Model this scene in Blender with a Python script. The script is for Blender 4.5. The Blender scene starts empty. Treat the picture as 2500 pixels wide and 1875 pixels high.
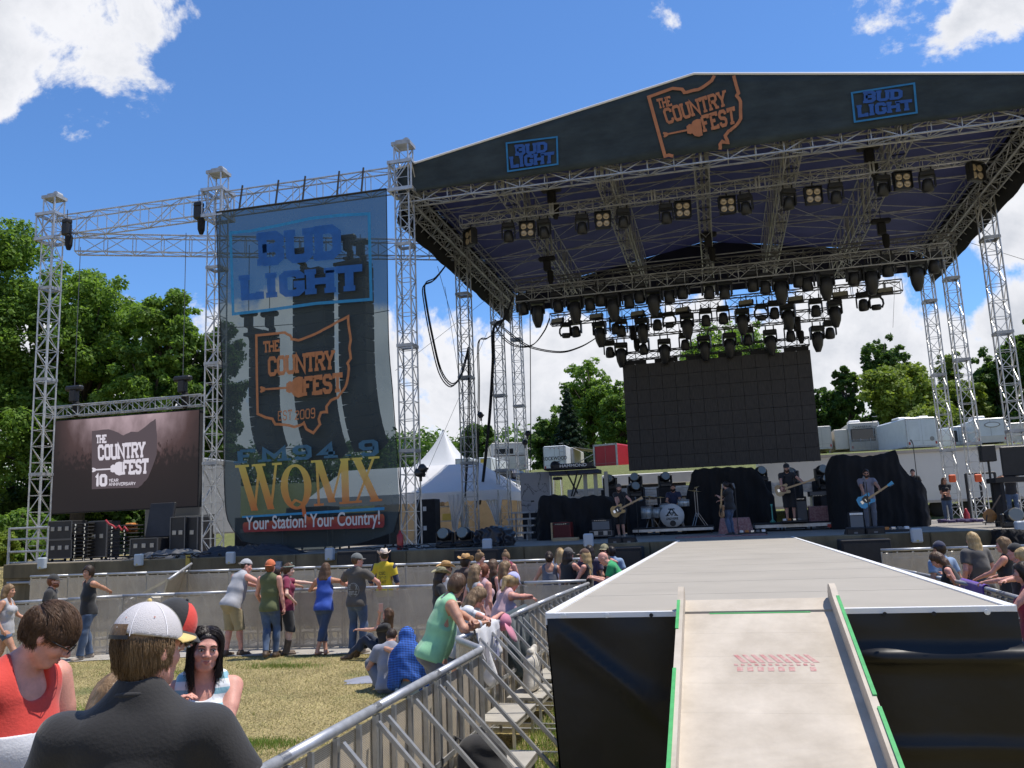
import bpy, math, random
import numpy as np
from mathutils import Vector, Matrix
random.seed(7); rng=np.random.default_rng(7)
scene=bpy.context.scene; COL=scene.collection
R_=math.radians
FPX=2078.; CX=1250.; CY=937.5; CZ=2.27
YAW=R_(13.44082); PITCH=R_(9.32794); ROLL=R_(2.3784)
cp,sp=math.cos(PITCH),math.sin(PITCH); cyw,syw=math.cos(YAW),math.sin(YAW)
FW=Vector((-syw*cp,cyw*cp,sp)); _r0=Vector((cyw,syw,0)); _u0=Vector((syw*sp,-cyw*sp,cp))
RT=_r0*math.cos(ROLL)-_u0*math.sin(ROLL); UP=_r0*math.sin(ROLL)+_u0*math.cos(ROLL)
CAM=Vector((0,0,CZ))
def ray(px,py): return RT*((px-CX)/FPX)-UP*((py-CY)/FPX)+FW
def hit(px,py,ax,v):
    d=ray(px,py); return CAM+d*((v-CAM[ax])/d[ax])
def AX(px,py,x): return hit(px,py,0,x)
def AY(px,py,y): return hit(px,py,1,y)
def AZ(px,py,z): return hit(px,py,2,z)
cd=bpy.data.cameras.new('camera'); co=bpy.data.objects.new('camera',cd); COL.objects.link(co)
co.matrix_world=Matrix(((RT.x,UP.x,-FW.x,0),(RT.y,UP.y,-FW.y,0),(RT.z,UP.z,-FW.z,CZ),(0,0,0,1)))
cd.sensor_width=36; cd.lens=FPX/2500*36; cd.clip_end=2000; cd.clip_start=.05
scene.camera=co
def N(nt,typ,**kw):
    n=nt.nodes.new(typ)
    for k,v in kw.items():
        if k.startswith('i_'): n.inputs[k[2:].replace('_',' ')].default_value=v
        elif isinstance(k,str): setattr(n,k,v)
    return n
def rgba(c): return (c[0],c[1],c[2],1)
MATS={}
def mat(name,col=(.5,.5,.5),rough=.6,metal=0.,var=0.,vs=3.,bump=0.,bs=40.,col2=None,stretch=None,spec=.5,sheen=0,coords='Object',detail=4):
    if name in MATS: return MATS[name]
    m=bpy.data.materials.new(name); m.use_nodes=True; nt=m.node_tree; b=nt.nodes['Principled BSDF']
    b.inputs['Base Color'].default_value=rgba(col); b.inputs['Roughness'].default_value=rough; b.inputs['Metallic'].default_value=metal
    b.inputs['Specular IOR Level'].default_value=spec
    if sheen: b.inputs['Sheen Weight'].default_value=sheen
    tc=nt.nodes.new('ShaderNodeTexCoord'); src=tc.outputs[coords]
    if stretch:
        mp=nt.nodes.new('ShaderNodeMapping'); mp.inputs['Scale'].default_value=stretch; nt.links.new(src,mp.inputs['Vector']); src=mp.outputs[0]
    if var or col2:
        n=N(nt,'ShaderNodeTexNoise'); n.inputs['Scale'].default_value=vs; n.inputs['Detail'].default_value=detail; n.inputs['Roughness'].default_value=.65
        nt.links.new(src,n.inputs['Vector'])
        cr=nt.nodes.new('ShaderNodeValToRGB'); cr.color_ramp.elements[0].position=.32; cr.color_ramp.elements[1].position=.68
        c2=col2 or tuple(min(1,c*(1+var)) for c in col); c1=col if col2 else tuple(c*(1-var) for c in col)
        cr.color_ramp.elements[0].color=rgba(c1); cr.color_ramp.elements[1].color=rgba(c2)
        nt.links.new(n.outputs['Fac'],cr.inputs[0]); nt.links.new(cr.outputs[0],b.inputs['Base Color'])
    if bump:
        n=N(nt,'ShaderNodeTexNoise'); n.inputs['Scale'].default_value=bs; n.inputs['Detail'].default_value=3
        nt.links.new(src,n.inputs['Vector'])
        bp=nt.nodes.new('ShaderNodeBump'); bp.inputs['Strength'].default_value=bump; bp.inputs['Distance'].default_value=.02
        nt.links.new(n.outputs['Fac'],bp.inputs['Height']); nt.links.new(bp.outputs[0],b.inputs['Normal'])
    MATS[name]=m; return m
def nodes_of(m): return m.node_tree, m.node_tree.nodes['Principled BSDF']
def tag(o,label=None,cat=None,group=None,kind=None):
    if label: o['label']=label
    if cat: o['category']=cat
    if group: o['group']=group
    if kind: o['kind']=kind
    return o
def thing(name,label,cat,loc=(0,0,0),rotz=0,group=None):
    o=bpy.data.objects.new(name,None); COL.objects.link(o); o.location=loc; o.rotation_euler=(0,0,rotz); o.empty_display_size=.2
    return tag(o,label,cat,group)
def link_mesh(name,me,mats,parent=None,smooth=False):
    if not isinstance(mats,(list,tuple)): mats=[mats]
    for m in mats: me.materials.append(m)
    if smooth: me.polygons.foreach_set('use_smooth',[True]*len(me.polygons))
    o=bpy.data.objects.new(name,me); COL.objects.link(o)
    if parent is not None: o.parent=parent
    return o
def np_mesh(name,V,F,mats,parent=None,smooth=True,mi=None):
    """V (n,3), F (m,3|4) numpy"""
    me=bpy.data.meshes.new(name); V=np.asarray(V,np.float32); F=np.asarray(F,np.int32); k=F.shape[1]
    me.vertices.add(len(V)); me.vertices.foreach_set('co',V.ravel())
    me.loops.add(F.size); me.loops.foreach_set('vertex_index',F.ravel())
    me.polygons.add(len(F)); me.polygons.foreach_set('loop_start',np.arange(0,F.size,k,dtype=np.int32))
    me.polygons.foreach_set('loop_total',np.full(len(F),k,np.int32))
    if mi is not None: me.polygons.foreach_set('material_index',mi.astype(np.int32))
    me.update(calc_edges=True)
    return link_mesh(name,me,mats,parent,smooth)
class MB:
    def __init__(s): s.v=[]; s.f=[]; s.m=[]; s.cur=0
    def raw(s,vs,fs):
        o=len(s.v); s.v+=[tuple(v) for v in vs]; s.f+=[tuple(o+i for i in f) for f in fs]; s.m+=[s.cur]*len(fs); return s
    def box(s,c,d,rz=0,M=None,bev=0):
        hx,hy,hz=d[0]/2,d[1]/2,d[2]/2; c=Vector(c)
        M=M or Matrix.Rotation(rz,3,'Z')
        if bev and bev<min(hx,hy,hz):
            b=bev; P=[]
            for sx in(-1,1):
                for sy in(-1,1):
                    for sz in(-1,1):
                        P+=[(sx*hx,sy*(hy-b),sz*(hz-b)),(sx*(hx-b),sy*hy,sz*(hz-b)),(sx*(hx-b),sy*(hy-b),sz*hz)]
            def id(sx,sy,sz,k): return ((sx>0)*4+(sy>0)*2+(sz>0))*3+k
            F=[]
            for q in(-1,1):
                F.append([id(q,-1,-1,0),id(q,1,-1,0),id(q,1,1,0),id(q,-1,1,0)][::q])
                F.append([id(-1,q,-1,1),id(-1,q,1,1),id(1,q,1,1),id(1,q,-1,1)][::q])
                F.append([id(-1,-1,q,2),id(1,-1,q,2),id(1,1,q,2),id(-1,1,q,2)][::q])
            for a in(-1,1):
                for e in(-1,1):
                    F.append([id(a,e,-1,0),id(a,e,1,0),id(a,e,1,1),id(a,e,-1,1)])
                    F.append([id(a,-1,e,0),id(a,1,e,0),id(a,1,e,2),id(a,-1,e,2)])
                    F.append([id(-1,a,e,1),id(1,a,e,1),id(1,a,e,2),id(-1,a,e,2)])
                    for g in(-1,1): F.append([id(a,e,g,0),id(a,e,g,1),id(a,e,g,2)])
            return s.raw([c+M@Vector(p) for p in P],F)
        P=[c+M@Vector((x*hx,y*hy,z*hz)) for x in(-1,1) for y in(-1,1) for z in(-1,1)]
        return s.raw(P,[(0,1,3,2),(4,6,7,5),(0,4,5,1),(2,3,7,6),(0,2,6,4),(1,5,7,3)])
    def tube(s,a,b,r,n=6,r2=None,cap=True):
        a=Vector(a); b=Vector(b); d=b-a
        if d.length<1e-6: return s
        d.normalize(); u=d.cross(Vector((0,0,1)) if abs(d.z)<.95 else Vector((1,0,0))).normalized(); w=d.cross(u); r2=r if r2 is None else r2
        P=[]
        for c,rr in((a,r),(b,r2)):
            for i in range(n):
                t=2*math.pi*(i+.5)/n; P.append(c+(u*math.cos(t)+w*math.sin(t))*rr)
        F=[(i,(i+1)%n,n+(i+1)%n,n+i) for i in range(n)]
        if cap: F+=[tuple(range(n))[::-1],tuple(range(n,2*n))]
        return s.raw(P,F)
    def path(s,pts,r,n=6,closed=False):
        pts=[Vector(p) for p in pts]; m=len(pts); P=[]; u=None
        rs=r if isinstance(r,(list,tuple)) else [r]*m
        for i,p in enumerate(pts):
            d=(pts[(i+1)%m] if closed or i<m-1 else p)-(pts[i-1] if closed or i>0 else p)
            d.normalize()
            if u is None: u=d.cross(Vector((0,0,1)) if abs(d.z)<.9 else Vector((1,0,0))).normalized()
            else:
                u=(u-d*u.dot(d)); u=u.normalized() if u.length>1e-5 else d.orthogonal().normalized()
            w=d.cross(u)
            for k in range(n):
                t=2*math.pi*k/n; P.append(p+(u*math.cos(t)+w*math.sin(t))*rs[i])
        F=[]
        for i in range(m if closed else m-1):
            j=(i+1)%m
            for k in range(n): F.append((i*n+k,i*n+(k+1)%n,j*n+(k+1)%n,j*n+k))
        if not closed: F+=[tuple(range(n))[::-1],tuple(range((m-1)*n,m*n))]
        return s.raw(P,F)
    def lathe(s,prof,c=(0,0,0),n=16,M=None,sx=1,sy=1):
        c=Vector(c); M=M or Matrix.Identity(3); P=[]
        for r,z in prof:
            for k in range(n):
                t=2*math.pi*k/n; P.append(c+M@Vector((r*sx*math.cos(t),r*sy*math.sin(t),z)))
        F=[]
        for i in range(len(prof)-1):
            for k in range(n): F.append((i*n+k,i*n+(k+1)%n,(i+1)*n+(k+1)%n,(i+1)*n+k))
        F+=[tuple(range(n))[::-1],tuple(range((len(prof)-1)*n,len(prof)*n))]
        return s.raw(P,F)
    def ball(s,c,r,n=10,m=6,M=None):
        r=(r,r,r) if not isinstance(r,(tuple,list)) else r
        pr=[(max(1e-4,math.sin(math.pi*i/m)),-math.cos(math.pi*i/m)) for i in range(m+1)]
        M=M or Matrix.Identity(3); M2=M@Matrix.Diagonal(r)
        return s.lathe(pr,c,n,M2)
    def poly(s,pts,n,th):
        """extrude planar polygon pts (3-D) by th along n"""
        n=Vector(n).normalized()*th; m=len(pts); A=[Vector(p) for p in pts]
        return s.raw(A+[p+n for p in A],[tuple(range(m)),tuple(range(m,2*m))[::-1]]+[(i,(i+1)%m,m+(i+1)%m,m+i) for i in range(m)])
    def build(s,name,mats,parent=None,smooth=False,world=False):
        if not s.v: return None
        me=bpy.data.meshes.new(name)
        vs=s.v
        if world and parent is not None:
            inv=(Matrix.Translation(parent.location)@Matrix.Rotation(parent.rotation_euler.z,4,'Z')).inverted()
            pp=parent.parent
            if pp is not None: inv=(Matrix.Translation(pp.location)@Matrix.Rotation(pp.rotation_euler.z,4,'Z')).inverted()
            vs=[inv@Vector(v) for v in vs]
        me.from_pydata([tuple(v) for v in vs],[],s.f)
        me.polygons.foreach_set('material_index',s.m)
        me.update()
        o=link_mesh(name,me,mats,parent,smooth)
        if smooth=='auto': pass
        return o
def fixnormals(o):
    import bmesh
    bm=bmesh.new(); bm.from_mesh(o.data); bmesh.ops.recalc_face_normals(bm,faces=bm.faces); bm.to_mesh(o.data); bm.free(); return o
def copy_tree(o,parent=None,loc=None,rotz=None,label=None,group=None):
    c=o.copy(); COL.objects.link(c)
    if parent is not None: c.parent=parent
    if loc is not None: c.location=loc
    if rotz is not None: c.rotation_euler=(0,0,rotz)
    if label: c['label']=label
    if group: c['group']=group
    for ch in list(o.children): copy_tree(ch,c)
    return c
def boxtruss(mb,a,b,w,h,bay,r=.025,rl=.014,n=5,up=(0,0,1),frames=0,ang=0):
    """four-chord lattice truss from a to b; w across, h along up"""
    a=Vector(a); b=Vector(b); L=(b-a).length; d=(b-a)/L; up=Vector(up)
    s=d.cross(up).normalized(); u=s.cross(d).normalized()
    if ang: q=Matrix.Rotation(ang,3,d); s=q@s; u=q@u
    C=[(-1,-1),(1,-1),(1,1),(-1,1)]; off=[s*(x*w/2)+u*(y*h/2) for x,y in C]
    for o in off: mb.tube(a+o,b+o,r,n)
    k=max(1,round(L/bay))
    for i in range(k+1):
        p=a+d*(L*i/k)
        for j in range(4):
            mb.tube(p+off[j],p+off[(j+1)%4],rl if (frames==0 or i%frames) else rl*1.8,4,cap=False)
    for i in range(k):
        p=a+d*(L*i/k); q=a+d*(L*(i+1)/k)
        for j in range(4):
            x,y=off[j],off[(j+1)%4]
            if (i+j)%2: x,y=y,x
            mb.tube(p+x,q+y,rl,4,cap=False)
SUNV=Vector((.85,.42,2.45)).normalized()
SUN_EL=math.asin(SUNV.z); SUN_AZ=math.atan2(SUNV.x,SUNV.y)
W=bpy.data.worlds.new("World"); scene.world=W; W.use_nodes=True; nt=W.node_tree
bg=nt.nodes['Background']; sky=N(nt,'ShaderNodeTexSky',sky_type='NISHITA'); sky.sun_disc=False; sky.sun_elevation=SUN_EL; sky.sun_rotation=SUN_AZ
sky.altitude=300; sky.air_density=1.0; sky.dust_density=.25; sky.ozone_density=3.0
tc=nt.nodes.new('ShaderNodeTexCoord')
def vm(op,a,b=None):
    n=N(nt,'ShaderNodeVectorMath',operation=op)
    for i,x in enumerate((a,b)):
        if x is None: continue
        if isinstance(x,(tuple,Vector)): n.inputs[i].default_value=tuple(x)
        else: nt.links.new(x,n.inputs[i])
    return n
def ma(op,a,b=None,c=None,clamp=False):
    n=N(nt,'ShaderNodeMath',operation=op); n.use_clamp=clamp
    for i,x in enumerate((a,b,c)):
        if x is None: continue
        if isinstance(x,(int,float)): n.inputs[i].default_value=x
        else: nt.links.new(x,n.inputs[i])
    return n.outputs[0]
def mr(x,a,b,c=0.,d=1.,typ='SMOOTHSTEP'):
    n=N(nt,'ShaderNodeMapRange',interpolation_type=typ); nt.links.new(x,n.inputs[0])
    for i,v in enumerate((a,b,c,d)): n.inputs[i+1].default_value=v
    return n.outputs[0]
D=vm('NORMALIZE',tc.outputs['Generated']).outputs[0]
sep=N(nt,'ShaderNodeSeparateXYZ'); nt.links.new(D,sep.inputs[0]); dz=sep.outputs[2]
def noise(vec,scale,detail=8,rough=.6,dist=0.):
    n=N(nt,'ShaderNodeTexNoise'); nt.links.new(vec,n.inputs['Vector']); n.inputs['Scale'].default_value=scale; n.inputs['Detail'].default_value=detail
    n.inputs['Roughness'].default_value=rough; n.inputs['Distortion'].default_value=dist; return n.outputs['Fac']
nA=noise(D,7.,9,.62,.3); nB=noise(vm('ADD',D,(3,1,2)).outputs[0],22.,6,.6,.2)
def blob(px,py,rad,amp,stretch=1.):
    c=ray(px,py).normalized()
    d=vm('SUBTRACT',D,c).outputs[0]
    d=vm('MULTIPLY',d,(1,1,stretch)).outputs[0]
    l=vm('LENGTH',d).outputs['Value']
    return ma('MULTIPLY',mr(l,0,rad,1,0),amp)
blobs=[blob(0,90,.2,.56),blob(235,20,.17,.48),blob(150,-60,.25,.6),blob(480,-90,.13,.35),blob(340,50,.11,.50),blob(430,10,.06,.34),blob(20,250,.06,.4),
       blob(2050,20,.08,.36,1.3),blob(2230,-30,.17,.46,1.6),blob(2460,-40,.15,.5,1.5),blob(2010,85,.05,.25,2),blob(2350,40,.11,.44,1.6),blob(2150,50,.07,.38,1.6),
       blob(1610,40,.05,.27,1.2),blob(1880,60,.07,.2),blob(135,260,.06,.22,2),
       blob(2480,560,.11,.5,1.2),blob(2560,480,.15,.5)]
acc=blobs[0]
for b in blobs[1:]: acc=ma('MAXIMUM',acc,b)
flat=vm('MULTIPLY',D,(1,1,.15)).outputs[0]
top=ma('MULTIPLY_ADD',noise(flat,3.2,5,.6),.26,.13)
low=ma('SUBTRACT',top,dz)
band=mr(low,-.05,.09,0,.55)
band=ma('MULTIPLY',band,1.)
acc=ma('MAXIMUM',acc,band)
dens=ma('ADD',ma('ADD',acc,ma('MULTIPLY',ma('SUBTRACT',nA,.5),1.42)),ma('MULTIPLY',ma('SUBTRACT',nB,.5),.42))
cov=mr(dens,.27,.42)
shade=mr(ma('ADD',dens,ma('MULTIPLY',noise(vm('ADD',D,(0,0,.05)).outputs[0],9.,6,.55),.5)),.55,1.15,0,1)
ccol=N(nt,'ShaderNodeMix',data_type='RGBA'); ccol.inputs['A'].default_value=(1.06,1.07,1.12,1); ccol.inputs['B'].default_value=(.66,.70,.78,1)
nt.links.new(shade,ccol.inputs['Factor'])
skc=N(nt,'ShaderNodeMix',data_type='RGBA',blend_type='MULTIPLY'); skc.inputs['Factor'].default_value=1
nt.links.new(sky.outputs[0],skc.inputs['A'])
SKYSTR=.11
skc.inputs['B'].default_value=(.70,.99,1.30,1)
mul=N(nt,'ShaderNodeMix',data_type='RGBA',blend_type='MULTIPLY'); mul.inputs['Factor'].default_value=1
nt.links.new(ccol.outputs['Result'],mul.inputs['A']); mul.inputs['B'].default_value=(.69/SKYSTR,.69/SKYSTR,.69/SKYSTR,1)
mx=N(nt,'ShaderNodeMix',data_type='RGBA'); nt.links.new(cov,mx.inputs['Factor']); nt.links.new(skc.outputs['Result'],mx.inputs['A']); nt.links.new(mul.outputs['Result'],mx.inputs['B'])
nt.links.new(mx.outputs['Result'],bg.inputs[0]); bg.inputs[1].default_value=SKYSTR
sl=bpy.data.lights.new('sun','SUN'); so=bpy.data.objects.new('sun',sl); COL.objects.link(so); sl.energy=4.2; sl.angle=R_(.5); sl.color=(1,.94,.85)
so.rotation_euler=SUNV.to_track_quat('Z','Y').to_euler()
vs=scene.view_settings; vs.view_transform='Standard'; vs.look='None'; vs.exposure=.35; vs.gamma=1; vs.use_curve_mapping=False
scene.cycles.max_bounces=8; scene.cycles.transparent_max_bounces=24; scene.cycles.use_denoising=True
try: scene.cycles.denoiser='OPENIMAGEDENOISE'
except Exception: pass
ALU=mat('aluminium',(.50,.50,.49),.42,.75,var=.2,vs=6)
ALUD=mat('aluminium_dull',(.38,.39,.395),.5,.4,var=.25,vs=5)
BLK=mat('black_paint',(.012,.012,.014),.5,var=.3,vs=8)
BLKM=mat('black_matte',(.018,.018,.02),.85,var=.3,vs=5)
BLKC=mat('black_cloth',(.008,.008,.009),.9,bump=.4,bs=12)
RUB=mat('black_rubber',(.015,.015,.015),.75)
WHT=mat('white_paint',(.78,.78,.76),.45,var=.06,vs=2)
CHR=mat('chrome',(.7,.7,.7),.18,1.)
def sst(a,b,x):
    t=np.clip((x-a)/(b-a),0,1); return t*t*(3-2*t)
def gz(x,y):
    x=np.asarray(x,float); y=np.asarray(y,float)
    near=.22*(1-sst(2.,7.5,y))*(1-sst(-1.2,-.7,x))
    back=sst(21.4,21.6,y)*1.55+sst(41,57,y)*4.3+sst(70,140,y)*4
    return near+back
def gzf(x,y): return float(gz(x,y))
GR=mat('grass_dry',(.20,.165,.07),.95,col2=(.36,.30,.14),vs=1.6,detail=9,bump=.8,bs=60)
nt2,b2=nodes_of(GR)
tc2=nt2.nodes.new('ShaderNodeTexCoord')
n1=N(nt2,'ShaderNodeTexNoise'); n1.inputs['Scale'].default_value=.55; n1.inputs['Detail'].default_value=5; nt2.links.new(tc2.outputs['Object'],n1.inputs['Vector'])
r1=nt2.nodes.new('ShaderNodeValToRGB'); r1.color_ramp.elements[0].position=.56; r1.color_ramp.elements[1].position=.74
nt2.links.new(n1.outputs['Fac'],r1.inputs[0])
mg=N(nt2,'ShaderNodeMix',data_type='RGBA'); sx2=nt2.nodes.new('ShaderNodeSeparateXYZ'); nt2.links.new(tc2.outputs['Object'],sx2.inputs[0]); mr2=nt2.nodes.new('ShaderNodeMapRange'); nt2.links.new(sx2.outputs[1],mr2.inputs[0]); mr2.inputs[1].default_value=37; mr2.inputs[2].default_value=43; mr2.inputs[4].default_value=.8
ad2=N(nt2,'ShaderNodeMath',operation='MAXIMUM'); nt2.links.new(r1.outputs[0],ad2.inputs[0]); nt2.links.new(mr2.outputs[0],ad2.inputs[1]); nt2.links.new(ad2.outputs[0],mg.inputs['Factor'])
old=[l for l in nt2.links if l.to_socket==b2.inputs['Base Color']][0].from_socket
nt2.links.new(old,mg.inputs['A']); mg.inputs['B'].default_value=(.085,.12,.03,1)
n3=N(nt2,'ShaderNodeTexNoise'); n3.inputs['Scale'].default_value=28; n3.inputs['Detail'].default_value=6; nt2.links.new(tc2.outputs['Object'],n3.inputs['Vector'])
r3=nt2.nodes.new('ShaderNodeValToRGB'); r3.color_ramp.elements[0].position=.36; r3.color_ramp.elements[0].color=(.40,.38,.32,1); r3.color_ramp.elements[1].position=.62; r3.color_ramp.elements[1].color=(1.5,1.46,1.4,1)
nt2.links.new(n3.outputs['Fac'],r3.inputs[0])
mm=N(nt2,'ShaderNodeMix',data_type='RGBA',blend_type='MULTIPLY'); mm.inputs['Factor'].default_value=1
nt2.links.new(mg.outputs['Result'],mm.inputs['A']); nt2.links.new(r3.outputs[0],mm.inputs['B']); nt2.links.new(mm.outputs['Result'],b2.inputs['Base Color'])
xs=np.concatenate([[-900,-300,-120,-60],np.arange(-40,40.1,1.0),[60,120,300,900]]); ys=np.concatenate([[-300,-60,-20,-8,-4],np.arange(0,21,.75),[21.4,21.6],np.arange(22.5,72,1.5),[80,95,110,140,200,500,1000]])
gx,gy=np.meshgrid(xs,ys); gzv=gz(gx,gy); V=np.stack([gx,gy,gzv],-1).reshape(-1,3); nx=len(xs)
idx=np.arange(len(V)).reshape(gx.shape); F=np.stack([idx[:-1,:-1],idx[:-1,1:],idx[1:,1:],idx[1:,:-1]],-1).reshape(-1,4)
ground=tag(np_mesh('ground',V,F,GR,None,True),kind='structure')
CONC=mat('concrete_path',(.34,.32,.29),.9,var=.18,vs=2.5,bump=.3,bs=30)
P=MB(); pl=[(-16,12.2),(-13.8,14.1),(-12.,15.15),(-10,15.5),(-5,15.9),(-2.3,16.2)]
top=[];bot=[]
for x,y in pl: bot.append((x,y-.55,.012)); top.append((x,y+1.9,.012))
n=len(pl); P.raw(bot+top,[(i,i+1,n+i+1,n+i) for i in range(n-1)])
P.build('path',CONC).__setitem__('kind','structure')
def blades(name,region,cnt,mats,h0,h1,w,lean=.6,zf=gz):
    x,y=region(cnt); n=len(x); z=zf(x,y)
    a=rng.uniform(0,2*math.pi,n); h=rng.uniform(h0,h1,n); la=rng.uniform(0,2*math.pi,n); l=rng.uniform(.1,1,n)*lean*h
    dx=np.cos(a)*w; dy=np.sin(a)*w
    V=np.empty((n,3,3)); V[:,0]=np.stack([x-dx,y-dy,z-.003],-1); V[:,1]=np.stack([x+dx,y+dy,z-.003],-1)
    V[:,2]=np.stack([x+np.cos(la)*l,y+np.sin(la)*l,z+h],-1)
    o=np_mesh(name,V.reshape(-1,3),np.arange(3*n).reshape(-1,3),mats,None,False,rng.integers(0,len(mats),n))
    return tag(o,kind='stuff')
def leafmat(name,col,tr=.35,rough=.6,var=.35,vs=1.2):
    m=mat(name,col,rough,var=var,vs=vs,detail=2,spec=.25)
    nt,b=nodes_of(m); t=nt.nodes.new('ShaderNodeBsdfTranslucent'); mx=nt.nodes.new('ShaderNodeMixShader'); mx.inputs[0].default_value=tr
    t.inputs[0].default_value=rgba((min(1,col[0]*1.7),min(1,col[1]*1.7),col[2]*1.0))
    out=nt.nodes['Material Output']; nt.links.new(b.outputs[0],mx.inputs[1]); nt.links.new(t.outputs[0],mx.inputs[2]); nt.links.new(mx.outputs[0],out.inputs[0])
    return m
STR=[mat('straw_blade',(.36,.29,.13),.9),mat('straw_blade_pale',(.47,.4,.2),.9),leafmat('grass_blade_olive',(.17,.18,.05))]
GRN=[leafmat('grass_blade_green',(.10,.19,.03)),leafmat('grass_blade_lime',(.17,.26,.05)),STR[1]]
def reg_lawn(c):
    t=rng.uniform(0,1,c*2)**1.25; y=3.2+t*12.3; x=rng.uniform(-15,-2.35,c*2); k=(y<13.6+.12*(x+14)+1.0); return x[k][:c],y[k][:c]
def reg_patch(c):
    cs=[(-5.7,8.6,.55),(-5.1,8.9,.3),(-8.3,10.4,.5),(-4.6,5.8,.4),(-9.5,13.2,.6),(-7.6,13.9,.4)]; X=[];Y=[]
    for cx,cy,s in cs: X.append(rng.normal(cx,s,c//6)); Y.append(rng.normal(cy,s*.35,c//6))
    return np.concatenate(X),np.concatenate(Y)
def reg_strip(c): return rng.uniform(-2.25,-1.0,c),3+rng.uniform(0,1,c)**1.6*16
blades('dry_grass',reg_lawn,150000,STR,.012,.04,.004,1.8)
blades('green_grass_patch',reg_patch,9000,[GRN[0],GRN[1],STR[2]],.02,.06,.004,1.0)
blades('green_grass',reg_strip,60000,GRN,.03,.10,.004,.9)
SX0,SX1,SY0,SY1,SZ=-20.7,17.,21.3,41.,1.7
DECK=mat('stage_concrete',(.25,.225,.19),.85,var=.2,vs=.8,bump=.15,bs=20)
WALLM=mat('stained_concrete_wall',(.06,.046,.026),.9,col2=(.235,.19,.115),vs=1.6,stretch=(1,1,.12),detail=8,bump=.35,bs=25)
st=thing('concrete_stage','long raised concrete stage with a streaked stained front wall','stage',(0,SY0,0))
m=MB(); m.box(((SX0+SX1)/2,(SY0+SY1)/2+.1,1.45),(SX1-SX0,SY1-SY0-.2,.5)); m.build('deck',DECK,st,world=True)
m=MB()
for i in range(16):
    x0=SX0+i*2.36; m.box((x0+1.17,SY0+.1,.64),(2.34,.2,1.28))
m.build('front_wall',WALLM,st,world=True)
m=MB()
for i in range(12):
    x0=SX0+i*3.15; m.box((x0+1.57,SY0+.09,1.492),(3.14,.26,.416),bev=.02)
m.build('edge_beam',mat('edge_beam_concrete',(.07,.057,.033),.85,col2=(.20,.165,.10),vs=1.2,stretch=(1,1,.3),detail=7,bump=.2),st,world=True)
m=MB(); m.tube((SX0+.2,SY0-.06,1.17),(SX1,SY0-.06,1.13),.035,8)
for i in range(14): m.box((SX0+1+i*2.6,SY0-.04,1.16),(.05,.08,.12))
m.build('conduit_pipe',mat('grey_pvc',(.3,.31,.33),.5),st,world=True)
def litter(name,label,cat,x0,x1,y0,y1,n,r,mt,z=SZ):
    m=MB()
    for i in range(n):
        x=random.uniform(x0,x1); y=random.uniform(y0,y1); a=random.uniform(0,6.28); L=random.uniform(.3,1.1); pts=[]
        for k in range(9):
            a+=random.uniform(-.7,.7); x+=math.cos(a)*L/8; y+=math.sin(a)*L/8; pts.append((x,y,z+.02+random.uniform(0,.05)+.03*(i%3)))
        m.path(pts,r,5)
    o=m.build(name,mt,None,True); return tag(o,label,cat)
litter('cable_heap','tangled heap of black cables lying on the stage edge beside the banner foot','cable',-16.2,-13.9,21.6,22.6,60,.018,RUB)
litter('cable_run','loose black cables running along the stage edge left of the covered heap','cable',-8.6,-5.4,21.6,22.1,26,.014,RUB)
def fill_speaker(px,py,label,side=0):
    p=AY(px,py,SY0-.1)
    t=thing('fill_speaker',label,'speaker',(p.x,SY0-.12,p.z),side,'small pale speakers along the stage edge')
    m=MB(); m.box((0,0,0),(.24,.16,.33),bev=.03); m.build('cabinet',mat('pale_blue_grey_plastic',(.42,.47,.52),.45),t)
    m=MB(); m.box((0,.1,.0),(.06,.08,.2)); m.build('bracket',BLK,t)
    m=MB(); m.box((0,-.082,-.115),(.05,.004,.03)); m.build('badge',mat('badge_yellow',(.5,.42,.1),.5),t)
for px,py,lb in [(104,1375,'small pale speaker on the wall directly under the far left tower'),(340,1367,'small pale speaker on the stage wall below the open black trunk'),
    (564,1362,'small pale speaker on the stage wall just left of the banner foot'),(806,1353,'small pale speaker on the stage wall above the woman in blue'),
    (1190,1331,'small pale speaker on the stage edge between the two women with hair buns'),(1437,1319,'small pale speaker on the stage edge behind the dark haired man, near the red amplifier'),
    (2237,1307,'small pale speaker on the stage edge right of the blue guitar player'),(2492,1290,'small pale speaker on the stage edge at the right end by the covered gear')]:
    fill_speaker(px,py,lb)
t=tag(MB().box(tuple(AY(459,1370,SY0-.08)),(.12,.05,.34)).build('yellow_bracket',mat('safety_yellow',(.42,.31,.06),.6)),'upright yellow bracket bolted to the stage wall between two pale speakers','bracket')
m=MB(); p=AY(681,1378,SY0-.1); m.box(tuple(p),(.16,.1,.16),bev=.01); tag(m.build('junction_box',mat('box_grey',(.3,.32,.35),.5)),'small grey junction box on the wall pipe above the maroon top woman','junction box')
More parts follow.
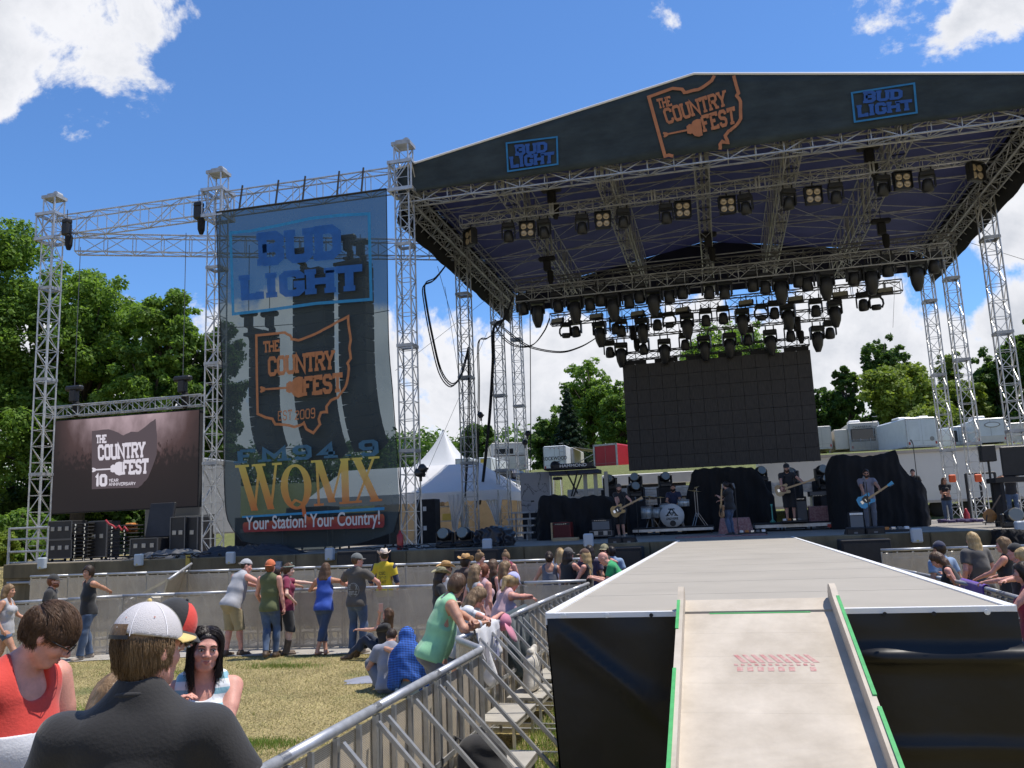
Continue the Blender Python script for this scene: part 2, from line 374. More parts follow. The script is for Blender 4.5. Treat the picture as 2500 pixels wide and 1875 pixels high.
def make_tower(x,y,z0,z1,w,label,group,head=False,rot=0.):
    t=thing('truss_tower',label,'truss tower',(x,y,z0),rot,group)
    h=z1-z0
    m=MB(); boxtruss(m,(0,0,0),(0,0,h),w,w,.52,.026,.013,6,up=(0,1,0)); m.build('mast',ALU,t)
    z=2.7
    while z<h-1:
        m=MB()
        for s in(-1,1):
            m.box((0,s*w/2,z),(w+.07,.05,.09)); m.box((s*w/2,0,z+.001),(.05,w+.07,.088))
        m.build('splice_plate',ALUD,t); z+=3
    m=MB(); m.box((0,0,.02),(w+.25,w+.25,.04)); 
    for s in (-1,1):
        for q in (-1,1): m.tube((s*w/2,q*w/2,.02),(s*(w/2+.35),q*(w/2+.35),.02),.03,6)
    m.build('base_plate',ALUD,t)
    if head:
        m=MB(); zz=12.45-z0; b=w+.26
        for dz in(-.42,.42):
            for s in(-1,1):
                m.box((0,s*b/2,zz+dz),(b+.08,.07,.1)); m.box((s*b/2,0,zz+dz+.002),(.07,b+.08,.096))
        for s in(-1,1):
            for q in(-1,1): m.tube((s*b/2,q*b/2,zz-.45),(s*b/2,q*b/2,zz+.45),.028,6); 
        for s in(-1,1): m.tube((-b/2,s*b/2,zz-.42),(b/2,s*b/2,zz+.42),.02,5); m.tube((s*b/2,-b/2,zz+.42),(s*b/2,b/2,zz-.42),.02,5)
        m.build('sleeve_block',ALU,t)
        m=MB(); m.box((0,0,h+.05),(w+.16,w+.06,.1)); m.box((-.05,0,h+.16),(w*.8,.16,.12)); m.tube((w*.3,-.12,h+.14),(w*.3,.12,h+.14),.11,10); m.build('top_cap',ALUD,t)
    return t
TW=.43
towers=[]
TL={(-20.66,22.5):'lattice tower at the far left of the wing, left of the video screen',
    (-14.57,22.5):'lattice tower between the video screen and the hanging banner',
    (-8.4,22.5):'tall lattice tower where the banner meets the stage roof, front left corner'}
for (x,y),lb in TL.items(): make_tower(x,y,SZ,13.45,TW,lb,'lattice towers carrying the stage roof and wing',True)
for x,y,lb in [(-8.4,28.3,'second lattice tower on the left side of the stage, behind the front one'),(-8.4,33.,'third lattice tower on the left side, black cables tied along it'),(-8.4,36.4,'rearmost lattice tower on the left side by the marbled case'),
    (8.7,28.3,'lattice tower nearest the right edge of the photo, under the roof corner'),(8.7,33.,'middle of the three lattice towers on the right, with an orange box at its foot'),(8.7,36.4,'rearmost right tower, beside the long white trailer wall'),(8.75,22.5,'front right corner tower of the stage roof, at the photo edge')]:
    make_tower(x,y,SZ,12.0 if y>23 else 13.45,TW,lb,'lattice towers carrying the stage roof and wing',y<23)
def truss_thing(name,label,a,b,w,h,bay,r=.028,rl=.015,frames=0,mt=ALU,group=None,cat='truss',parts=None,up=(0,0,1)):
    t=thing(name,label,cat,tuple(a),0,group)
    m=MB(); boxtruss(m,a,b,w,h,bay,r,rl,6,frames=frames,up=up); m.build('lattice',mt,t,world=True); return t
G='wing trusses'
truss_thing('wing_truss','horizontal lattice truss from the far left tower to the middle tower',(-20.35,22.5,12.45),(-14.85,22.5,12.45),.42,.66,.78,group=G)
truss_thing('wing_truss','horizontal lattice truss carrying the banner, up to the roof corner',(-14.25,22.5,12.45),(-8.75,22.5,12.45),.42,.66,.78,group=G)
truss_thing('wing_truss','long lattice truss running diagonally behind the banner',(-20.1,22.95,12.0),(-8.6,28.0,12.0),.42,.6,.9,group=G)
RX0,RX1,RC=-8.55,8.85,.15; RY0,RY1=22.5,37.2; ZB,ZE,ZP=12.0,12.76,14.27
rf=thing('stage_roof','dark gabled stage roof with printed fabric fascia over lattice trusses','roof',(RC,RY0,ZB))
SKIN=mat('navy_tarpaulin',(.065,.072,.14),.7,var=.3,vs=.5,bump=.5,bs=.8)
ntS,bS=nodes_of(SKIN); tl=ntS.nodes.new('ShaderNodeBsdfTranslucent'); tl.inputs[0].default_value=(.15,.17,.34,1); mxs=ntS.nodes.new('ShaderNodeMixShader'); mxs.inputs[0].default_value=.25
ntS.links.new(bS.outputs[0],mxs.inputs[1]); ntS.links.new(tl.outputs[0],mxs.inputs[2]); ntS.links.new(mxs.outputs[0],ntS.nodes['Material Output'].inputs[0])
SKT=mat('roof_edge_white',(.75,.75,.78),.35)
LXS=[RX0,-5.5,-2.6,RC,2.6,5.4,RX1]; YS=[RY0+.05,25.2,28.2,31.,33.8,RY1]
def zr(x): return ZE+(ZP-ZE)*(1-abs(x-RC)/(RX1-RC))
nxs=37; nys=46; X=np.linspace(RX0,RX1,nxs); Yy=np.linspace(YS[0],YS[-1],nys); V=[]
for y in Yy:
    for x in X:
        sag=0
        for a,b in zip(LXS,LXS[1:]):
            if a<=x<=b: u=(x-a)/(b-a); sag=math.sin(math.pi*u)
        v=0
        for a,b in zip(YS,YS[1:]):
            if a<=y<=b: v=math.sin(math.pi*(y-a)/(b-a))
        V.append((x-RC,y-RY0,zr(x)-ZB-.10*sag*(.4+.6*v)))
V=np.array(V); idx=np.arange(len(V)).reshape(nys,nxs); F=np.stack([idx[:-1,:-1],idx[:-1,1:],idx[1:,1:],idx[1:,:-1]],-1).reshape(-1,4)
o=np_mesh('canopy_skin',V,F,SKIN,rf,True)
sm=o.modifiers.new('thick','SOLIDIFY'); sm.thickness=.02
for s,xe in((-1,RX0-.05),(1,RX1+.05)):
    m=MB(); vsn=[]; n=30
    for i in range(n+1):
        y=RY0+.5+(RY1-RY0-.5)*i/n
        for k in range(5):
            z=ZE-.02-(1.42+.02*math.sin(i*1.7))*k/4; vsn.append((xe+s*(-.06+.30*(k/4)+.02*math.sin(i*1.1+k)),y,z))
    m.raw(vsn,[(i*5+k,i*5+k+1,i*5+k+6,i*5+k+5) for i in range(n) for k in range(4)])
    o=m.build('side_curtain',BLKC,rf,True,world=True); o.modifiers.new('t','SOLIDIFY').thickness=.02
m=MB(); m.poly([(RX0,RY1,ZB-.1),(RX1,RY1,ZB-.1),(RX1,RY1,ZE-.05),(RC,RY1,ZP-.05),(RX0,RY1,ZE-.05)],(0,1,0),.02); m.build('rear_gable_cloth',mat('deep_navy_cloth',(.016,.018,.04),.8,bump=.4,bs=2),rf,world=True)
FAS=mat('fascia_mesh',(.021,.029,.032),.8,col2=(.042,.056,.060),vs=.9,stretch=(1,1,2.5),detail=8,bump=.5,bs=3,spec=.3)
def grid_sheet(pts_top,pts_bot,nz,fy):
    V=[];n=len(pts_top)
    for i in range(n):
        for k in range(nz+1):
            t=k/nz; a=pts_bot[i]; b=pts_top[i]; V.append((a[0]+(b[0]-a[0])*t,fy(a[0]+(b[0]-a[0])*t,t),a[1]+(b[1]-a[1])*t))
    F=[(i*(nz+1)+k,(i+1)*(nz+1)+k,(i+1)*(nz+1)+k+1,i*(nz+1)+k+1) for i in range(n-1) for k in range(nz)]
    return V,F
FY=22.46
xsF=np.linspace(RX0-.02,RX1+.02,80)
def fyy(x,t): return FY+.018*math.sin(x*2.3)*math.sin(math.pi*t)+.012*math.sin(x*7+t*4)*math.sin(math.pi*t)
V,F=grid_sheet([(x,zr(x)+.02) for x in xsF],[(x,ZB) for x in xsF],8,fyy)
m=MB(); m.raw(V,F); o=m.build('fascia_cloth',FAS,rf,True,world=True); o.modifiers.new('t','SOLIDIFY').thickness=.012
m=MB(); m.tube((RX0-.05,FY,ZE+.03),(RC,FY,ZP+.035),.035,8); m.tube((RC,FY,ZP+.035),(RX1+.05,FY,ZE+.03),.035,8); m.build('edge_tube',SKT,rf,world=True)
m=MB(); boxtruss(m,(RX0,22.78,ZB-.06),(RX1,22.78,ZB-.06),.40,.36,.72,.030,.017,6); m.build('front_beam',ALUD,rf,world=True)
for s,xe in((-1,-8.4),(1,8.7)):
    m=MB(); boxtruss(m,(xe,22.8,ZB-.06),(xe,36.6,ZB-.06),.42,.42,.7,.030,.016,6); 
    boxtruss(m,(xe+s*.02,22.8,ZB+.6),(xe+s*.02,36.6,ZB+.6),.5,.3,1.1,.022,.013,5); 
    for i in range(22): m.tube((xe-s*.25,22.9+i*.62,ZB+.15),(xe+s*.3,22.9+i*.62,ZB-.4),.015,4)
    m.build('side_beam',ALUD,rf,world=True)
for xl in(-5.5,-2.6,RC,2.6,5.4):
    m=MB(); zt=zr(xl)-.18
    for dx in(-.2,.2):
        m.tube((xl+dx,22.8,ZB-.2),(xl+dx,36.6,ZB-.2),.023,6); m.tube((xl+dx*.8,22.8,zt),(xl+dx*.8,36.6,zt),.02,6); m.tube((xl+dx,22.8,ZB+.2),(xl+dx,36.6,ZB+.2),.022,6)
        n=12
        for i in range(n):
            y0=22.8+13.8*i/n; y1=22.8+13.8*(i+1)/n
            m.tube((xl+dx,y0,ZB-.2),(xl+dx*.8,(y0+y1)/2,zt),.015,4,cap=False); m.tube((xl+dx*.8,(y0+y1)/2,zt),(xl+dx,y1,ZB-.2),.015,4,cap=False)
            m.tube((xl+dx,y0,ZB-.2),(xl-dx,y1,ZB-.2),.013,4,cap=False); m.tube((xl-dx,y0,ZB-.2),(xl+dx,y0,ZB-.2),.014,4,cap=False)
    for y in(22.9,25.9,29.5,33.1,36.5):
        m.box((xl,y,(ZB-.2+zt)/2),(.09,.09,zt-ZB+.2)); m.box((xl+.14,y,(ZB-.2+zt)/2),(.05,.05,zt-ZB+.2))
    m.build('roof_truss',ALUD,rf,world=True)
for i,y in enumerate(np.arange(23.4,36.9,1.35)):
    m=MB()
    m.tube((RX0,y,ZE-.2),(RC,y,ZP-.2),.018,5); m.tube((RC,y,ZP-.2),(RX1,y,ZE-.2),.018,5)
    if i%2: m.tube((RX0,y,ZB+.25),(RX1,y,ZB+.25),.022,5)
    if i%3==0: m.tube((RX0,y,ZB+.55),(RC,y,ZB+.95),.016,5); m.tube((RC,y,ZB+.95),(RX1,y,ZB+.55),.016,5)
    m.build('purlin',ALUD,rf,world=True)
m=MB()
for a,b in zip(LXS,LXS[1:]):
    for y0,y1 in zip(YS,YS[1:]):
        m.tube((a,y0,zr(a)-.3),(b,y1,zr(b)-.3),.014,4); m.tube((b,y0,zr(b)-.3),(a,y1,zr(a)-.3),.014,4)
m.build('cross_bracing',ALUD,rf,world=True)
def wire(a,b,r,name,label,mt=RUB,sag=0,cat='cable',n=10):
    a=Vector(a); b=Vector(b); m=MB(); pts=[a.lerp(b,i/n)-Vector((0,0,sag*4*(i/n)*(1-i/n))) for i in range(n+1)]; m.path(pts,r,5)
    return tag(m.build(name,mt,None,True),label,cat)
STEEL=mat('steel_wire',(.12,.12,.12),.5,.5)
wire(AY(1086,700,28),AY(1160,1170,28),.008,'guy_wire','thin steel wire slanting down beside the second left tower',STEEL)
wire(AY(1068,650,23.5),AY(1215,1170,30),.008,'guy_wire','thin steel wire from the roof corner down between the left towers',STEEL)
wire(AY(1240,690,32),AY(965,905,30),.008,'guy_wire','thin steel wire crossing behind the front left tower',STEEL)
wire(AY(1190,810,34),AY(1030,1180,34),.008,'guy_wire','long thin wire running down to the white canopy',STEEL)
wire(AY(2360,590,30),AY(2520,640,28),.008,'guy_wire','thin wire from the right roof eave to the photo edge',STEEL)
wire(AY(2180,800,33),AY(2190,560,33),.006,'guy_wire','vertical thin wire hanging at the right of the lighting rig',STEEL)
X0,X1=-1.13,1.535; YA,YB=5.42,21.28
rw=thing('runway_stage','long grey thrust runway with white edges and black vinyl skirt','runway',((X0+X1)/2,YA,0))
RWM=mat('runway_grey_paint',(.365,.33,.275),.6,var=.08,vs=1.1,bump=.05,bs=60,detail=9)
m=MB(); ny=13; L=(YB-YA)/ny
for i in range(ny): m.box(((X0+X1)/2,YA+L*(i+.5),1.66),(X1-X0-.09,L-.012,.08))
m.build('deck_panel',RWM,rw,world=True)
m=MB(); TR=mat('white_edge_trim',(.8,.8,.8),.4)
for x in(X0+.02,X1-.02): m.box((x,(YA+YB)/2,1.672),(.06,YB-YA+.02,.075))
m.box(((X0-.31)/2,YA-.005,1.692),(-.31-X0,.05,.03)); m.box(((X1+.62)/2,YA-.005,1.692),(X1-.62,.05,.03)); m.build('edge_trim',TR,rw,world=True)
VIN=mat('black_vinyl',(.006,.006,.0065),.40,bump=.55,bs=3.2,spec=.4)
def folds(u,z):
    """outward bulge of the skirt, metres"""
    d=.012*math.sin(u*9+z*2)+.018*math.sin(u*3.1-z*4.2)*(1-z/1.7)
    d+=.08*math.exp(-((z-1.47-.04*math.sin(u*2))/.04)**2)*max(0,min(1,(u-1.6)*3)) # horizontal fold, right half
    d+=.022*math.exp(-((z-(1.55-.55*u))/.07)**2)*(1 if u<1.3 else 0) # diagonal crease, left half
    d+=.03*math.exp(-((z-(1.5-.9*(u-.2)))/.05)**2)*(1 if u<1.2 else 0)
    d+=.03*math.exp(-((z-.95)/.03)**2)*max(0,min(1,(u-1.6)*3))
    return d
m=MB(); nu,nz=80,50; V=[]
for i in range(nu+1):
    u=(X1-X0)*i/nu
    for k in range(nz+1):
        z=1.675*k/nz; e=.09*(1-z/1.68); V.append((X0+.005+u+(e if u<.6 else 0)*(1-u/.6),YA-.03-folds(u,z)*min(1,(1.675-z)*12),z))
m.raw(V,[(i*(nz+1)+k,(i+1)*(nz+1)+k,(i+1)*(nz+1)+k+1,i*(nz+1)+k+1) for i in range(nu) for k in range(nz)]); m.build('front_skirt',VIN,rw,True,world=True)
for s,xx in((-1,X0-.002),(1,X1+.002)):
    m=MB(); V=[]; nu=120
    for i in range(nu+1):
        y=YA-.03+(YB-YA+.03)*i/nu
        for k in range(13):
            z=1.635*k/12; V.append((xx+s*(.02*math.sin(y*5.)+.012*math.sin(y*11+z))*(1-z/1.64)-s*.09*(1-z/1.64),y,z))
    m.raw(V,[(i*13+k,(i+1)*13+k,(i+1)*13+k+1,i*13+k+1) for i in range(nu) for k in range(12)]); m.build('side_skirt',VIN,rw,True,world=True)
for px,py in((1376,1503),(1481,1502),(2410,1494)):
    p=AY(px,py,YA-.05); m=MB(); m.lathe([(.016,0),(.016,.006),(.006,.008)],p,14,Matrix.Rotation(R_(90),3,'X')); m.build('grommet',WHT,rw,world=True)
for px,py in((1590,1502),(2160,1499),(2280,1498)):
    p=AY(px,py,YA-.05); m=MB(); m.lathe([(.012,0),(.012,.006)],p,14,Matrix.Rotation(R_(90),3,'X')); m.build('grommet',BLKM,rw,world=True)
RAL=mat('ramp_aluminium',(.45,.385,.30),.6,.05,col2=(.65,.57,.465),vs=2.6,detail=10)
ntR,bR=nodes_of(RAL)
tcr=ntR.nodes.new('ShaderNodeTexCoord'); wv=N(ntR,'ShaderNodeTexWave',wave_type='BANDS',bands_direction='Y'); wv.inputs['Scale'].default_value=40; ntR.links.new(tcr.outputs['Object'],wv.inputs['Vector'])
bpr=ntR.nodes.new('ShaderNodeBump'); bpr.inputs['Strength'].default_value=.45; bpr.inputs['Distance'].default_value=.01; ntR.links.new(wv.outputs['Fac'],bpr.inputs['Height']); ntR.links.new(bpr.outputs[0],bR.inputs['Normal'])
TAPE=mat('green_tape',(.06,.36,.10),.5,var=.15,vs=20)
rt=thing('loading_ramp','scuffed aluminium loading ramp with green taped side rails leaning on the runway','ramp',(.15,5.5,1.7))
slope=math.atan(1/3.0); RL=5.15
Mr=Matrix.Rotation(-math.pi,3,'Z')@Matrix.Rotation(-slope,3,'X')
def RP(x,l,h=0): # x across, l down the ramp, h normal
    return Vector((.15+x,5.5-l*math.cos(slope),1.7-l*math.sin(slope)))+Vector((0,-math.sin(slope),math.cos(slope)))*h
def ramp_bar(m,x0,x1,l0,l1,h0,h1):
    P=[RP(x,l,h) for x in(x0,x1) for l in(l0,l1) for h in(h0,h1)]
    m.raw(P,[(0,1,3,2),(4,6,7,5),(0,4,5,1),(2,3,7,6),(0,2,6,4),(1,5,7,3)])
hw=.425
m=MB()
k=0; l=.06
while l<RL-.01:
    ramp_bar(m,-hw,hw,l,min(l+.2795,RL),-.03,.012); l+=.28
m.build('deck_planks',RAL,rt,world=True)
m=MB(); V=[]; F=[]
ramp_bar(m,-hw,hw,-.12,.059,-.01,.014); m.build('top_lip',RAL,rt,world=True)
def rail(sgn):
    m=MB(); x=sgn*hw; a=min(x,x+sgn*.035); b=max(x,x+sgn*.035)
    prof=[(RL,-.05),(RL,.10),(.10,.12),(.02,.135),(-.06,.13),(-.11,.10),(-.13,.05),(-.12,0),(.0,-.06)]
    A=[RP(a,l,h) for l,h in prof]; B=[RP(b,l,h) for l,h in prof]; n=len(prof)
    m.raw(A+B,[tuple(range(n)),tuple(range(n,2*n))[::-1]]+[(i,(i+1)%n,n+(i+1)%n,n+i) for i in range(n)])
    o=m.build('side_rail',RAL,rt,world=True); fixnormals(o)
    m=MB()
    for l0,l1 in ([(.12,.5),(.95,2.1),(2.4,RL-.1)] if sgn<0 else [(.1,1.2),(1.3,RL-.1)]):
        ramp_bar(m,(a-.003 if sgn<0 else a+.02),(b-.02 if sgn<0 else b+.003),l0,l1,.102,.123)
    m.build('edge_tape',TAPE,rt,world=True)
rail(-1); rail(1)
m=MB(); ramp_bar(m,-.28,.3,.055,.085,.0125,.015); m.build('tape_strip',TAPE,rt,world=True)
m=MB(); RED=mat('worn_red_stencil',(.40,.13,.12),.6,col2=(.50,.36,.31),vs=30)
for k in range(9):
    x=-.16+k*.045; A=[RP(x+.0,.60,.0135),RP(x+.022,.60,.0135),RP(x+.075,.69,.0135),RP(x+.045,.69,.0135)]; m.raw(A,[(0,1,2,3)])
for k in range(8):
    if k==6: continue
    x=-.145+k*.052; A=[RP(x,.735,.0135),RP(x+.03,.735,.0135),RP(x+.03,.78,.0135),RP(x,.78,.0135)]; m.raw(A,[(0,1,2,3)])
for k in range(12):
    x=-.16+k*.035; A=[RP(x,.70,.0135),RP(x+.02,.703,.0135),RP(x+.022,.72,.0135),RP(x+.003,.722,.0135)]; m.raw(A,[(0,1,2,3)])
m.build('stencil_mark',RED,rt,world=True)
m=MB(); pts=[RP(-.40,1.75,.02),RP(-.36,1.9,.03),RP(-.30,1.82,.02),RP(-.33,1.78,.03),RP(-.41,1.95,.02)]; m.path(pts,.004,5); m.build('loose_string',TAPE,rt,world=True)
m=MB(); m.path([RP(-.47,2.1,.1),RP(-.5,2.2,.06),RP(-.5,2.4,0),RP(-.49,2.6,-.05)],.012,6); m.build('rope_end',mat('rope_beige',(.4,.37,.3),.9),rt,True,world=True)
PANM=mat('perforated_sheet',(.56,.49,.39),.6,.3,var=.12,vs=3)
ntP,bP=nodes_of(PANM); tcp=ntP.nodes.new('ShaderNodeTexCoord')
wp=N(ntP,'ShaderNodeTexWave',wave_type='BANDS',bands_direction='Z'); wp.inputs['Scale'].default_value=30; ntP.links.new(tcp.outputs['Object'],wp.inputs['Vector'])
wq=N(ntP,'ShaderNodeTexWave',wave_type='BANDS',bands_direction='X'); wq.inputs['Scale'].default_value=22; ntP.links.new(tcp.outputs['Object'],wq.inputs['Vector'])
mu=N(ntP,'ShaderNodeMath',operation='MULTIPLY'); ntP.links.new(wp.outputs['Fac'],mu.inputs[0]); ntP.links.new(wq.outputs['Fac'],mu.inputs[1])
rp=nt=ntP.nodes.new('ShaderNodeMapRange'); rp.inputs[1].default_value=.12; rp.inputs[2].default_value=.30; rp.inputs[3].default_value=0; rp.inputs[4].default_value=.62; ntP.links.new(mu.outputs[0],rp.inputs[0])
tp=ntP.nodes.new('ShaderNodeBsdfTransparent'); mp=ntP.nodes.new('ShaderNodeMixShader'); ntP.links.new(rp.outputs[0],mp.inputs[0]); ntP.links.new(bP.outputs[0],mp.inputs[1]); ntP.links.new(tp.outputs[0],mp.inputs[2]); ntP.links.new(mp.outputs[0],ntP.nodes['Material Output'].inputs[0])
RAIL=mat('worn_galvanised_rail',(.42,.43,.45),.45,.5,var=.22,vs=9,detail=8)
BW=1.2
def make_barrier(h,label,group,step=True):
    t=thing('crowd_barrier',label,'barrier',(0,0,0),0,group)
    m=MB(); m.tube((0.004,0,h-.032),(BW-.004,0,h-.032),.032,14); m.build('top_rail',RAIL,t,True)
    m=MB(); m.box((BW/2,-.012,h/2-.03),(BW-.03,.003,h-.12)); m.build('mesh_panel',PANM,t)
    m=MB()
    for x in(.02,.31,.6,.89,1.18): m.box((x,.012,h/2-.03),(.035 if x in(.02,.6,1.18) else .025,.03,h-.08))
    for z in(.05,.42*h): m.box((BW/2,.0285,z),(BW-.02,.012,.04))
    m.build('frame',ALU,t)
    m=MB()
    for x in(.12,.6,1.08):
        a=Vector((x,.05,h-.1)); b=Vector((x,1.02,.05)); d=(b-a); L=d.length; an=math.atan2(d.y,-d.z)
        m.box((a+b)/2,(.032,.026,L),M=Matrix.Rotation(an,3,'X'))
    m.build('strut',ALU,t)
    m=MB()
    for x in(.12,1.08): m.box((x,.53,.025),(.05,1.04,.05))
    m.box((BW/2,1.04,.03),(BW-.06,.05,.06)); m.build('foot_frame',ALU,t)
    if step:
        m=MB(); m.box((BW/2,.33,.30),(BW-.3,.42,.03)); m.box((BW/2,.53,.275),(BW-.3,.02,.05)); m.build('step_plate',mat('step_aluminium',(.52,.49,.43),.5,.4,var=.1,vs=4),t)
        m=MB()
        for x in(.2,1.0): m.box((x,.14,.16),(.03,.03,.27)); m.box((x,.5,.14),(.03,.03,.25))
        m.build('step_leg',ALU,t)
    return t
B1=make_barrier(1.17,'x','x'); protoB=B1; usedB=[False]
B2=make_barrier(1.45,'x','x',False); usedB2=[False]
def run(pts,label,group,proto,used,names=None,flip=False,z=0.):
    names=names or []
    """place units along a polyline; local +y (back side) is to the left of travel"""
    n=0
    for a,b in zip(pts,pts[1:]):
        a=Vector((a[0],a[1],0)); b=Vector((b[0],b[1],0)); L=(b-a).length; k=max(1,round(L/BW)); d=(b-a)/L; ang=math.atan2(d.y,d.x)
        for i in range(k):
            p=a+d*(L*i/k); lb=(names[n] if names and n<len(names) else label)
            if not used[0]: o=proto; used[0]=True
            else: o=copy_tree(proto)
            o.location=(p.x,p.y,z if z else 0); o.rotation_euler=(0,0,ang); o['label']=lb; o['group']=group; n+=1
            if abs(L/k-BW)>.01: o.scale=(L/k/BW,1,1)
run([(-16.6,11.7),(-13.8,14.42),(-12.1,15.5),(-9.9,15.85),(-2.75,16.5)],'perforated aluminium barrier unit in the far row behind the leaning people','barriers of the far row',protoB,usedB)
run([(-17.9,19.3),(-2.8,19.6)],'tall pit barrier unit right in front of the concrete stage wall, left half','pit barriers in front of the stage, left of the runway',B2,usedB2)
run([(3.1,19.3),(9.3,19.2)],'tall pit barrier unit in front of the stage wall, right of the runway','pit barriers right of the runway',B2,usedB2)
run([(-2.27,7.8),(-2.27,3.0)],'aluminium barrier unit in the near row, struts toward the black runway skirt','near barrier row left of the runway',protoB,usedB,
    ['last near row barrier unit, at the bent corner by the mint green tank man','near row barrier unit with the black backpack leaning on it','near row barrier unit at the bottom edge of the photo','near row barrier unit closest to the camera'])
run([(-2.5,15.8),(-2.62,13.2),(-2.72,8.55)],'barrier unit beside the runway between the crowd and the black skirt','barriers along the left side of the runway',protoB,usedB,
    [None]*0)
m=MB(); m.path([(-2.27,7.8,1.138),(-2.30,7.9,1.138),(-2.70,8.5,1.138),(-2.74,8.62,1.138)],.032,12); 
cb=thing('corner_barrier','short bent corner piece joining the two barrier rows by the green tank top man','barrier',(-2.5,8.2,0))
m.build('top_rail',RAIL,cb,True,world=True)
m=MB(); m.poly([(-2.29,7.86,.03),(-2.72,8.56,.03),(-2.72,8.56,1.1),(-2.29,7.86,1.1)],(.8,.5,0),.004); m.build('mesh_panel',PANM,cb,world=True)
m=MB(); m.box((-2.3,7.9,.56),(.04,.04,1.08)); m.box((-2.72,8.56,.56),(.04,.04,1.08)); m.build('frame',ALU,cb,world=True)
run([(3.35,7.6),(3.38,13.6),(3.05,17.6),(2.9,19.0)],'barrier unit beside the runway in front of the crowd on the right','barriers along the right side of the runway',protoB,usedB)
tb=copy_tree(protoB); tb.location=tuple(AY(385,1425,18.6)); tb.location.z=.25; tb.rotation_euler=(R_(20),R_(-14),R_(100)); tb['label']='loose barrier unit standing askew in the pit at the left end'; tb['group']='loose barriers'
if not usedB[0]: pass
_C=[(1,.72),(1,.86),(.8,1),(.2,1),(0,.86),(0,.14),(.2,0),(.8,0),(1,.14),(1,.28)]
_O=[(0,.14),(0,.86),(.2,1),(.8,1),(1,.86),(1,.14),(.8,0),(.2,0),(0,.14)]
GL={'A':(.95,[[(0,0),(.5,1),(1,0)],[(.2,.33),(.8,.33)]],[(0,0),(1,0)]),
'B':(.85,[[(0,0),(0,1),(.75,1),(1,.86),(1,.66),(.75,.52),(0,.52)],[(.75,.52),(1,.38),(1,.14),(.75,0),(0,0)]],[(0,0),(0,1)]),
'C':(.85,[_C],[]),'D':(.85,[[(0,0),(0,1),(.7,1),(1,.82),(1,.18),(.7,0),(0,0)]],[(0,0),(0,1)]),
'E':(.8,[[(0,0),(0,1)],[(0,1),(1,1),(1,.8)],[(0,.52),(.7,.52)],[(0,0),(1,0),(1,.2)]],[(0,0),(0,1)]),
'F':(.8,[[(0,0),(0,1)],[(0,1),(1,1),(1,.8)],[(0,.52),(.7,.52)]],[(0,0)]),
'G':(.85,[_C[:-1]+[(1,.44),(.6,.44)]],[]),
'H':(.95,[[(0,0),(0,1)],[(1,0),(1,1)],[(0,.5),(1,.5)]],[(0,0),(0,1),(1,0),(1,1)]),
'I':(.2,[[(.5,0),(.5,1)]],[(.5,0),(.5,1)]),
'K':(.9,[[(0,0),(0,1)],[(1,1),(0,.42)],[(.35,.6),(1,0)]],[(0,0),(0,1),(1,0),(1,1)]),
'L':(.75,[[(0,1),(0,0),(1,0),(1,.22)]],[(0,1)]),
'M':(1.2,[[(0,0),(0,1),(.5,.3),(1,1),(1,0)]],[(0,0),(1,0)]),
'N':(1.0,[[(0,0),(0,1),(1,0),(1,1)]],[(0,0),(1,1)]),
'O':(.85,[_O],[]),'Q':(.95,[_O,[(.5,.3),(.8,-.12),(1.1,-.1)]],[]),
'P':(.85,[[(0,0),(0,1),(.75,1),(1,.86),(1,.6),(.75,.46),(0,.46)]],[(0,0)]),
'R':(.9,[[(0,0),(0,1),(.75,1),(1,.86),(1,.64),(.75,.5),(0,.5)],[(.55,.5),(1,0)]],[(0,0),(1,0)]),
'S':(.8,[[(1,.74),(1,.86),(.8,1),(.2,1),(0,.86),(0,.66),(.2,.53),(.8,.47),(1,.34),(1,.14),(.8,0),(.2,0),(0,.14),(0,.26)]],[]),
'T':(.85,[[(0,.8),(0,1),(1,1),(1,.8)],[(.5,1),(.5,0)]],[(.5,0)]),
'U':(.9,[[(0,1),(0,.14),(.2,0),(.8,0),(1,.14),(1,1)]],[(0,1),(1,1)]),
'V':(.9,[[(0,1),(.5,0),(1,1)]],[(0,1),(1,1)]),
'W':(1.35,[[(0,1),(.27,0),(.52,.85),(.77,0),(1,1)]],[(0,1),(1,1)]),
'X':(1.0,[[(0,0),(1,1)],[(0,1),(1,0)]],[(0,0),(1,0),(0,1),(1,1)]),
'Y':(.9,[[(0,1),(.5,.45),(1,1)],[(.5,.45),(.5,0)]],[(0,1),(1,1),(.5,0)]),
'0':(.85,[_O],[]),'1':(.4,[[(0,.8),(.5,1),(.5,0)]],[(.5,0)]),'2':(.8,[[(0,.8),(.1,.95),(.5,1),(.9,.95),(1,.75),(0,0),(1,0)]],[]),
'4':(.85,[[(.7,0),(.7,1),(0,.3),(1,.3)]],[(.7,0)]),'9':(.8,[[(0,.14),(.2,0),(.8,0),(1,.14),(1,.86),(.8,1),(.2,1),(0,.86),(0,.6),(.2,.45),(.9,.48)]],[]),
'.':(.18,[[(.5,0),(.5,.07)]],[]),' ':(.45,[],[]),'-':(.5,[[(0,.5),(1,.5)]],[])}
def ribbon(pts,t,closed=False):
    pts=[Vector((p[0],p[1])) for p in pts]; n=len(pts); L=[];R=[]
    if (pts[0]-pts[-1]).length<1e-6: closed=True; pts=pts[:-1]; n-=1
    for i,p in enumerate(pts):
        a=pts[(i-1)%n] if (i>0 or closed) else None; b=pts[(i+1)%n] if (i<n-1 or closed) else None
        d1=(p-a).normalized() if a is not None else None; d2=(b-p).normalized() if b is not None else None
        d1=d1 or d2; d2=d2 or d1
        n1=Vector((-d1.y,d1.x)); n2=Vector((-d2.y,d2.x)); m=(n1+n2)
        m=m.normalized() if m.length>1e-4 else n1
        k=1/max(.45,m.dot(n1)); L.append(p+m*t/2*k); R.append(p-m*t/2*k)
    return L,R,closed
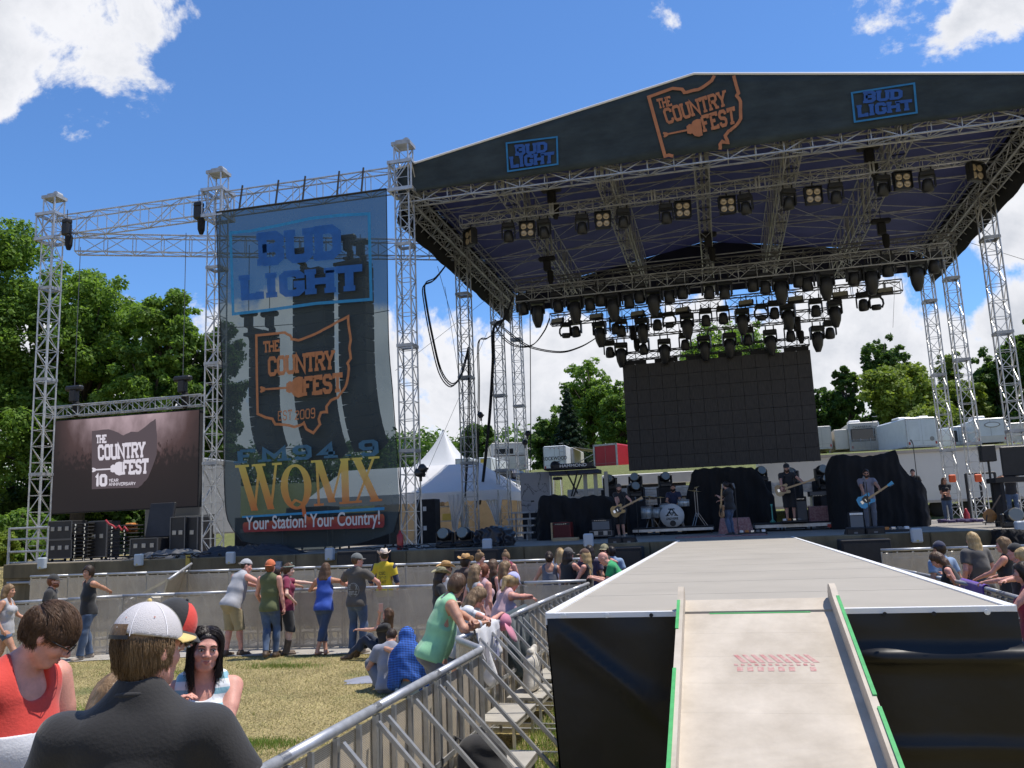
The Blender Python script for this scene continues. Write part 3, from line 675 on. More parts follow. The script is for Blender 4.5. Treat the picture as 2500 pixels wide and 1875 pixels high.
def letters(mb,text,mapf,stroke=.16,gap=.22,serif=.3,lift=0.0,th=None):
    """text laid out in a unit rectangle, each ribbon mapped by mapf(u,v,layer)"""
    W=sum(GL[c][0]*.6+gap for c in text)-gap+.0001; W+=stroke; x=stroke/2; lay=0
    for c in text:
        w,strokes,ser=GL[c]; w*=.6
        H=1-stroke
        def tr(p): return (x+p[0]*w, stroke/2+p[1]*H)
        rib=[([tr(p) for p in s],stroke) for s in strokes]
        for q in ser:
            cx,cy=tr(q); off=stroke*.0; rib.append(([(cx-serif*.5,cy+(0 if q[1]>.5 else 0)),(cx+serif*.5,cy)],stroke*.8))
        for s,t in rib:
            L,R,cl=ribbon(s,t); n=len(L); lay+=1
            P=[mapf(p.x/W,p.y,lay%5) for p in L]+[mapf(p.x/W,p.y,lay%5) for p in R]
            F=[(i,(i+1)%n,n+(i+1)%n,n+i) for i in range(n if cl else n-1)]
            mb.raw(P,F)
        x+=w+gap
    return mb
def quadmap(pl,corners,off=.006):
    """corners px: TL,TR,BL,BR on plane y=pl; mapping into that plane"""
    a,b,c,d=[AY(p[0],p[1],pl) for p in corners]
    def f(u,v,l=0):
        p=a*(1-u)*v+b*u*v+c*(1-u)*(1-v)+d*u*(1-v); return Vector((p.x,pl-off-.0006*l,p.z))
    return f
def polyribbon(mb,pxs,pl,t,off=.005,closed=False):
    P=[AY(p[0],p[1],pl) for p in pxs]; pts=[(p.x,p.z) for p in P]
    if closed: pts.append(pts[0])
    L,R,cl=ribbon(pts,t); n=len(L)
    mb.raw([(q.x,pl-off,q.y) for q in L]+[(q.x,pl-off,q.y) for q in R],[(i,(i+1)%n,n+(i+1)%n,n+i) for i in range(n if cl else n-1)])
def wobble(pts,k,amp,seed=3):
    r=random.Random(seed); out=[]
    for a,b in zip(pts,pts[1:]):
        for i in range(k):
            t=i/k; j=amp if i else 0; out.append((a[0]+(b[0]-a[0])*t+r.uniform(-j,j),a[1]+(b[1]-a[1])*t+r.uniform(-j,j)))
    return out+[pts[-1]]
BFONT=None
def plain_text(name,text,loc,size,mt,parent,rot=(R_(90),0,0),extr=.002,align='CENTER',sx=1,bold=0.):
    cu=bpy.data.curves.new(name,'FONT'); cu.body=text; cu.size=size; cu.align_x=align; cu.extrude=extr; cu.offset=bold
    o=bpy.data.objects.new('tmp',cu); COL.objects.link(o); dg=bpy.context.evaluated_depsgraph_get(); me=bpy.data.meshes.new_from_object(o.evaluated_get(dg)); bpy.data.objects.remove(o)
    o=link_mesh(name,me,mt,parent); o.location=loc; o.rotation_euler=rot; o.scale=(sx,1,1); return o
s=1/1.5086
OHB=[(480+x*s,300+y*s) for x,y in [(220,783),(325,772),(345,783),(350,797),(375,801),(405,790),(440,776),(470,760),(520,732),(558,713),(562,760),(568,800),(563,830),(568,868),(556,885),(561,905),(553,960),(540,985),(520,1012),(495,1022),(478,1045),(480,1065),(458,1067),(450,1090),(455,1110),(430,1142),(405,1128),(395,1105),(385,1112),(360,1120),(325,1112),(290,1110),(280,1090),(255,1085),(225,1072)]]
def guitar_shape(mb,f,side=1):
    """guitar silhouette in unit box, neck to the left"""
    body=[(.62,.30),(.70,.22),(.74,.26),(.80,.08),(.90,.0),(1,.05),(1,.95),(.90,1.0),(.80,.95),(.75,.78),(.70,.84),(.62,.72)]
    mb.raw([f(*p,0) for p in body],[tuple(range(len(body)))])
    mb.raw([f(*p,1) for p in [(.10,.44),(.63,.44),(.63,.56),(.10,.56)]],[(0,1,2,3)])
    hd=[(0,.36),(.03,.28),(.12,.38),(.14,.5),(.12,.62),(.03,.72),(0,.64),(.03,.5)]
    mb.raw([f(*p,2) for p in hd],[tuple(range(8))])
def printmat(name,col,op,rough=.7,grad=None):
    m=mat(name,col,rough,var=.12,vs=6)
    nt,b=nodes_of(m)
    if grad:
        tc=nt.nodes.new('ShaderNodeTexCoord'); sp=nt.nodes.new('ShaderNodeSeparateXYZ'); nt.links.new(tc.outputs['Object'],sp.inputs[0])
        mrn=nt.nodes.new('ShaderNodeMapRange'); nt.links.new(sp.outputs[2],mrn.inputs[0]); mrn.inputs[1].default_value=grad[0]; mrn.inputs[2].default_value=grad[1]
        cr=nt.nodes.new('ShaderNodeValToRGB'); cr.color_ramp.elements[0].color=rgba(grad[2]); cr.color_ramp.elements[1].color=rgba(grad[3]); nt.links.new(mrn.outputs[0],cr.inputs[0]); nt.links.new(cr.outputs[0],b.inputs['Base Color'])
    if op<1:
        t=nt.nodes.new('ShaderNodeBsdfTransparent'); mx=nt.nodes.new('ShaderNodeMixShader'); mx.inputs[0].default_value=op
        nt.links.new(t.outputs[0],mx.inputs[1]); nt.links.new(b.outputs[0],mx.inputs[2]); nt.links.new(mx.outputs[0],nt.nodes['Material Output'].inputs[0])
    return m
FP=FY-.05
ORG=printmat('orange_print',(.42,.16,.065),1); BLU=printmat('blue_print',(.02,.085,.30),1); BLL=printmat('light_blue_print',(.02,.17,.36),1)
def z1(x,y): return (960+x/2.765,150+y/2.765)
def z2(x,y): return (1700+x/2.765,150+y/2.765)
m=MB(); letters(m,'THE',quadmap(FP,[z1(1775,255),z1(1868,232),z1(1793,322),z1(1885,300)]),.2,.26,.34)
letters(m,'COUNTRY',quadmap(FP,[z1(1815,322),z2(192,192),z1(1850,428),z2(210,300)]),.19,.24,.32)
letters(m,'FEST',quadmap(FP,[z1(2070,368),z2(258,302),z1(2100,480),z2(272,420)]),.2,.26,.36)
guitar_shape(m,quadmap(FP,[z1(1812,455),z1(2075,383),z1(1830,540),z1(2090,505)]))
out=[z1(2168,96),z1(2150,130),z1(2110,160),z1(2060,190),z1(2000,203),z1(1965,210),z1(1950,188),z1(1885,182),z1(1725,240),z1(1835,640),z1(1860,632),z1(1890,640)]
polyribbon(m,wobble(out[:8],2,1.2)+out[8:],FP,.09,.004)
out2=[z2(252,96),z2(285,215),z2(272,232),z2(298,270),z2(298,330),z2(300,385),z2(275,425),z2(240,455),z2(218,470),z2(195,500),z2(205,525),z2(212,548),z2(190,545),z2(175,540),z2(160,560),z2(160,595)]
polyribbon(m,wobble(out2,2,1.2),FP,.085,.004)
m.build('festival_emblem',ORG,rf,world=True)
m=MB(); letters(m,'BUD',quadmap(FP,[z1(822,563),z1(1040,540),z1(828,640),z1(1040,612)]),.25,.30,.34)
letters(m,'LIGHT',quadmap(FP,[z1(785,642),z1(1088,608),z1(795,722),z1(1082,688)]),.25,.30,.34)
letters(m,'BUD',quadmap(FP,[z2(1130,200),z2(1392,185),z2(1130,285),z2(1392,252)]),.25,.30,.34)
letters(m,'LIGHT',quadmap(FP,[z2(1085,295),z2(1455,255),z2(1092,380),z2(1460,328)]),.25,.30,.34)
m.build('beer_lettering',BLU,rf,world=True)
m=MB()
polyribbon(m,[z1(765,552),z1(1105,510),z1(1110,693),z1(775,742)],FP,.05,.004,True)
polyribbon(m,[z2(1050,213),z2(1470,148),z2(1488,345),z2(1070,408)],FP,.05,.004,True)
m.build('lettering_frame',BLL,rf,world=True)
BY=22.12
BANM=mat('banner_mesh',(.06,.082,.088),.75,var=.2,vs=.6,bump=.4,bs=2.5)
ntB,bB=nodes_of(BANM); tb_=ntB.nodes.new('ShaderNodeBsdfTransparent'); tb_.inputs[0].default_value=(.36,.43,.46,1); mb_=ntB.nodes.new('ShaderNodeMixShader'); mb_.inputs[0].default_value=.56
ntB.links.new(tb_.outputs[0],mb_.inputs[1]); ntB.links.new(bB.outputs[0],mb_.inputs[2]); ntB.links.new(mb_.outputs[0],ntB.nodes['Material Output'].inputs[0])
bn=thing('hanging_banner','huge see-through dark mesh banner hanging between two lattice towers','banner',(-11.6,BY,2.0))
Lp=[(528,520),(531,640),(536,760),(541,880),(544,1000),(546,1100),(548,1200),(556,1270),(590,1322)]
Rp=[(943,463),(945,600),(947,760),(950,860),(958,950),(966,1060),(973,1160),(977,1240),(962,1300)]
A=[AY(*p,BY) for p in Lp]; Bq=[AY(*p,BY) for p in Rp]
def catm(P,t):
    n=len(P)-1; f=t*n; i=min(n-1,int(f)); u=f-i; p0=P[max(0,i-1)];p1=P[i];p2=P[i+1];p3=P[min(n,i+2)]
    return .5*((2*p1)+(p2-p0)*u+(2*p0-5*p1+4*p2-p3)*u*u+(3*p1-p0-3*p2+p3)*u**3)
nu,nv=60,90; V=[]
for j in range(nv+1):
    t=j/nv; a=catm(A,t); b=catm(Bq,t)
    for i in range(nu+1):
        u=i/nu; p=a.lerp(b,u); low=max(0,(t-.55)/.45)
        y=BY+.05*math.sin(u*9+t*3)*t+.035*math.sin(u*23+1)*t*t+low*low*.25*math.sin(math.pi*u)+.03*math.sin(t*14+u*5)*low
        z=p.z-(.10*math.sin(math.pi*u) if t>.98 else 0)-low**3*.25*math.sin(math.pi*u)
        V.append((p.x,y,z))
mB=MB(); mB.raw(V,[(j*(nu+1)+i,j*(nu+1)+i+1,(j+1)*(nu+1)+i+1,(j+1)*(nu+1)+i) for j in range(nv) for i in range(nu)]); mB.build('mesh_cloth',BANM,bn,True,world=True)
m=MB(); m.path([Vector(V[i])+Vector((0,0,.02)) for i in range(0,nu+1,4)],.03,6); m.build('top_hem',BLKM,bn,world=True)
m=MB()
for P_ in(A,Bq): m.path([catm(P_,k/24)+Vector((0,.01,0)) for k in range(25)],.014,5)
m.build('side_hem',BLKM,bn,world=True)
m=MB()
for u in(.14,.36,.52,.72,.86):
    p=A[0].lerp(Bq[0],u); 
    m.tube(p,(p.x,22.3,12.9),.03,5)
m.build('tie_strap',BLKM,bn,world=True)
m=MB()
for (xa,ya),(xb,yb) in [((545,800),(950,758)),((548,1095),(975,1070))]:
    a=AY(xa,ya,BY+.3); b=AY(xb,yb,BY+.3); m.path([a.lerp(b,i/12)-Vector((0,0,.12*math.sin(math.pi*i/12))) for i in range(13)],.012,5)
m.build('cross_cord',RUB,bn,world=True)
BPL=BY-.14
def zb(x,y): return (480+x/1.5086,300+y/1.5086)
Bb=printmat('banner_blue',(.012,.10,.34),.93); Bl=printmat('banner_light_blue',(.02,.23,.46),.93); Bo=printmat('banner_orange',(.44,.17,.06),.95)
Bf=printmat('banner_pale_blue',(.04,.13,.21),.9); By_=printmat('banner_gradient',(.6,.4,.1),.88,grad=(0,0,(1,1,1),(1,1,1)))
m=MB(); letters(m,'BUD',quadmap(BPL,[zb(225,405),zb(530,370),zb(230,530),zb(535,500)]),.25,.30,.34); letters(m,'LIGHT',quadmap(BPL,[zb(160,560),zb(610,520),zb(165,655),zb(612,618)]),.25,.30,.34); m.build('beer_lettering',Bb,bn,world=True)
m=MB(); polyribbon(m,[zb(125,405),zb(200,398),zb(300,378),zb(420,352),zb(530,340),zb(635,335),zb(643,650),zb(440,665),zb(260,690),zb(135,704)],BPL,.09,.004,True); m.build('lettering_frame',Bl,bn,world=True)
m=MB(); letters(m,'THE',quadmap(BPL,[zb(245,805),zb(305,798),zb(247,848),zb(307,842)]),.2,.26,.34)
letters(m,'COUNTRY',quadmap(BPL,[zb(262,862),zb(508,835),zb(264,935),zb(508,908)]),.2,.22,.32)
letters(m,'FEST',quadmap(BPL,[zb(392,935),zb(538,918),zb(393,1008),zb(538,992)]),.22,.24,.36)
guitar_shape(m,quadmap(BPL,[zb(233,955),zb(392,932),zb(233,1010),zb(390,1012)]))
letters(m,'EST',quadmap(BPL,[zb(300,1062),zb(352,1055),zb(300,1098),zb(352,1094)]),.12,.3,.12); letters(m,'2009',quadmap(BPL,[zb(362,1060),zb(437,1048),zb(362,1094),zb(437,1088)]),.13,.24,.1)
polyribbon(m,wobble(OHB+[OHB[0]],2,1.0)[:-1],BPL,.075,.004,True); m.build('festival_emblem',Bo,bn,world=True)
m=MB(); letters(m,'FM94.9',quadmap(BPL,[zb(150,1205),zb(668,1165),zb(152,1255),zb(672,1225)]),.2,.42,.5); m.build('frequency_lettering',Bf,bn,world=True)
zt=AY(*zb(400,1240),BPL).z; zl=AY(*zb(400,1440),BPL).z
By_=printmat('banner_station_print',(.6,.4,.1),.88,grad=(zl-2.0,zt-2.0,(.55,.12,.03),(.62,.50,.10)))
fW=quadmap(BPL,[zb(150,1262),zb(678,1228),zb(165,1432),zb(680,1392)])
m=MB()
def seg(pts,t,l):
    L,R,cl=ribbon(pts,t); n=len(L); m.raw([fW(p.x,p.y,l) for p in L]+[fW(p.x,p.y,l) for p in R],[(i,(i+1)%n,n+(i+1)%n,n+i) for i in range(n if cl else n-1)])
def strok(a,b,t,l): # near-vertical stroke with horizontal thickness t
    (x0,y0),(x1,y1)=a,b; m.raw([fW(x0-t/2,y0,l),fW(x0+t/2,y0,l),fW(x1+t/2,y1,l),fW(x1-t/2,y1,l)],[(0,1,2,3)])
def serf(x,y,w,l): m.raw([fW(x-w/2,y-.025,l),fW(x+w/2,y-.025,l),fW(x+w/2,y+.025,l),fW(x-w/2,y+.025,l)],[(0,1,2,3)])
strok((.03,1),(.10,0),.05,0); strok((.16,1),(.10,0),.018,1); strok((.15,1),(.22,0),.05,2); strok((.28,1),(.22,0),.018,3); serf(.035,.98,.1,4); serf(.155,.98,.1,3); serf(.285,.98,.07,4)
el=[(.41+.095*math.cos(t)*1.0,.45+.47*math.sin(t)) for t in np.linspace(0,2*math.pi,28)]
A2=[(.41+.11*math.cos(t),.45+.5*math.sin(t)) for t in np.linspace(0,2*math.pi,29)]; B2=[(.41+.058*math.cos(t),.45+.44*math.sin(t)) for t in np.linspace(0,2*math.pi,29)]
m.raw([fW(*p,0) for p in A2]+[fW(*p,0) for p in B2],[(i,i+1,29+i+1,29+i) for i in range(28)])
seg([(.36,.05),(.40,.16),(.45,.08),(.46,-.2),(.49,-.27),(.52,-.22)],.028,2)
strok((.565,1),(.565,0),.018,0); strok((.575,1),(.66,.05),.05,1); strok((.745,1),(.66,.05),.016,2); strok((.755,1),(.755,0),.05,3); serf(.565,.02,.07,4); serf(.755,.02,.09,4); serf(.56,.98,.07,3); serf(.765,.98,.08,2)
strok((.835,1),(.965,0),.052,0); strok((.955,1),(.83,0),.018,1); serf(.835,.98,.085,2); serf(.955,.98,.075,2); serf(.83,.02,.075,3); serf(.965,.02,.085,3)
m.build('station_lettering',By_,bn,world=True)
m=MB(); m.raw([quadmap(BPL,[zb(168,1448),zb(692,1415),zb(168,1455),zb(692,1426)])(u,v,0) for u,v in[(0,0),(1,0),(1,1),(0,1)]],[(0,1,2,3)]); m.build('blue_rule',Bl,bn,world=True)
Br=printmat('banner_red',(.42,.06,.04),.8,grad=(.45,.8,(.30,.03,.03),(.5,.14,.04)))
fR=quadmap(BPL,[zb(170,1472),zb(692,1440),zb(172,1508),zb(692,1490)])
m=MB(); m.raw([fR(u,v,0) for u,v in[(0,.2),(.01,0),(.99,0),(1,.2),(1,.8),(.99,1),(.01,1),(0,.8)]],[tuple(range(8))]); m.build('slogan_bar',Br,bn,world=True)
a=fR(0,.18,3); b=fR(1,.22,3); 
o=plain_text('slogan_lettering','Your Station! Your Country!',(0,0,0),.52,mat('print_white',(.55,.56,.56),.7),bn,extr=.001,bold=.008)
c=(a+b)/2-Vector(bn.location); wd=max(v.co.x for v in o.data.vertices)-min(v.co.x for v in o.data.vertices)
o.location=(c.x,c.y-.012,c.z+.02); o.rotation_euler=(R_(90),0,0); k=(b-a).length*.95/wd; o.scale=(k,1,1); o.rotation_euler=(R_(90),math.atan2(-(b.z-a.z),(b-a).length),0)
SCY=23.6
def em(name,col,st,rough=.5):
    m=bpy.data.materials.new(name); m.use_nodes=True; b=m.node_tree.nodes['Principled BSDF']; b.inputs['Base Color'].default_value=(.02,.02,.02,1); b.inputs['Emission Color'].default_value=rgba(col); b.inputs['Emission Strength'].default_value=st; b.inputs['Roughness'].default_value=.7
    b.inputs['Specular IOR Level'].default_value=.1; return m
vsn=thing('video_screen','large video screen showing the festival emblem, hanging from a short truss','video screen',tuple(AY(300,1120,SCY)))
c4=[AY(*p,SCY) for p in[(133,1027),(484,1003),(484,1236),(127,1252)]]
for p in c4[1:3]: p.x=(c4[1].x+c4[2].x)/2
for p in(c4[0],c4[3]): p.x=(c4[0].x+c4[3].x)/2
zt_=(c4[0].z+c4[1].z)/2; zb_=(c4[2].z+c4[3].z)/2; xl_,xr_=c4[0].x,c4[1].x
m=MB(); m.box(((xl_+xr_)/2,SCY+.12,(zt_+zb_)/2),(xr_-xl_+.06,.22,zt_-zb_+.06)); m.build('cabinet',BLKM,vsn,world=True)
SM=em('video_picture',(1,1,1),.42); nS=SM.node_tree; bS_=nS.nodes['Principled BSDF']
tcS=nS.nodes.new('ShaderNodeTexCoord'); mpS=nS.nodes.new('ShaderNodeMapping'); nS.links.new(tcS.outputs['Generated'],mpS.inputs[0]); sxS=nS.nodes.new('ShaderNodeSeparateXYZ'); nS.links.new(tcS.outputs['Generated'],sxS.inputs[0])
def mS(op,a,b=None):
    n=nS.nodes.new('ShaderNodeMath'); n.operation=op
    for i,x in enumerate((a,b)):
        if x is None: continue
        if isinstance(x,(int,float)): n.inputs[i].default_value=x
        else: nS.links.new(x,n.inputs[i])
    return n.outputs[0]
nz_=nS.nodes.new('ShaderNodeTexNoise'); nz_.inputs['Scale'].default_value=5; nz_.inputs['Detail'].default_value=5; mpS.inputs['Scale'].default_value=(3.2,1,1.0); nS.links.new(mpS.outputs[0],nz_.inputs['Vector'])
gx_=mS('SUBTRACT',sxS.outputs[0],.52); gl=mS('SUBTRACT',1.0,mS('MULTIPLY',mS('MULTIPLY',gx_,gx_),3.4)); v=mS('MULTIPLY',gl,mS('POWER',sxS.outputs[2],1.6))
v=mS('MULTIPLY',v,mS('ADD',.55,mS('MULTIPLY',nz_.outputs['Fac'],.9)))
nh=nS.nodes.new('ShaderNodeTexNoise'); nh.inputs['Scale'].default_value=16; nh.inputs['Detail'].default_value=3; nS.links.new(mpS.outputs[0],nh.inputs['Vector'])
lim=mS('ADD',.18,mS('MULTIPLY',nh.outputs['Fac'],.75)); crowd=nS.nodes.new('ShaderNodeMapRange'); crowd.inputs[1].default_value=-.05; crowd.inputs[2].default_value=.06; nS.links.new(mS('SUBTRACT',sxS.outputs[2],lim),crowd.inputs[0])
v=mS('MULTIPLY',v,mS('ADD',.22,mS('MULTIPLY',crowd.outputs[0],.78)))
crS=nS.nodes.new('ShaderNodeValToRGB'); crS.color_ramp.elements[0].color=(.035,.028,.028,1); crS.color_ramp.elements[1].color=(.80,.60,.66,1); e=crS.color_ramp.elements.new(.35); e.color=(.14,.085,.085,1)
nS.links.new(v,crS.inputs[0]); nS.links.new(crS.outputs[0],bS_.inputs['Emission Color'])
m=MB(); m.raw([(xl_,SCY,zb_),(xr_,SCY,zb_),(xr_,SCY,zt_),(xl_,SCY,zt_)],[(0,1,2,3)]); m.build('picture',SM,vsn,world=True)
def zs(x,y): return (x/1.659,400+y/1.659)
OHS=[zs(372,1082),zs(440,1075),zs(470,1085),zs(500,1100),zs(530,1085),zs(560,1085),zs(600,1055),zs(630,1032),zs(636,1100),zs(634,1180),zs(600,1270),zs(575,1300),zs(560,1312),zs(372,1318)]
m=MB(); P=[AY(*p,SCY-.01) for p in wobble(OHS,3,.8)]; m.raw(P,[tuple(range(len(P)))]); m.build('state_silhouette',em('video_grey',(.13,.10,.115),.55),vsn,world=True)
WE=em('video_white',(.85,.8,.9),.62)
m=MB(); q=SCY-.014
letters(m,'THE',quadmap(q,[zs(390,1098),zs(432,1096),zs(390,1133),zs(432,1131)]),.22,.26,.34); letters(m,'COUNTRY',quadmap(q,[zs(396,1138),zs(588,1124),zs(398,1202),zs(588,1190)]),.21,.24,.34); letters(m,'FEST',quadmap(q,[zs(497,1200),zs(603,1192),zs(497,1260),zs(600,1256)]),.23,.24,.36)
guitar_shape(m,quadmap(q,[zs(373,1218),zs(495,1205),zs(373,1262),zs(495,1262)]))
letters(m,'10',quadmap(q,[zs(385,1258),zs(435,1256),zs(385,1308),zs(435,1306)]),.26,.2,.2); letters(m,'YEAR',quadmap(q,[zs(441,1276),zs(480,1275),zs(441,1289),zs(480,1288)]),.17,.22,.05); letters(m,'ANNIVERSARY',quadmap(q,[zs(441,1291),zs(550,1288),zs(441,1305),zs(550,1301)]),.16,.22,.05)
m.build('screen_lettering',WE,vsn,world=True)
a=AY(120,1008,SCY+.1); b=AY(498,977,SCY+.1); zz=(a.z+b.z)/2; t=truss_thing('screen_truss','short dull truss holding the left video screen',(a.x,SCY+.1,zz),(b.x,SCY+.1,zz),.3,.34,.42,.024,.013,mt=ALUD); t['label']='short lattice truss from which the left video screen hangs'; t['category']='truss'
def make_hoist(loc,top,label,group='chain hoists',hor=0,r=0):
    t=thing('chain_hoist',label,'hoist',tuple(loc),r,group)
    m=MB(); m.box((0,0,0),(.26,.24,.42),bev=.04); m.box((.0,0,.26),(.62 if hor else .3,.22,.18),bev=.05); m.build('motor_body',BLK,t)
    m=MB(); m.lathe([(.06,-.7),(.11,-.55),(.12,-.25),(.08,-.2)],(.1,0,0),8); m.build('chain_bag',BLKC,t)
    m=MB(); m.tube((0,0,.3),(0,0,top-loc[2]),.012,5); m.tube((0,0,-.2),(0,0,-.5),.02,5); m.build('chain',STEEL if top-loc[2]>3 else BLK,t)
    return t
for px,py,lb in[(181,967,'left chain hoist on top of the video screen truss'),(446,944,'right chain hoist on top of the video screen truss')]:
    make_hoist(AY(px,py,SCY+.1),12.2,lb,hor=1)
for px,py,lb in[(163,560,'hoist and black chain bag at the far left tower head'),(485,520,'hoist and black chain bag at the middle tower head')]:
    make_hoist(AY(px,py,22.2),12.9,lb,'hoists at the tower heads')
PAM=mat('speaker_grey_black',(.02,.021,.022),.7,var=.2,vs=4)
def line_array(px,pytop,pybot,Y,n,w,label,rz=-.22,curl=.9):
    a=AY(px,pytop,Y); b=AY(px,pybot,Y); H=a.z-b.z; h=H/n*1.03
    t=thing('line_array',label,'speaker array',(a.x,Y,a.z),rz,'line arrays behind the banner')
    m=MB(); m.box((0,.1,.08),(w*.95,.75,.1)); m.box((0,.1,.2),(.15,.9,.08)); m.build('flying_frame',BLK,t)
    z=0;y=0;an=0
    for i in range(n):
        an=curl*(max(0,i-n*.35)/(n*.65))**1.7*.75
        m=MB(); M=Matrix.Rotation(an,3,'X'); c=Vector((0,y,z))+M@Vector((0,.25,-h/2))
        m.box(c,(w,.5,h*.93),M=M,bev=.02); m.box(c+M@Vector((0,-.26,0)),(w*.9,.02,h*.8),M=M); m.build('speaker_box',PAM,t)
        e=M@Vector((0,0,-h)); y-=0; z+=e.z; y+=abs(e.y)*.9
    for dx in(-.3,.3): make=1
    return t
A1=line_array(753,672,1120,25.2,15,1.38,'central line array behind the banner, the tallest of the three')
line_array(857,650,1098,25.4,15,1.12,'right line array behind the banner, beside the roof tower')
line_array(633,822,1105,25.0,12,.93,'left line array behind the banner, smaller and hung lower')
for px,py,Y,lb in[(848,598,25.3,'upper hoist over the right line array'),(880,610,25.3,'second hoist over the right line array'),(735,630,25.2,'hoist over the central line array'),(607,785,25.0,'left hoist over the small line array'),(658,785,25.0,'right hoist over the small line array')]:
    make_hoist(AY(px,py,Y),12.0,lb,'hoists over the line arrays',hor=1)
LY=33.5
lw=thing('led_wall','big switched-off black video wall hanging at the back of the stage','video wall',tuple(AY(1765,1000,LY)))
c=[AY(*p,LY) for p in[(1520,892),(1978,853),(2005,1125),(1535,1150)]]; xl=(c[0].x+c[3].x)/2; xr=(c[1].x+c[2].x)/2; zt=(c[0].z+c[1].z)/2; zbm=(c[2].z+c[3].z)/2
LEDM=mat('led_black',(.012,.011,.011),.6,col2=(.055,.05,.046),vs=7,stretch=(5,1,.5),detail=3)
m=MB(); nxp,nzp=14,8
for i in range(nxp):
    for k in range(nzp):
        w=(xr-xl)/nxp; h=(zt-zbm)/nzp; m.box((xl+w*(i+.5),LY+.05,zbm+h*(k+.5)),(w-.012,.08,h-.012))
m.build('led_panel',LEDM,lw,world=True)
m=MB(); m.box(((xl+xr)/2,LY+.105,(zt+zbm)/2),(xr-xl-.02,.02,zt-zbm-.02)); m.build('backing',BLKM,lw,world=True)
m=MB()
for i in range(nxp):
    w=(xr-xl)/nxp; m.box((xl+w*(i+.5),LY+.12,(zt+zbm)/2),(.06,.04,zt-zbm)) 
for i in range(6): m.box((xl+.5+i*(xr-xl-1)/5,LY+.05,zt+.07),(.9,.08,.13))
m.build('panel_frame',BLKM,lw,world=True)
def ltruss(pa,pb,Y,w,h,bay,lb,mt=ALUD,r=.024):
    a=AY(*pa,Y); b=AY(*pb,Y); z=(a.z+b.z)/2; return truss_thing('lighting_truss',lb,(a.x,Y,z),(b.x,Y,z),w,h,bay,r,.013,mt=mt,group='lighting trusses'),a.x,b.x,z
ALS=mat('aluminium_shaded',(.17,.17,.17),.5,.4,var=.2,vs=6)  # same alloy, colour darkened to stand for shade on the rear trusses
T1,_,_,zT1=ltruss((1125,543),(2410,378),24.6,.3,.30,.42,'front lighting truss, shining alloy, across the stage',mt=ALU)
for px in(1345,1592,1845,2122):
    m=MB(); f=(px-1125)/(2410-1125); p=AY(px,543+(378-543)*f,24.6); m.box((p.x,24.6,zT1),(.05,.36,.36)); m.box((p.x+.09,24.6,zT1),(.05,.36,.36)); m.build('joint_plate',ALU,T1,world=True)
T2,_,_,zT2=ltruss((1262,722),(2315,618),29.5,.5,.5,.6,'second lighting truss hung with dark bell shaped lights')
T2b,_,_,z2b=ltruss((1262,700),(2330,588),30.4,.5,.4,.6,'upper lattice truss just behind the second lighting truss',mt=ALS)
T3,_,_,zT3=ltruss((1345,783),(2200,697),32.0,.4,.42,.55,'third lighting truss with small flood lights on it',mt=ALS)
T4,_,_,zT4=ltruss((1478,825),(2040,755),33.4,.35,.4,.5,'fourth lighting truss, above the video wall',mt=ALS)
T5,_,_,zT5=ltruss((1525,873),(1975,832),33.7,.3,.3,.45,'short black truss from which the video wall hangs',mt=BLK)
LENS=mat('warm_lens',(.45,.36,.24),.25,.3); LENS2=mat('lens_glass',(.22,.21,.17),.12,.4); FLD=mat('flood_lens',(.45,.43,.33),.3)
LB=mat('lamp_black',(.014,.015,.017),.45,var=.2,vs=9)
def proto_spot():
    t=thing('moving_light','x','stage light',(0,0,0),0,'g')
    m=MB(); m.tube((-.12,0,.0),(-.12,0,.14),.02,6); m.tube((.12,0,0),(.12,0,.14),.02,6); m.box((0,0,.01),(.26,.03,.02)); m.build('clamp',BLK,t)
    m=MB(); m.box((0,0,-.06),(.36,.26,.13),bev=.02); m.build('base',LB,t)
    m=MB(); m.box((-.18,0,-.27),(.04,.13,.34),bev=.01); m.box((.18,0,-.27),(.04,.13,.34),bev=.01); m.box((0,0,-.135),(.38,.12,.03)); m.build('yoke',LB,t)
    M=Matrix.Rotation(R_(20),3,'X')
    m=MB(); m.lathe([(.05,.17),(.11,.14),(.135,.02),(.15,-.1),(.135,-.17),(.11,-.18)],(0,0,-.36),14,M); hd=m.build('head',LB,t,True)
    m=MB(); m.lathe([(.115,-.17),(.10,-.186)],(0,0,-.36),14,M); m.build('lens',LENS2,hd)
    return t
def proto_bell():
    t=thing('moving_light','x','stage light',(0,0,0),0,'g')
    m=MB(); m.tube((-.12,0,.0),(-.12,0,.14),.02,6); m.tube((.12,0,0),(.12,0,.14),.02,6); m.box((0,0,.01),(.26,.03,.02)); m.build('clamp',BLK,t)
    m=MB(); m.box((0,0,-.07),(.42,.3,.15),bev=.03); m.build('base',LB,t)
    m=MB(); m.box((-.19,0,-.26),(.045,.18,.3),bev=.015); m.box((.19,0,-.26),(.045,.18,.3),bev=.015); m.build('yoke',LB,t)
    m=MB(); m.lathe([(.10,.12),(.165,.06),(.175,-.12),(.15,-.3),(.09,-.46),(.07,-.5),(.03,-.5)],(0,0,-.3),14,Matrix.Rotation(R_(6),3,'X')); m.build('head',LB,t,True)
    return t
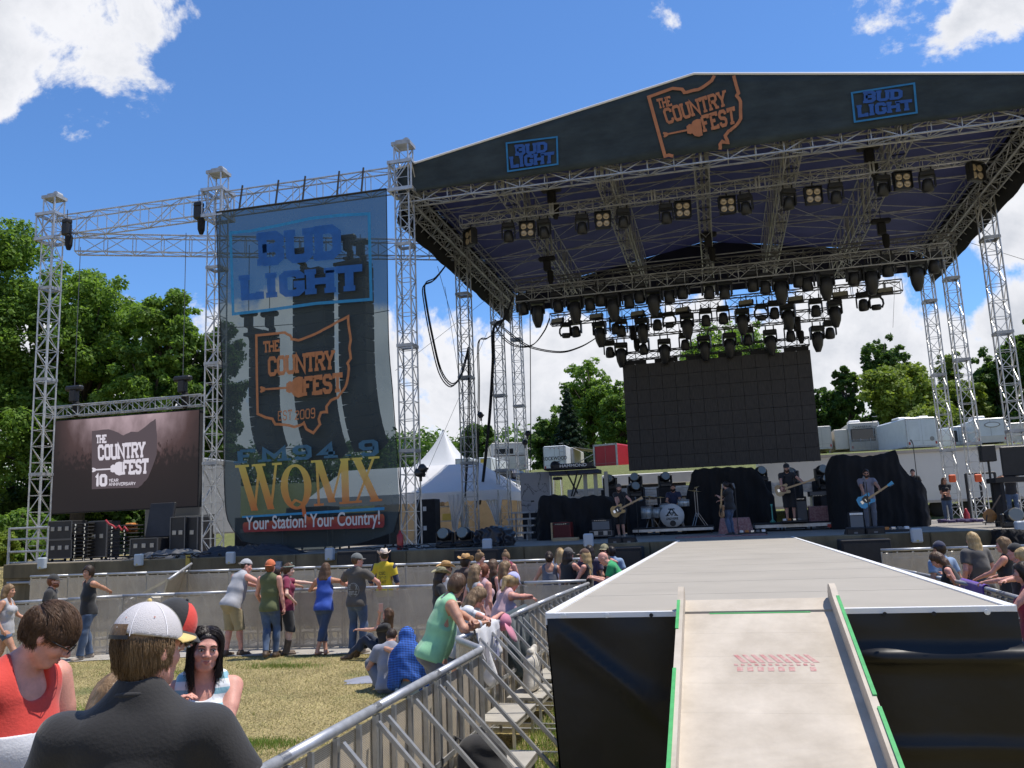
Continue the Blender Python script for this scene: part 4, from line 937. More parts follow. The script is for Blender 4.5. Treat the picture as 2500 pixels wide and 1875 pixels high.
def proto_open():
    t=thing('moving_light','x','stage light',(0,0,0),0,'g')
    m=MB(); m.tube((-.1,0,.0),(-.1,0,.14),.02,6); m.tube((.1,0,0),(.1,0,.14),.02,6); m.box((0,0,.01),(.22,.03,.02)); m.build('clamp',BLK,t)
    m=MB(); m.box((0,0,-.06),(.36,.24,.12),bev=.04); m.build('base',LB,t)
    m=MB(); pts=[(.19*math.cos(a),0,-.3+.2*math.sin(a)) for a in np.linspace(2.4,-5.5+2*math.pi-.05,3)]
    for s in(-1,1): m.path([(s*.13,0,-.12),(s*.19,0,-.2),(s*.2,0,-.32),(s*.15,0,-.43)],.032,6)
    m.build('yoke',LB,t)
    m=MB(); m.lathe([(.12,.09),(.145,.03),(.13,-.05),(.10,-.07)],(0,0,-.42),14,Matrix.Rotation(R_(8),3,'X')); m.build('head',LB,t,True)
    return t
def proto_blinder():
    t=thing('blinder_light','x','stage light',(0,0,0),0,'g')
    m=MB(); m.tube((0,0,0),(0,0,.14),.02,6); m.box((0,0,-.02),(.46,.05,.03)); m.box((-.23,0,-.16),(.02,.05,.3)); m.box((.23,0,-.16),(.02,.05,.3)); m.build('yoke',BLK,t)
    m=MB(); m.box((0,.02,-.25),(.42,.16,.46),bev=.02); 
    for s in(-1,1): m.box((s*.215,-.07,-.25),(.012,.14,.44))
    m.box((0,-.07,-.015),(.44,.14,.012)); m.build('housing',LB,t)
    for x in(-.1,.1):
        for z in(-.15,-.35):
            m=MB(); m.lathe([(.092,0),(.085,.02),(.05,.012),(.02,.008)],(x,-.062,z),16,Matrix.Rotation(R_(90),3,'X')); m.build('lens',LENS,t,True)
    return t
def proto_flood():
    t=thing('flood_light','x','stage light',(0,0,0),0,'g')
    M=Matrix.Rotation(R_(-25),3,'X')
    m=MB(); m.box((0,0,0),(.44,.12,.2),M=M,bev=.02); m.build('housing',LB,t)
    m=MB(); m.box(M@Vector((0,-.064,0)),(.38,.006,.15),M=M); m.build('lens',FLD,t)
    m=MB(); m.tube((0,.05,.05),(0,.05,.25),.02,5); m.build('clamp',BLK,t)
    return t
PR={'spot':proto_spot(),'bell':proto_bell(),'open':proto_open(),'blind':proto_blinder(),'flood':proto_flood()}; US={k:False for k in PR}
SHAPE={'spot':'round moving light','bell':'bell shaped moving light','open':'open-yoke moving light','blind':'four-lamp blinder light','flood':'small flat flood light'}
def hang(kind,px,py,Y,label,group,up=.25,sc=1.,rz=0,tilt=None):
    p=AY(px,py,Y)
    if not US[kind]: o=PR[kind]; US[kind]=True
    else: o=copy_tree(PR[kind])
    o.location=(p.x,Y,p.z+up*sc); o.rotation_euler=(0 if tilt is None else tilt,0,rz); o.scale=(sc,sc,sc); o['label']=label; o['group']=group
    return o
def z6(x,y): return (1250+x/2.765,600+y/2.765)
def z7(x,y): return (1950+x/3.016,550+y/3.016)
ordn=['first','second','third','fourth','fifth','sixth','seventh','eighth','ninth','tenth','eleventh','twelfth','thirteenth','fourteenth','fifteenth','sixteenth','seventeenth','eighteenth','nineteenth','twentieth','21st','22nd','23rd','24th','25th','26th','27th']
def hang_row(items,Y,trname,sc,ups):
    items=sorted(items,key=lambda i:i[1][0]); cnt={}
    tot={k:sum(1 for i in items if i[0]==k) for k in ups}
    for kd,(px,py),*r in items:
        i=cnt.get(kd,0); cnt[kd]=i+1
        hang(kd,px,py,Y,f'{SHAPE[kd]} on the {trname}, {ordn[i]} of its kind from the left',f'{SHAPE[kd]}s on the {trname}',ups[kd],sc,r[0] if r else random.uniform(-.3,.3))
U={'spot':.30,'bell':.33,'open':.33,'blind':.25,'flood':0}
hang_row([('blind',z1(525,1190),-.7)]+[('blind',z1(*p),.12) for p in[(905,1140),(1415,1075),(1955,1005)]]+[('blind',z2(*p),.12) for p in[(208,975),(788,910),(1390,810)]]+[('blind',z2(1880,750),.6)]
  +[('spot',z1(*p)) for p in[(778,1165),(1018,1140),(1275,1110),(1553,1070),(1843,1040)]]+[('spot',z2(*p)) for p in[(333,975),(623,940),(942,900),(1258,850),(1560,820)]],24.6,'front lighting truss',1.08,U)
hang_row([('bell',z6(*p)) for p in[(172,440),(425,415),(682,395),(955,365)]]+[('spot',z6(*p)) for p in[(75,410),(310,390),(525,380),(600,350),(790,360),(860,330),(1060,330),(1150,300),(1330,300),(1435,300),(1625,250),(1710,265),(1935,220),(1990,245)]]
  +[('bell',z6(1815,280)),('bell',z6(2120,250)),('bell',z7(535,380)),('bell',z7(870,350)),('spot',z7(995,285)),('spot',z7(655,310)),('spot',z7(405,375))],29.5,'second lighting truss',1.3,U)
hang_row([('spot',z6(*p)) for p in[(430,565),(700,545),(738,560),(980,520),(1308,490),(1425,475),(1770,440),(2050,425)]]+[('open',z6(*p)) for p in[(365,590),(1063,520),(1683,470)]]+[('bell',z6(*p)) for p in[(592,585),(880,560),(1183,530),(1555,500),(1865,470),(2180,445)]]
  +[('spot',z7(475,570)),('open',z7(570,585))]+[('flood',z6(*p)) for p in[(308,510),(570,480),(848,462),(1150,437),(1580,388),(1915,363)]]+[('flood',z7(305,513)),('flood',z7(635,485))],31.75,'third lighting truss',1.22,U)
hang_row([('spot',z6(*p)) for p in[(660,705),(888,685),(1168,655),(1590,620),(1880,595),(2145,575)]]+[('bell',z6(*p)) for p in[(737,725),(1030,700),(1300,680),(1468,660),(1745,640),(2062,615)]],33.2,'fourth lighting truss',1.22,U)
for (px,py),Y,lb in[(z1(1070,920),24.6,'chain hoist above the left third of the front lighting truss'),(z1(1040,1380),29.3,'chain hoist hanging above the left part of the second lighting truss'),(z2(1165,640),24.6,'chain hoist above the right third of the front lighting truss'),(z2(1250,1130),29.3,'chain hoist with long bag above the right part of the second truss'),(z2(80,1220),29.3,'chain hoist in the middle above the second lighting truss')]:
    p=AY(px,py,Y); make_hoist(p,12.1 if p.z<11.9 else p.z+.6,lb,'chain hoists under the roof',hor=1)
for (px,py),Y,lb in[(z6(820,600),33.2,'small hoist between third and fourth truss, left side'),(z6(1925,540),33.2,'small hoist between third and fourth truss, right side')]:
    make_hoist(AY(px,py,Y),AY(px,py,Y).z+1.,lb,'small hoists at the fourth truss')
def cable(pts,r,label,nn=3,mt=RUB):
    m=MB(); 
    for k in range(nn):
        o=Vector((.04*k,.05*(k%2),.05*k)); P=[Vector(p)+o*(1 if 0<i<len(pts)-1 else .3) for i,p in enumerate(pts)]
        m.path([catm(P,i/40) for i in range(41)],r,5)
    tag(m.build('cable_loop',mt,None,True),label,'cable')
def z5(x,y): return (960+x/2.37,650+y/2.37)
cable([AY(*z5(300,0),25),AY(*z5(230,85),25),AY(*z5(172,120),25),AY(*z5(180,230),25),AY(*z5(215,420),25),AY(*z5(265,620),25.5),AY(*z5(330,698),26),AY(*z5(385,640),27),AY(*z5(415,540),28),AY(*z5(432,470),28.1)],.021,'thick bundle of black cables hanging in a loop left of the stage',3)
cable([AY(*z5(432,470),28.1),AY(*z5(434,800),28.1),AY(*z5(425,1100),28.1),AY(*z5(415,1340),28.1)],.021,'black cables running down the second left tower',2)
cable([AY(*z5(660,250),31),AY(*z5(600,370),31.5),AY(*z5(540,420),32),AY(*z5(490,448),32.2),AY(*z5(492,700),32.3),AY(*z5(486,1100),32.3),AY(*z5(480,1400),32.3)],.02,'black cable bent over a bracket and dropping straight to the deck',2)
cable([AY(*z5(690,180),32),AY(*z5(640,310),32.4),AY(*z5(578,360),32.7),AY(*z5(572,560),32.7),AY(*z5(553,870),32.7),AY(*z5(520,1200),32.7),AY(*z5(500,1380),32.7)],.03,'black cable bundle slanting down in front of the third left tower',3)
cable([AY(*z5(580,320),33),AY(*z5(620,400),33),AY(*z5(700,462),33),AY(*z5(800,460),33),AY(*z5(870,380),33),AY(*z5(905,300),33)],.021,'short hanging cable swag between left tower and third truss',2)
cable([AY(*z5(585,310),33.3),AY(*z5(680,400),33.3),AY(*z5(790,470),33.3),AY(*z5(960,500),33.3),AY(*z5(1080,470),33.3),AY(*z5(1175,415),33.3)],.022,'long hanging cable swag reaching to the fourth truss',2)
cable([AY(*z5(792,280),34.5),AY(*z5(794,600),34.5),AY(*z5(796,980),34.5),AY(*z5(793,1190),34.5)],.02,'single thin cable hanging straight down beside the marbled case',1)
for (px,py),Y,lb in[(z5(505,862),32.2,'small black lamp on the bent cable pole left of the stage'),(z5(778,970),34.5,'small black lamp halfway down the thin cable'),(z5(762,1022),34.5,'lower small black lamp by the thin cable'),(z5(172,1172),22.2,'small black camera on the front left tower'),(z5(152,1198),22.2,'black mounting box on the front left tower, below the camera')]:
    p=AY(px,py,Y); t=thing('small_spotlight',lb,'lamp',tuple(p),random.uniform(-.5,.5)); m=MB(); m.lathe([(.05,-.12),(.10,-.08),(.12,.08),(.09,.12)],(0,0,0),10,Matrix.Rotation(R_(70),3,'X')); m.build('lamp_body',LB,t,True); m=MB(); m.box((0,.05,.0),(.26,.05,.05)); m.box((0,.05,-.12),(.06,.06,.2)); m.build('bracket',BLK,t)
LEAF_D=[leafmat('leaf_dark',(.06,.115,.026),.42),leafmat('leaf_mid',(.09,.165,.034),.42),leafmat('leaf_shade',(.045,.085,.022),.42)]
LEAF_M=[leafmat('leaf_maple',(.115,.20,.035),.45),leafmat('leaf_maple_light',(.16,.26,.05),.45),leafmat('leaf_maple_deep',(.07,.13,.026),.45)]
LEAF_L=[leafmat('leaf_yellow_green',(.16,.22,.035)),leafmat('leaf_lime',(.20,.27,.05)),leafmat('leaf_olive',(.09,.13,.025))]
LEAF_S=[leafmat('needle_dark',(.018,.04,.022)),leafmat('needle_blue',(.03,.055,.032)),leafmat('needle_black',(.012,.026,.014))]
BARK=mat('bark',(.07,.055,.04),.95,var=.35,vs=4,stretch=(1,1,.2),bump=.6,bs=12)
def leaves_mesh(name,C,R,n,size,mats,parent,center,droop=.0,flat=.55):
    """C clump centres (k,3), R radii (k,), n leaves in all"""
    k=len(C); w=R**2/np.sum(R**2); cnt=rng.multinomial(n,w); ci=np.repeat(np.arange(k),cnt); m=len(ci)
    d=rng.normal(size=(m,3)); d/=np.linalg.norm(d,axis=1)[:,None]; rr=rng.uniform(.25,1.0,m)**.5
    P=C[ci]+d*(R[ci]*rr)[:,None]*np.array([1,1,flat+.15])
    P+=rng.normal(size=(m,3))*(.08*R[ci])[:,None]
    nrm=d*.7+rng.normal(size=(m,3))*.6+np.array([0,0,.55]); nrm/=np.linalg.norm(nrm,axis=1)[:,None]
    a=np.cross(nrm,rng.normal(size=(m,3))); a/=np.linalg.norm(a,axis=1)[:,None]; b=np.cross(nrm,a)
    s=(size*rng.uniform(.55,1.25,m))[:,None]
    V=np.empty((m,4,3)); V[:,0]=P-a*s*.5; V[:,1]=P+b*s*.32-a*s*.05; V[:,2]=P+a*s*.55; V[:,3]=P-b*s*.32-a*s*.05
    V[:,:,2]-=droop*0
    mi=np.clip(rng.normal(0,.55,k)[ci]+rng.normal(0,.5,m)+.8,0,2.99).astype(int)
    return np_mesh(name,V.reshape(-1,3),np.arange(4*m).reshape(-1,4),mats,parent,False,mi)
def tree(name,label,px,pytop,hwpx,Y,n,size,mats,kind='round',cat='tree',group=None,low=.16,clr=.2,dense=1.0,seed=1,base=None):
    global rng
    rng=np.random.default_rng(seed*13+5); rr=random.Random(seed)
    top=AY(px,pytop,Y); x=top.x; zg=gzf(x,Y) if base is None else base; H=top.z-zg; rad=abs(AY(px+hwpx,pytop,Y).x-x)*(1.35 if Y>70 else 1.)
    t=thing(name,label,cat,(x,Y,zg),0,group)
    C=[];Rr=[]
    if kind=='spruce':
        k=int(90*dense)
        for i in range(k):
            f=(i/k)**.8; z=H*(.08+.92*f); r0=rad*(1-f)*1.0+.05; a=i*2.4+rr.uniform(-.3,.3)
            for q in(.35,.75,1.0):
                C.append((math.cos(a)*r0*q,math.sin(a)*r0*q,z-r0*q*.35)); Rr.append(max(.12,r0*.28+.06))
    else:
        k=int((230 if Y<70 else 330)*dense)
        cz=H*(low+(1-low)*.5); hz=H*(1-low)*.5
        lobes=[(0,0,cz+hz*.35,rad*.72,hz*.62)]
        for i in range(11):
            a=i*.9+rr.uniform(-.4,.4); q=rr.uniform(.2,.6)*(1 if i<7 else .7); zz=cz+hz*(rr.uniform(-.8,.2) if i<7 else rr.uniform(.1,.6)); lobes.append((math.cos(a)*rad*q,math.sin(a)*rad*q,zz,rad*rr.uniform(.38,.55),hz*rr.uniform(.28,.42)))
        for i in range(k):
            L=rr.choices(lobes,[l[3]**2 for l in lobes])[0]
            d=Vector((rr.gauss(0,1),rr.gauss(0,1),rr.gauss(0,1)+.15)).normalized(); q=rr.uniform(.55,1.0)
            C.append((L[0]+d.x*L[3]*q,L[1]+d.y*L[3]*q,min(H*.985,L[2]+d.z*L[4]*q))); Rr.append(rad*rr.uniform(.10,.20)*(1 if q<.9 else .8))
    C=np.array(C);Rr=np.array(Rr)
    leaves_mesh('crown',C,Rr,n,size,mats,t,None,flat=.35 if kind=='spruce' else .6)
    m=MB(); tr=max(.10,H*.018)
    m.path([(0,0,-.3),(rr.uniform(-.1,.1),0,H*.3),(rr.uniform(-.3,.3),rr.uniform(-.3,.3),H*.62),(0,0,H*.9)],[tr*1.3,tr,tr*.55,tr*.12],8)
    if kind!='spruce':
        for i in rr.sample(range(len(C)),min(len(C),34)):
            c=Vector(C[i]); z0=H*rr.uniform(.22,.6); z0=min(z0,c.z-.2) if c.z>.8 else z0; mid=Vector((c.x*.5,c.y*.5,(z0+c.z)/2+.04*H)); m.path([(0,0,z0),mid,c],[tr*.42,tr*.25,tr*.07],5)
    m.build('trunk',BARK,t,True); return t
GT='large trees behind the video screen'
tree('maple_tree','tall leafy tree at the far left edge, behind the leftmost tower',-35,458,190,37,66000,.25,LEAF_M,group=GT,low=.02,seed=3,dense=1.35)
tree('maple_tree','tallest rounded tree behind the left video screen',215,598,165,40,64000,.25,LEAF_M,group=GT,low=.05,seed=4,dense=1.35)
tree('maple_tree','leafy tree seen between video screen and middle tower',385,680,120,39,44000,.24,LEAF_M,group=GT,low=.05,seed=6,dense=1.25)
tree('maple_tree','tree partly covered by the left edge of the banner',520,760,105,41,34000,.25,LEAF_D,group=GT,low=.05,seed=7,dense=1.1)
tree('maple_tree','dark leafy tree low behind the video screen',100,900,150,42,26000,.30,LEAF_D,group=GT,low=.0,seed=8,dense=1.2)
tree('maple_tree','dark lower tree behind the lower right of the video screen',330,960,130,44,22000,.30,LEAF_D,group=GT,low=.0,seed=9,dense=1.1)
tree('shrub','bright green bushy shrub at the foot of the leftmost tower',60,1235,85,27,9000,.16,LEAF_M,cat='shrub',low=0,seed=10,dense=.6)
tree('shrub','bright low shrub at the left photo edge below the railing',-10,1290,60,24.5,6000,.14,LEAF_L,cat='shrub',low=0,seed=11,dense=.5)
GB='trees on the rise behind the stage'
tree('leafy_tree','small dark round tree left of the beige motorhome',1160,1030,48,80,11900,.34,LEAF_D,group=GB,low=.1,seed=12,dense=.6)
tree('leafy_tree','dark rounded tree left of the pointed spruce',1335,1008,50,84,11900,.36,LEAF_D,group=GB,low=.05,seed=13,dense=.6)
tree('spruce_tree','dark pointed spruce above the white camper trailer',1384,948,42,80,15300,.34,LEAF_S,'spruce',group=GB,seed=14)
tree('leafy_tree','tall airy light green tree behind the spruce',1432,866,72,88,16150,.40,LEAF_M,group=GB,low=.12,seed=15,dense=.75)
tree('leafy_tree','dense tree at the left edge of the dark video wall',1510,925,52,84,15300,.36,LEAF_M,group=GB,low=.05,seed=16,dense=.7)
tree('leafy_tree','broad tree rising behind the top of the dark video wall',1750,765,120,86,28900,.42,LEAF_M,group=GB,low=.05,seed=17,dense=.95)
tree('leafy_tree','green tree just right of the dark video wall',2020,935,55,84,13600,.38,LEAF_D,group=GB,low=.03,seed=18,dense=.7)
tree('leafy_tree','narrow dark tree left of the tallest one on the right',2060,873,34,82,9350,.36,LEAF_D,group=GB,low=.05,seed=19,dense=.5)
tree('leafy_tree','tall dark green tree behind the bright yellow green one',2155,808,58,84,17000,.38,LEAF_D,group=GB,low=.05,seed=20,dense=.75)
tree('leafy_tree','bright yellow green rounded tree above the motorhome',2190,885,105,76,28900,.36,LEAF_L,group=GB,low=.03,seed=21,dense=1.0)
tree('leafy_tree','pale thin tree between the right side towers',2308,845,40,90,7650,.38,LEAF_L,group=GB,low=.2,seed=22,dense=.4)
tree('leafy_tree','olive tree behind the enclosed white trailer',2330,915,70,84,17000,.38,LEAF_L,group=GB,low=.03,seed=23,dense=.75)
tree('leafy_tree','dark tree behind the right hand camper trailer',2430,830,70,86,18700,.38,LEAF_D,group=GB,low=.03,seed=24,dense=.85)
tree('leafy_tree','dark tree at the right photo edge',2520,770,70,80,18700,.38,LEAF_D,group=GB,low=.03,seed=25,dense=.85)
rng=np.random.default_rng(99); k=420; cx=rng.uniform(-150,140,k); cy=rng.uniform(105,135,k); cz=gz(cx,cy)+rng.uniform(.5,6.0,k)
leaves_mesh('far_woodland',np.stack([cx,cy,cz],-1),rng.uniform(2,3.6,k),60000,.75,LEAF_D,None,None)['kind']='stuff'
CREAM=mat('camper_cream',(.55,.52,.46),.4,var=.05); CAMW=mat('camper_white',(.66,.69,.70),.35,var=.05); DKG=mat('dark_glass',(.015,.018,.02),.15,spec=.8)
REDV=mat('trailer_red',(.42,.015,.03),.35,var=.08); GRYV=mat('camper_grey',(.25,.24,.22),.5); BRN=mat('swirl_brown',(.10,.07,.05),.5)
TAIL=mat('tail_light_red',(.35,.02,.02),.3); TYR=mat('tyre_rubber',(.02,.02,.02),.8)
def vehicle(name,label,cat,pxl,pxr,pyt,pyb,Y,L,body,extras=None,rz=0.,hs=.35,group='campers and trailers on the rise'):
    a=AY(pxl,pyb,Y); b=AY(pxr,pyb,Y); tp=AY((pxl+pxr)/2,pyt,Y); w=b.x-a.x; h=tp.z-a.z
    t=thing(name,label,cat,((a.x+b.x)/2,Y,a.z-hs),rz,group)
    m=MB(); m.box((0,L/2,hs+h/2),(w,L,h),bev=.08); m.build('body',body,t)
    m=MB()
    for s in(-1,1): m.box((s*(w/2-.04),-.012,hs+h/2),(.05,.03,h*.94))
    m.box((0,-.012,hs+.06),(w*.96,.03,.1)); m.box((0,-.012,hs+h-.08),(w*.92,.03,.06)); m.build('edge_trim',ALUD,t)
    for s in(-1,1):
        for yy in(L*.5,L*.5+1):
            m=MB(); m.lathe([(.1,-.1),(.34,-.1),(.36,0),(.34,.1),(.1,.1)],(s*(w/2-.15),yy,.35),14,Matrix.Rotation(R_(90),3,'Y')); m.build('wheel',TYR,t,True)
    m=MB(); m.box((0,-.013,hs+h*.5),(w*.84,.012,h*.84)); dp=m.build('rear_panel',mat('panel_'+body.name,tuple(c*.88 for c in body.node_tree.nodes['Principled BSDF'].inputs['Base Color'].default_value[:3]),.45,var=.08,vs=1.5),t); m=MB(); m.box((0,-.022,hs+h*.5),(.015,.008,h*.82)); m.box((0,-.022,hs+h*.22),(w*.84,.008,.015)); m.build('panel_seam',GRYV,dp)
    m=MB()
    for s in(-1,1): m.box((s*w*.35,.3,-.4),(.1,.1,1.7)); m.box((s*w*.35,L-.3,-.4),(.1,.1,1.7))
    m.build('stabiliser_leg',GRYV,t)
    m=MB()
    for s in(-1,1): m.box((s*w*.42,-.02,hs+h*.14),(.10,.03,.16))
    m.build('tail_light',TAIL,t)
    return t,w,h,hs
def window(t,x,z,w,h,y=-.02,fr=BLK,side=None):
    M=None; m=MB(); m.box((x,y,z),(w,.03,h),bev=.01) if side is None else m.box((x,y,z),(.03,w,h)); f=m.build('window',fr,t)
    m=MB(); 
    if side is None: m.box((x,y-.018,z),(w*.92,.006,h*.88))
    else: m.box((x+side*.018,y,z),(.006,w*.92,h*.88))
    m.build('pane',DKG,f)
def roofbox(t,x,z,w=.7,h=.25,y=1.5):
    m=MB(); m.box((x,y,z+h/2),(w,1.0,h),bev=.05); m.build('roof_vent',WHT,t)
t,w,h,hs=vehicle('motorhome','beige motorhome with dark swirl stripes, left of the white camper','motorhome',1203,1288,1080,1150,62,8,CREAM,rz=.35)
window(t,-.4,hs+h*.68,1.4,.4); window(t,w/2,hs+h*.62,.9,.7,1.5,side=1); window(t,w/2,hs+h*.62,.9,.7,4.0,side=1)
m=MB()
for k in range(4): m.path([(w/2+.02,.4+k*1.6,hs+.6),(w/2+.02,1.4+k*1.6,hs+1.1+.1*k),(w/2+.02,2.2+k*1.6,hs+1.9)],.07,4)
m.build('swirl_stripe',BRN,t); m=MB(); m.box((0,-.02,hs+h*.52),(w*.9,.02,.08)); m.build('rear_stripe',BRN,t)
t,w,h,hs=vehicle('camper_trailer','white camper trailer with black lettering above the keyboard','camper',1328,1384,1088,1150,60,7,CAMW)
plain_text('maker_lettering','ROCKWOOD',(0,-.03,hs+h*.42),.36,BLK,t,sx=.8,bold=.006); m=MB(); m.poly([(-.1,-.03,hs+.62),(.45,-.03,hs+.66),(.05,-.03,hs+.5),(.12,-.03,hs+.6)],(0,-1,0),.01); m.build('arrow_mark',BLK,t)
m=MB()
for s in(-.16,.16): m.tube((w/2-.3+s,-.08,hs+.3),(w/2-.3+s,-.08,hs+h),.02,5)
for i in range(6): m.tube((w/2-.46,-.08,hs+.4+i*.3),(w/2-.14,-.08,hs+.4+i*.3),.015,5)
m.build('ladder',ALUD,t); m=MB()
for i in range(3): m.box((-.3+i*.3,-.02,hs+h-.2),(.08,.03,.04))
m.build('marker_light',TAIL,t); window(t,-w*.0,hs+h*.75,.01,.01)
t,w,h,hs=vehicle('camper_trailer','grey sided camper with its awning out beside the white camper','camper',1390,1402,1092,1148,62,5,CREAM); m=MB(); m.poly([(w/2,0,hs+h),(w/2,3.5,hs+h),(w/2+1.9,3.3,hs+h-.35),(w/2+1.9,.2,hs+h-.35)],(0,0,1),.03); m.build('awning',mat('awning_beige',(.45,.40,.34),.8),t)
m=MB(); m.tube((w/2,.2,hs+.4),(w/2+1.9,.2,hs+h-.35),.03,5); m.tube((w/2,3.3,hs+.4),(w/2+1.9,3.3,hs+h-.35),.03,5); m.build('awning_arm',ALUD,t)
t,w,h,hs=vehicle('cargo_trailer','bright red enclosed trailer left of the dark video wall','trailer',1449,1512,1084,1146,58,6,REDV,rz=-.30); m=MB()
for s in(-1,1): m.box((s*(w/2-.04),-.035,hs+h/2),(.12,.03,h))
m.box((0,-.035,hs+h-.05),(w,.03,.12)); m.box((0,-.3,hs-.02),(w,.6,.08)); m.build('frame_trim',ALUD,t)
t,w,h,hs=vehicle('camper_trailer','cream camper side at the right edge of the dark video wall','camper',1985,2034,1040,1098,60,7,CREAM)
t,w,h,hs=vehicle('motorhome','cream fifth wheel camper with big dark rear window and slide-outs','camper',2077,2154,1030,1102,60,9,CREAM)
window(t,-.1,hs+h*.55,1.5,.85); roofbox(t,-.4,hs+h)
plain_text('maker_lettering','CHAPARRAL',(-.1,-.03,hs+h*.79),.24,BLK,t,sx=.9)
m=MB(); m.box((-w/2-.45,1.6,hs+h*.45),(.9,2.6,h*.72),bev=.04); m.build('slide_out',CREAM,t); m=MB(); m.box((w/2+.55,1.8,hs+h*.42),(1.1,3.,h*.78),bev=.04); s2=m.build('slide_out',CREAM,t); m=MB(); m.box((w/2+.55,.28,hs+h*.55),(.7,.03,.5),bev=.01); m.build('pane',DKG,s2)
m=MB()
for i in range(9): m.tube((-1,-.18,hs+.08+i*.08),(1,-.18,hs+.08+i*.08),.014,4)
for x in(-1,-.3,.3,1): m.tube((x,-.18,hs),(x,-.18,hs+.8),.02,4)
m.build('rear_rack',ALUD,t); m=MB(); 
for s in(-.16,.16): m.tube((w/2-.25+s,-.08,hs+.9),(w/2-.25+s,-.08,hs+h),.02,5)
for i in range(5): m.tube((w/2-.41,-.08,hs+1.0+i*.3),(w/2-.09,-.08,hs+1.0+i*.3),.015,5)
m.build('ladder',ALUD,t)
t,w,h,hs=vehicle('cargo_trailer','large plain white enclosed trailer beside the cream camper','trailer',2213,2297,1018,1094,56,8,CAMW,rz=.22); roofbox(t,-.5,hs+h,.8,.15); roofbox(t,.7,hs+h,.6,.18)
m=MB(); m.box((0,-.02,hs+h*.55),(.3,.012,h*.72)); m.build('door_panel',mat('camper_panel',(.6,.63,.65),.4),t); m=MB(); m.lathe([(.14,0),(.14,.01)],(w*.3,-.02,hs+.5),14,Matrix.Rotation(R_(90),3,'X')); m.build('round_badge',GRYV,t)
t,w,h,hs=vehicle('camper_trailer','white camper seen between the two right towers','camper',2328,2362,1040,1090,58,6,CAMW,rz=.3); window(t,-.3,hs+h*.5,.35,.7)
t,w,h,hs=vehicle('camper_trailer','white camper with an oval logo at the far right','camper',2384,2463,1020,1082,56,7,CAMW); roofbox(t,-.3,hs+h); m=MB(); m.lathe([(.28,0),(.28,.01)],(.1,-.03,hs+h*.72),18,Matrix.Rotation(R_(90),3,'X'),sx=1.6,sy=.6); m.build('oval_logo',GRYV,t); m=MB(); m.lathe([(.24,0),(.24,.014)],(.1,-.035,hs+h*.72),18,Matrix.Rotation(R_(90),3,'X'),sx=1.55,sy=.5); m.build('oval_centre',CAMW,t)
m=MB(); m.box((0,-.02,hs+.2),(w*.96,.02,.4)); m.build('lower_panel',CREAM,t)
t,w,h,hs=vehicle('camper_trailer','beige camper cut by the right photo edge','camper',2470,2540,1030,1090,60,6,CREAM)
t,w,h,hs=vehicle('cargo_trailer','small white box trailer with yellow sticker behind the big tent','trailer',1112,1150,1118,1150,56,5,CAMW); m=MB(); m.box((0,-.03,hs+.25),(.5,.01,.2)); m.build('yellow_sticker',mat('sticker_yellow',(.55,.38,.03),.5),t)
t,w,h,hs=vehicle('cargo_trailer','white box trailer with a small yellow logo left of the motorhome','trailer',1168,1200,1116,1160,57,5,CAMW); m=MB(); m.box((-.1,-.03,hs+h-.25),(.35,.01,.25)); m.build('yellow_sticker',MATS['sticker_yellow'],t)
a=AY(1850,1129,43.); b=AY(2560,1072,43.)
t=thing('semi_trailer','long plain white semi trailer standing across behind the right towers','trailer',(a.x,43,1.7))
zt_=(a.z+b.z)/2; m=MB(); m.box(((a.x+b.x)/2+1,44.2,(zt_+2.45)/2),(b.x-a.x+2,2.5,zt_-2.45),bev=.05); m.build('body',mat('trailer_side_white',(.62,.61,.58),.5,var=.05,vs=.6),t,world=True)
m=MB(); m.box(((a.x+b.x)/2+1,42.92,zt_-.06),(b.x-a.x+2,.06,.14)); m.box(((a.x+b.x)/2+1,42.93,2.5),(b.x-a.x+2,.05,.12)); m.build('edge_rail',mat('rail_tan',(.42,.37,.32),.5),t,world=True)
for x in(a.x+8,a.x+9.2,b.x-1):
    m=MB(); m.lathe([(.1,-.15),(.5,-.15),(.52,0),(.5,.15),(.1,.15)],(x,43.4,2.2),16,Matrix.Rotation(R_(90),3,'Y')@Matrix.Rotation(R_(90),3,'X')); m.build('wheel',TYR,t,True,world=True)
t=thing('flatbed_trailer','long low pale flatbed trailer behind the drum kit','trailer',tuple(AY(1600,1190,40)))
m=MB(); a=AY(1470,1172,40); b=AY(1700,1165,40); m.box(((a.x+b.x)/2,41,(a.z+b.z)/2),(b.x-a.x,2.2,.5),bev=.03); m.build('bed',WHT,t,world=True)
m=MB(); m.box(((a.x+b.x)/2,40.2,a.z-.7),(b.x-a.x-1,.2,.9)); m.build('under_frame',BLKM,t,world=True)
t=thing('pickup_truck','dark pickup truck half hidden behind the left towers','truck',tuple(AY(1205,1180,42)))
m=MB(); p=AY(1200,1190,42); m.box((p.x,43.5,p.z),(2.2,5,.8),bev=.12); m.box((p.x+.1,44.5,p.z+.65),(1.9,2.4,.6),bev=.2); m.build('body',mat('navy_paint',(.02,.025,.05),.25,spec=.8),t,world=True)
m=MB(); m.box((p.x,43.28,p.z+.68),(1.6,.05,.4)); m.build('rear_window',DKG,t,world=True); m=MB(); m.box((p.x+.95,40.98,p.z+.1),(.2,.05,.35)); m.box((p.x-.95,40.98,p.z+.1),(.2,.05,.35)); m.build('tail_light',TAIL,t,world=True)
for s in (-1,1):
    for yy in (42,45): m=MB(); m.lathe([(.1,-.12),(.38,-.12),(.4,0),(.38,.12),(.1,.12)],(p.x+s*1.0,yy,p.z-.5),14,Matrix.Rotation(R_(90),3,'Y')); m.build('wheel',TYR,t,True,world=True)
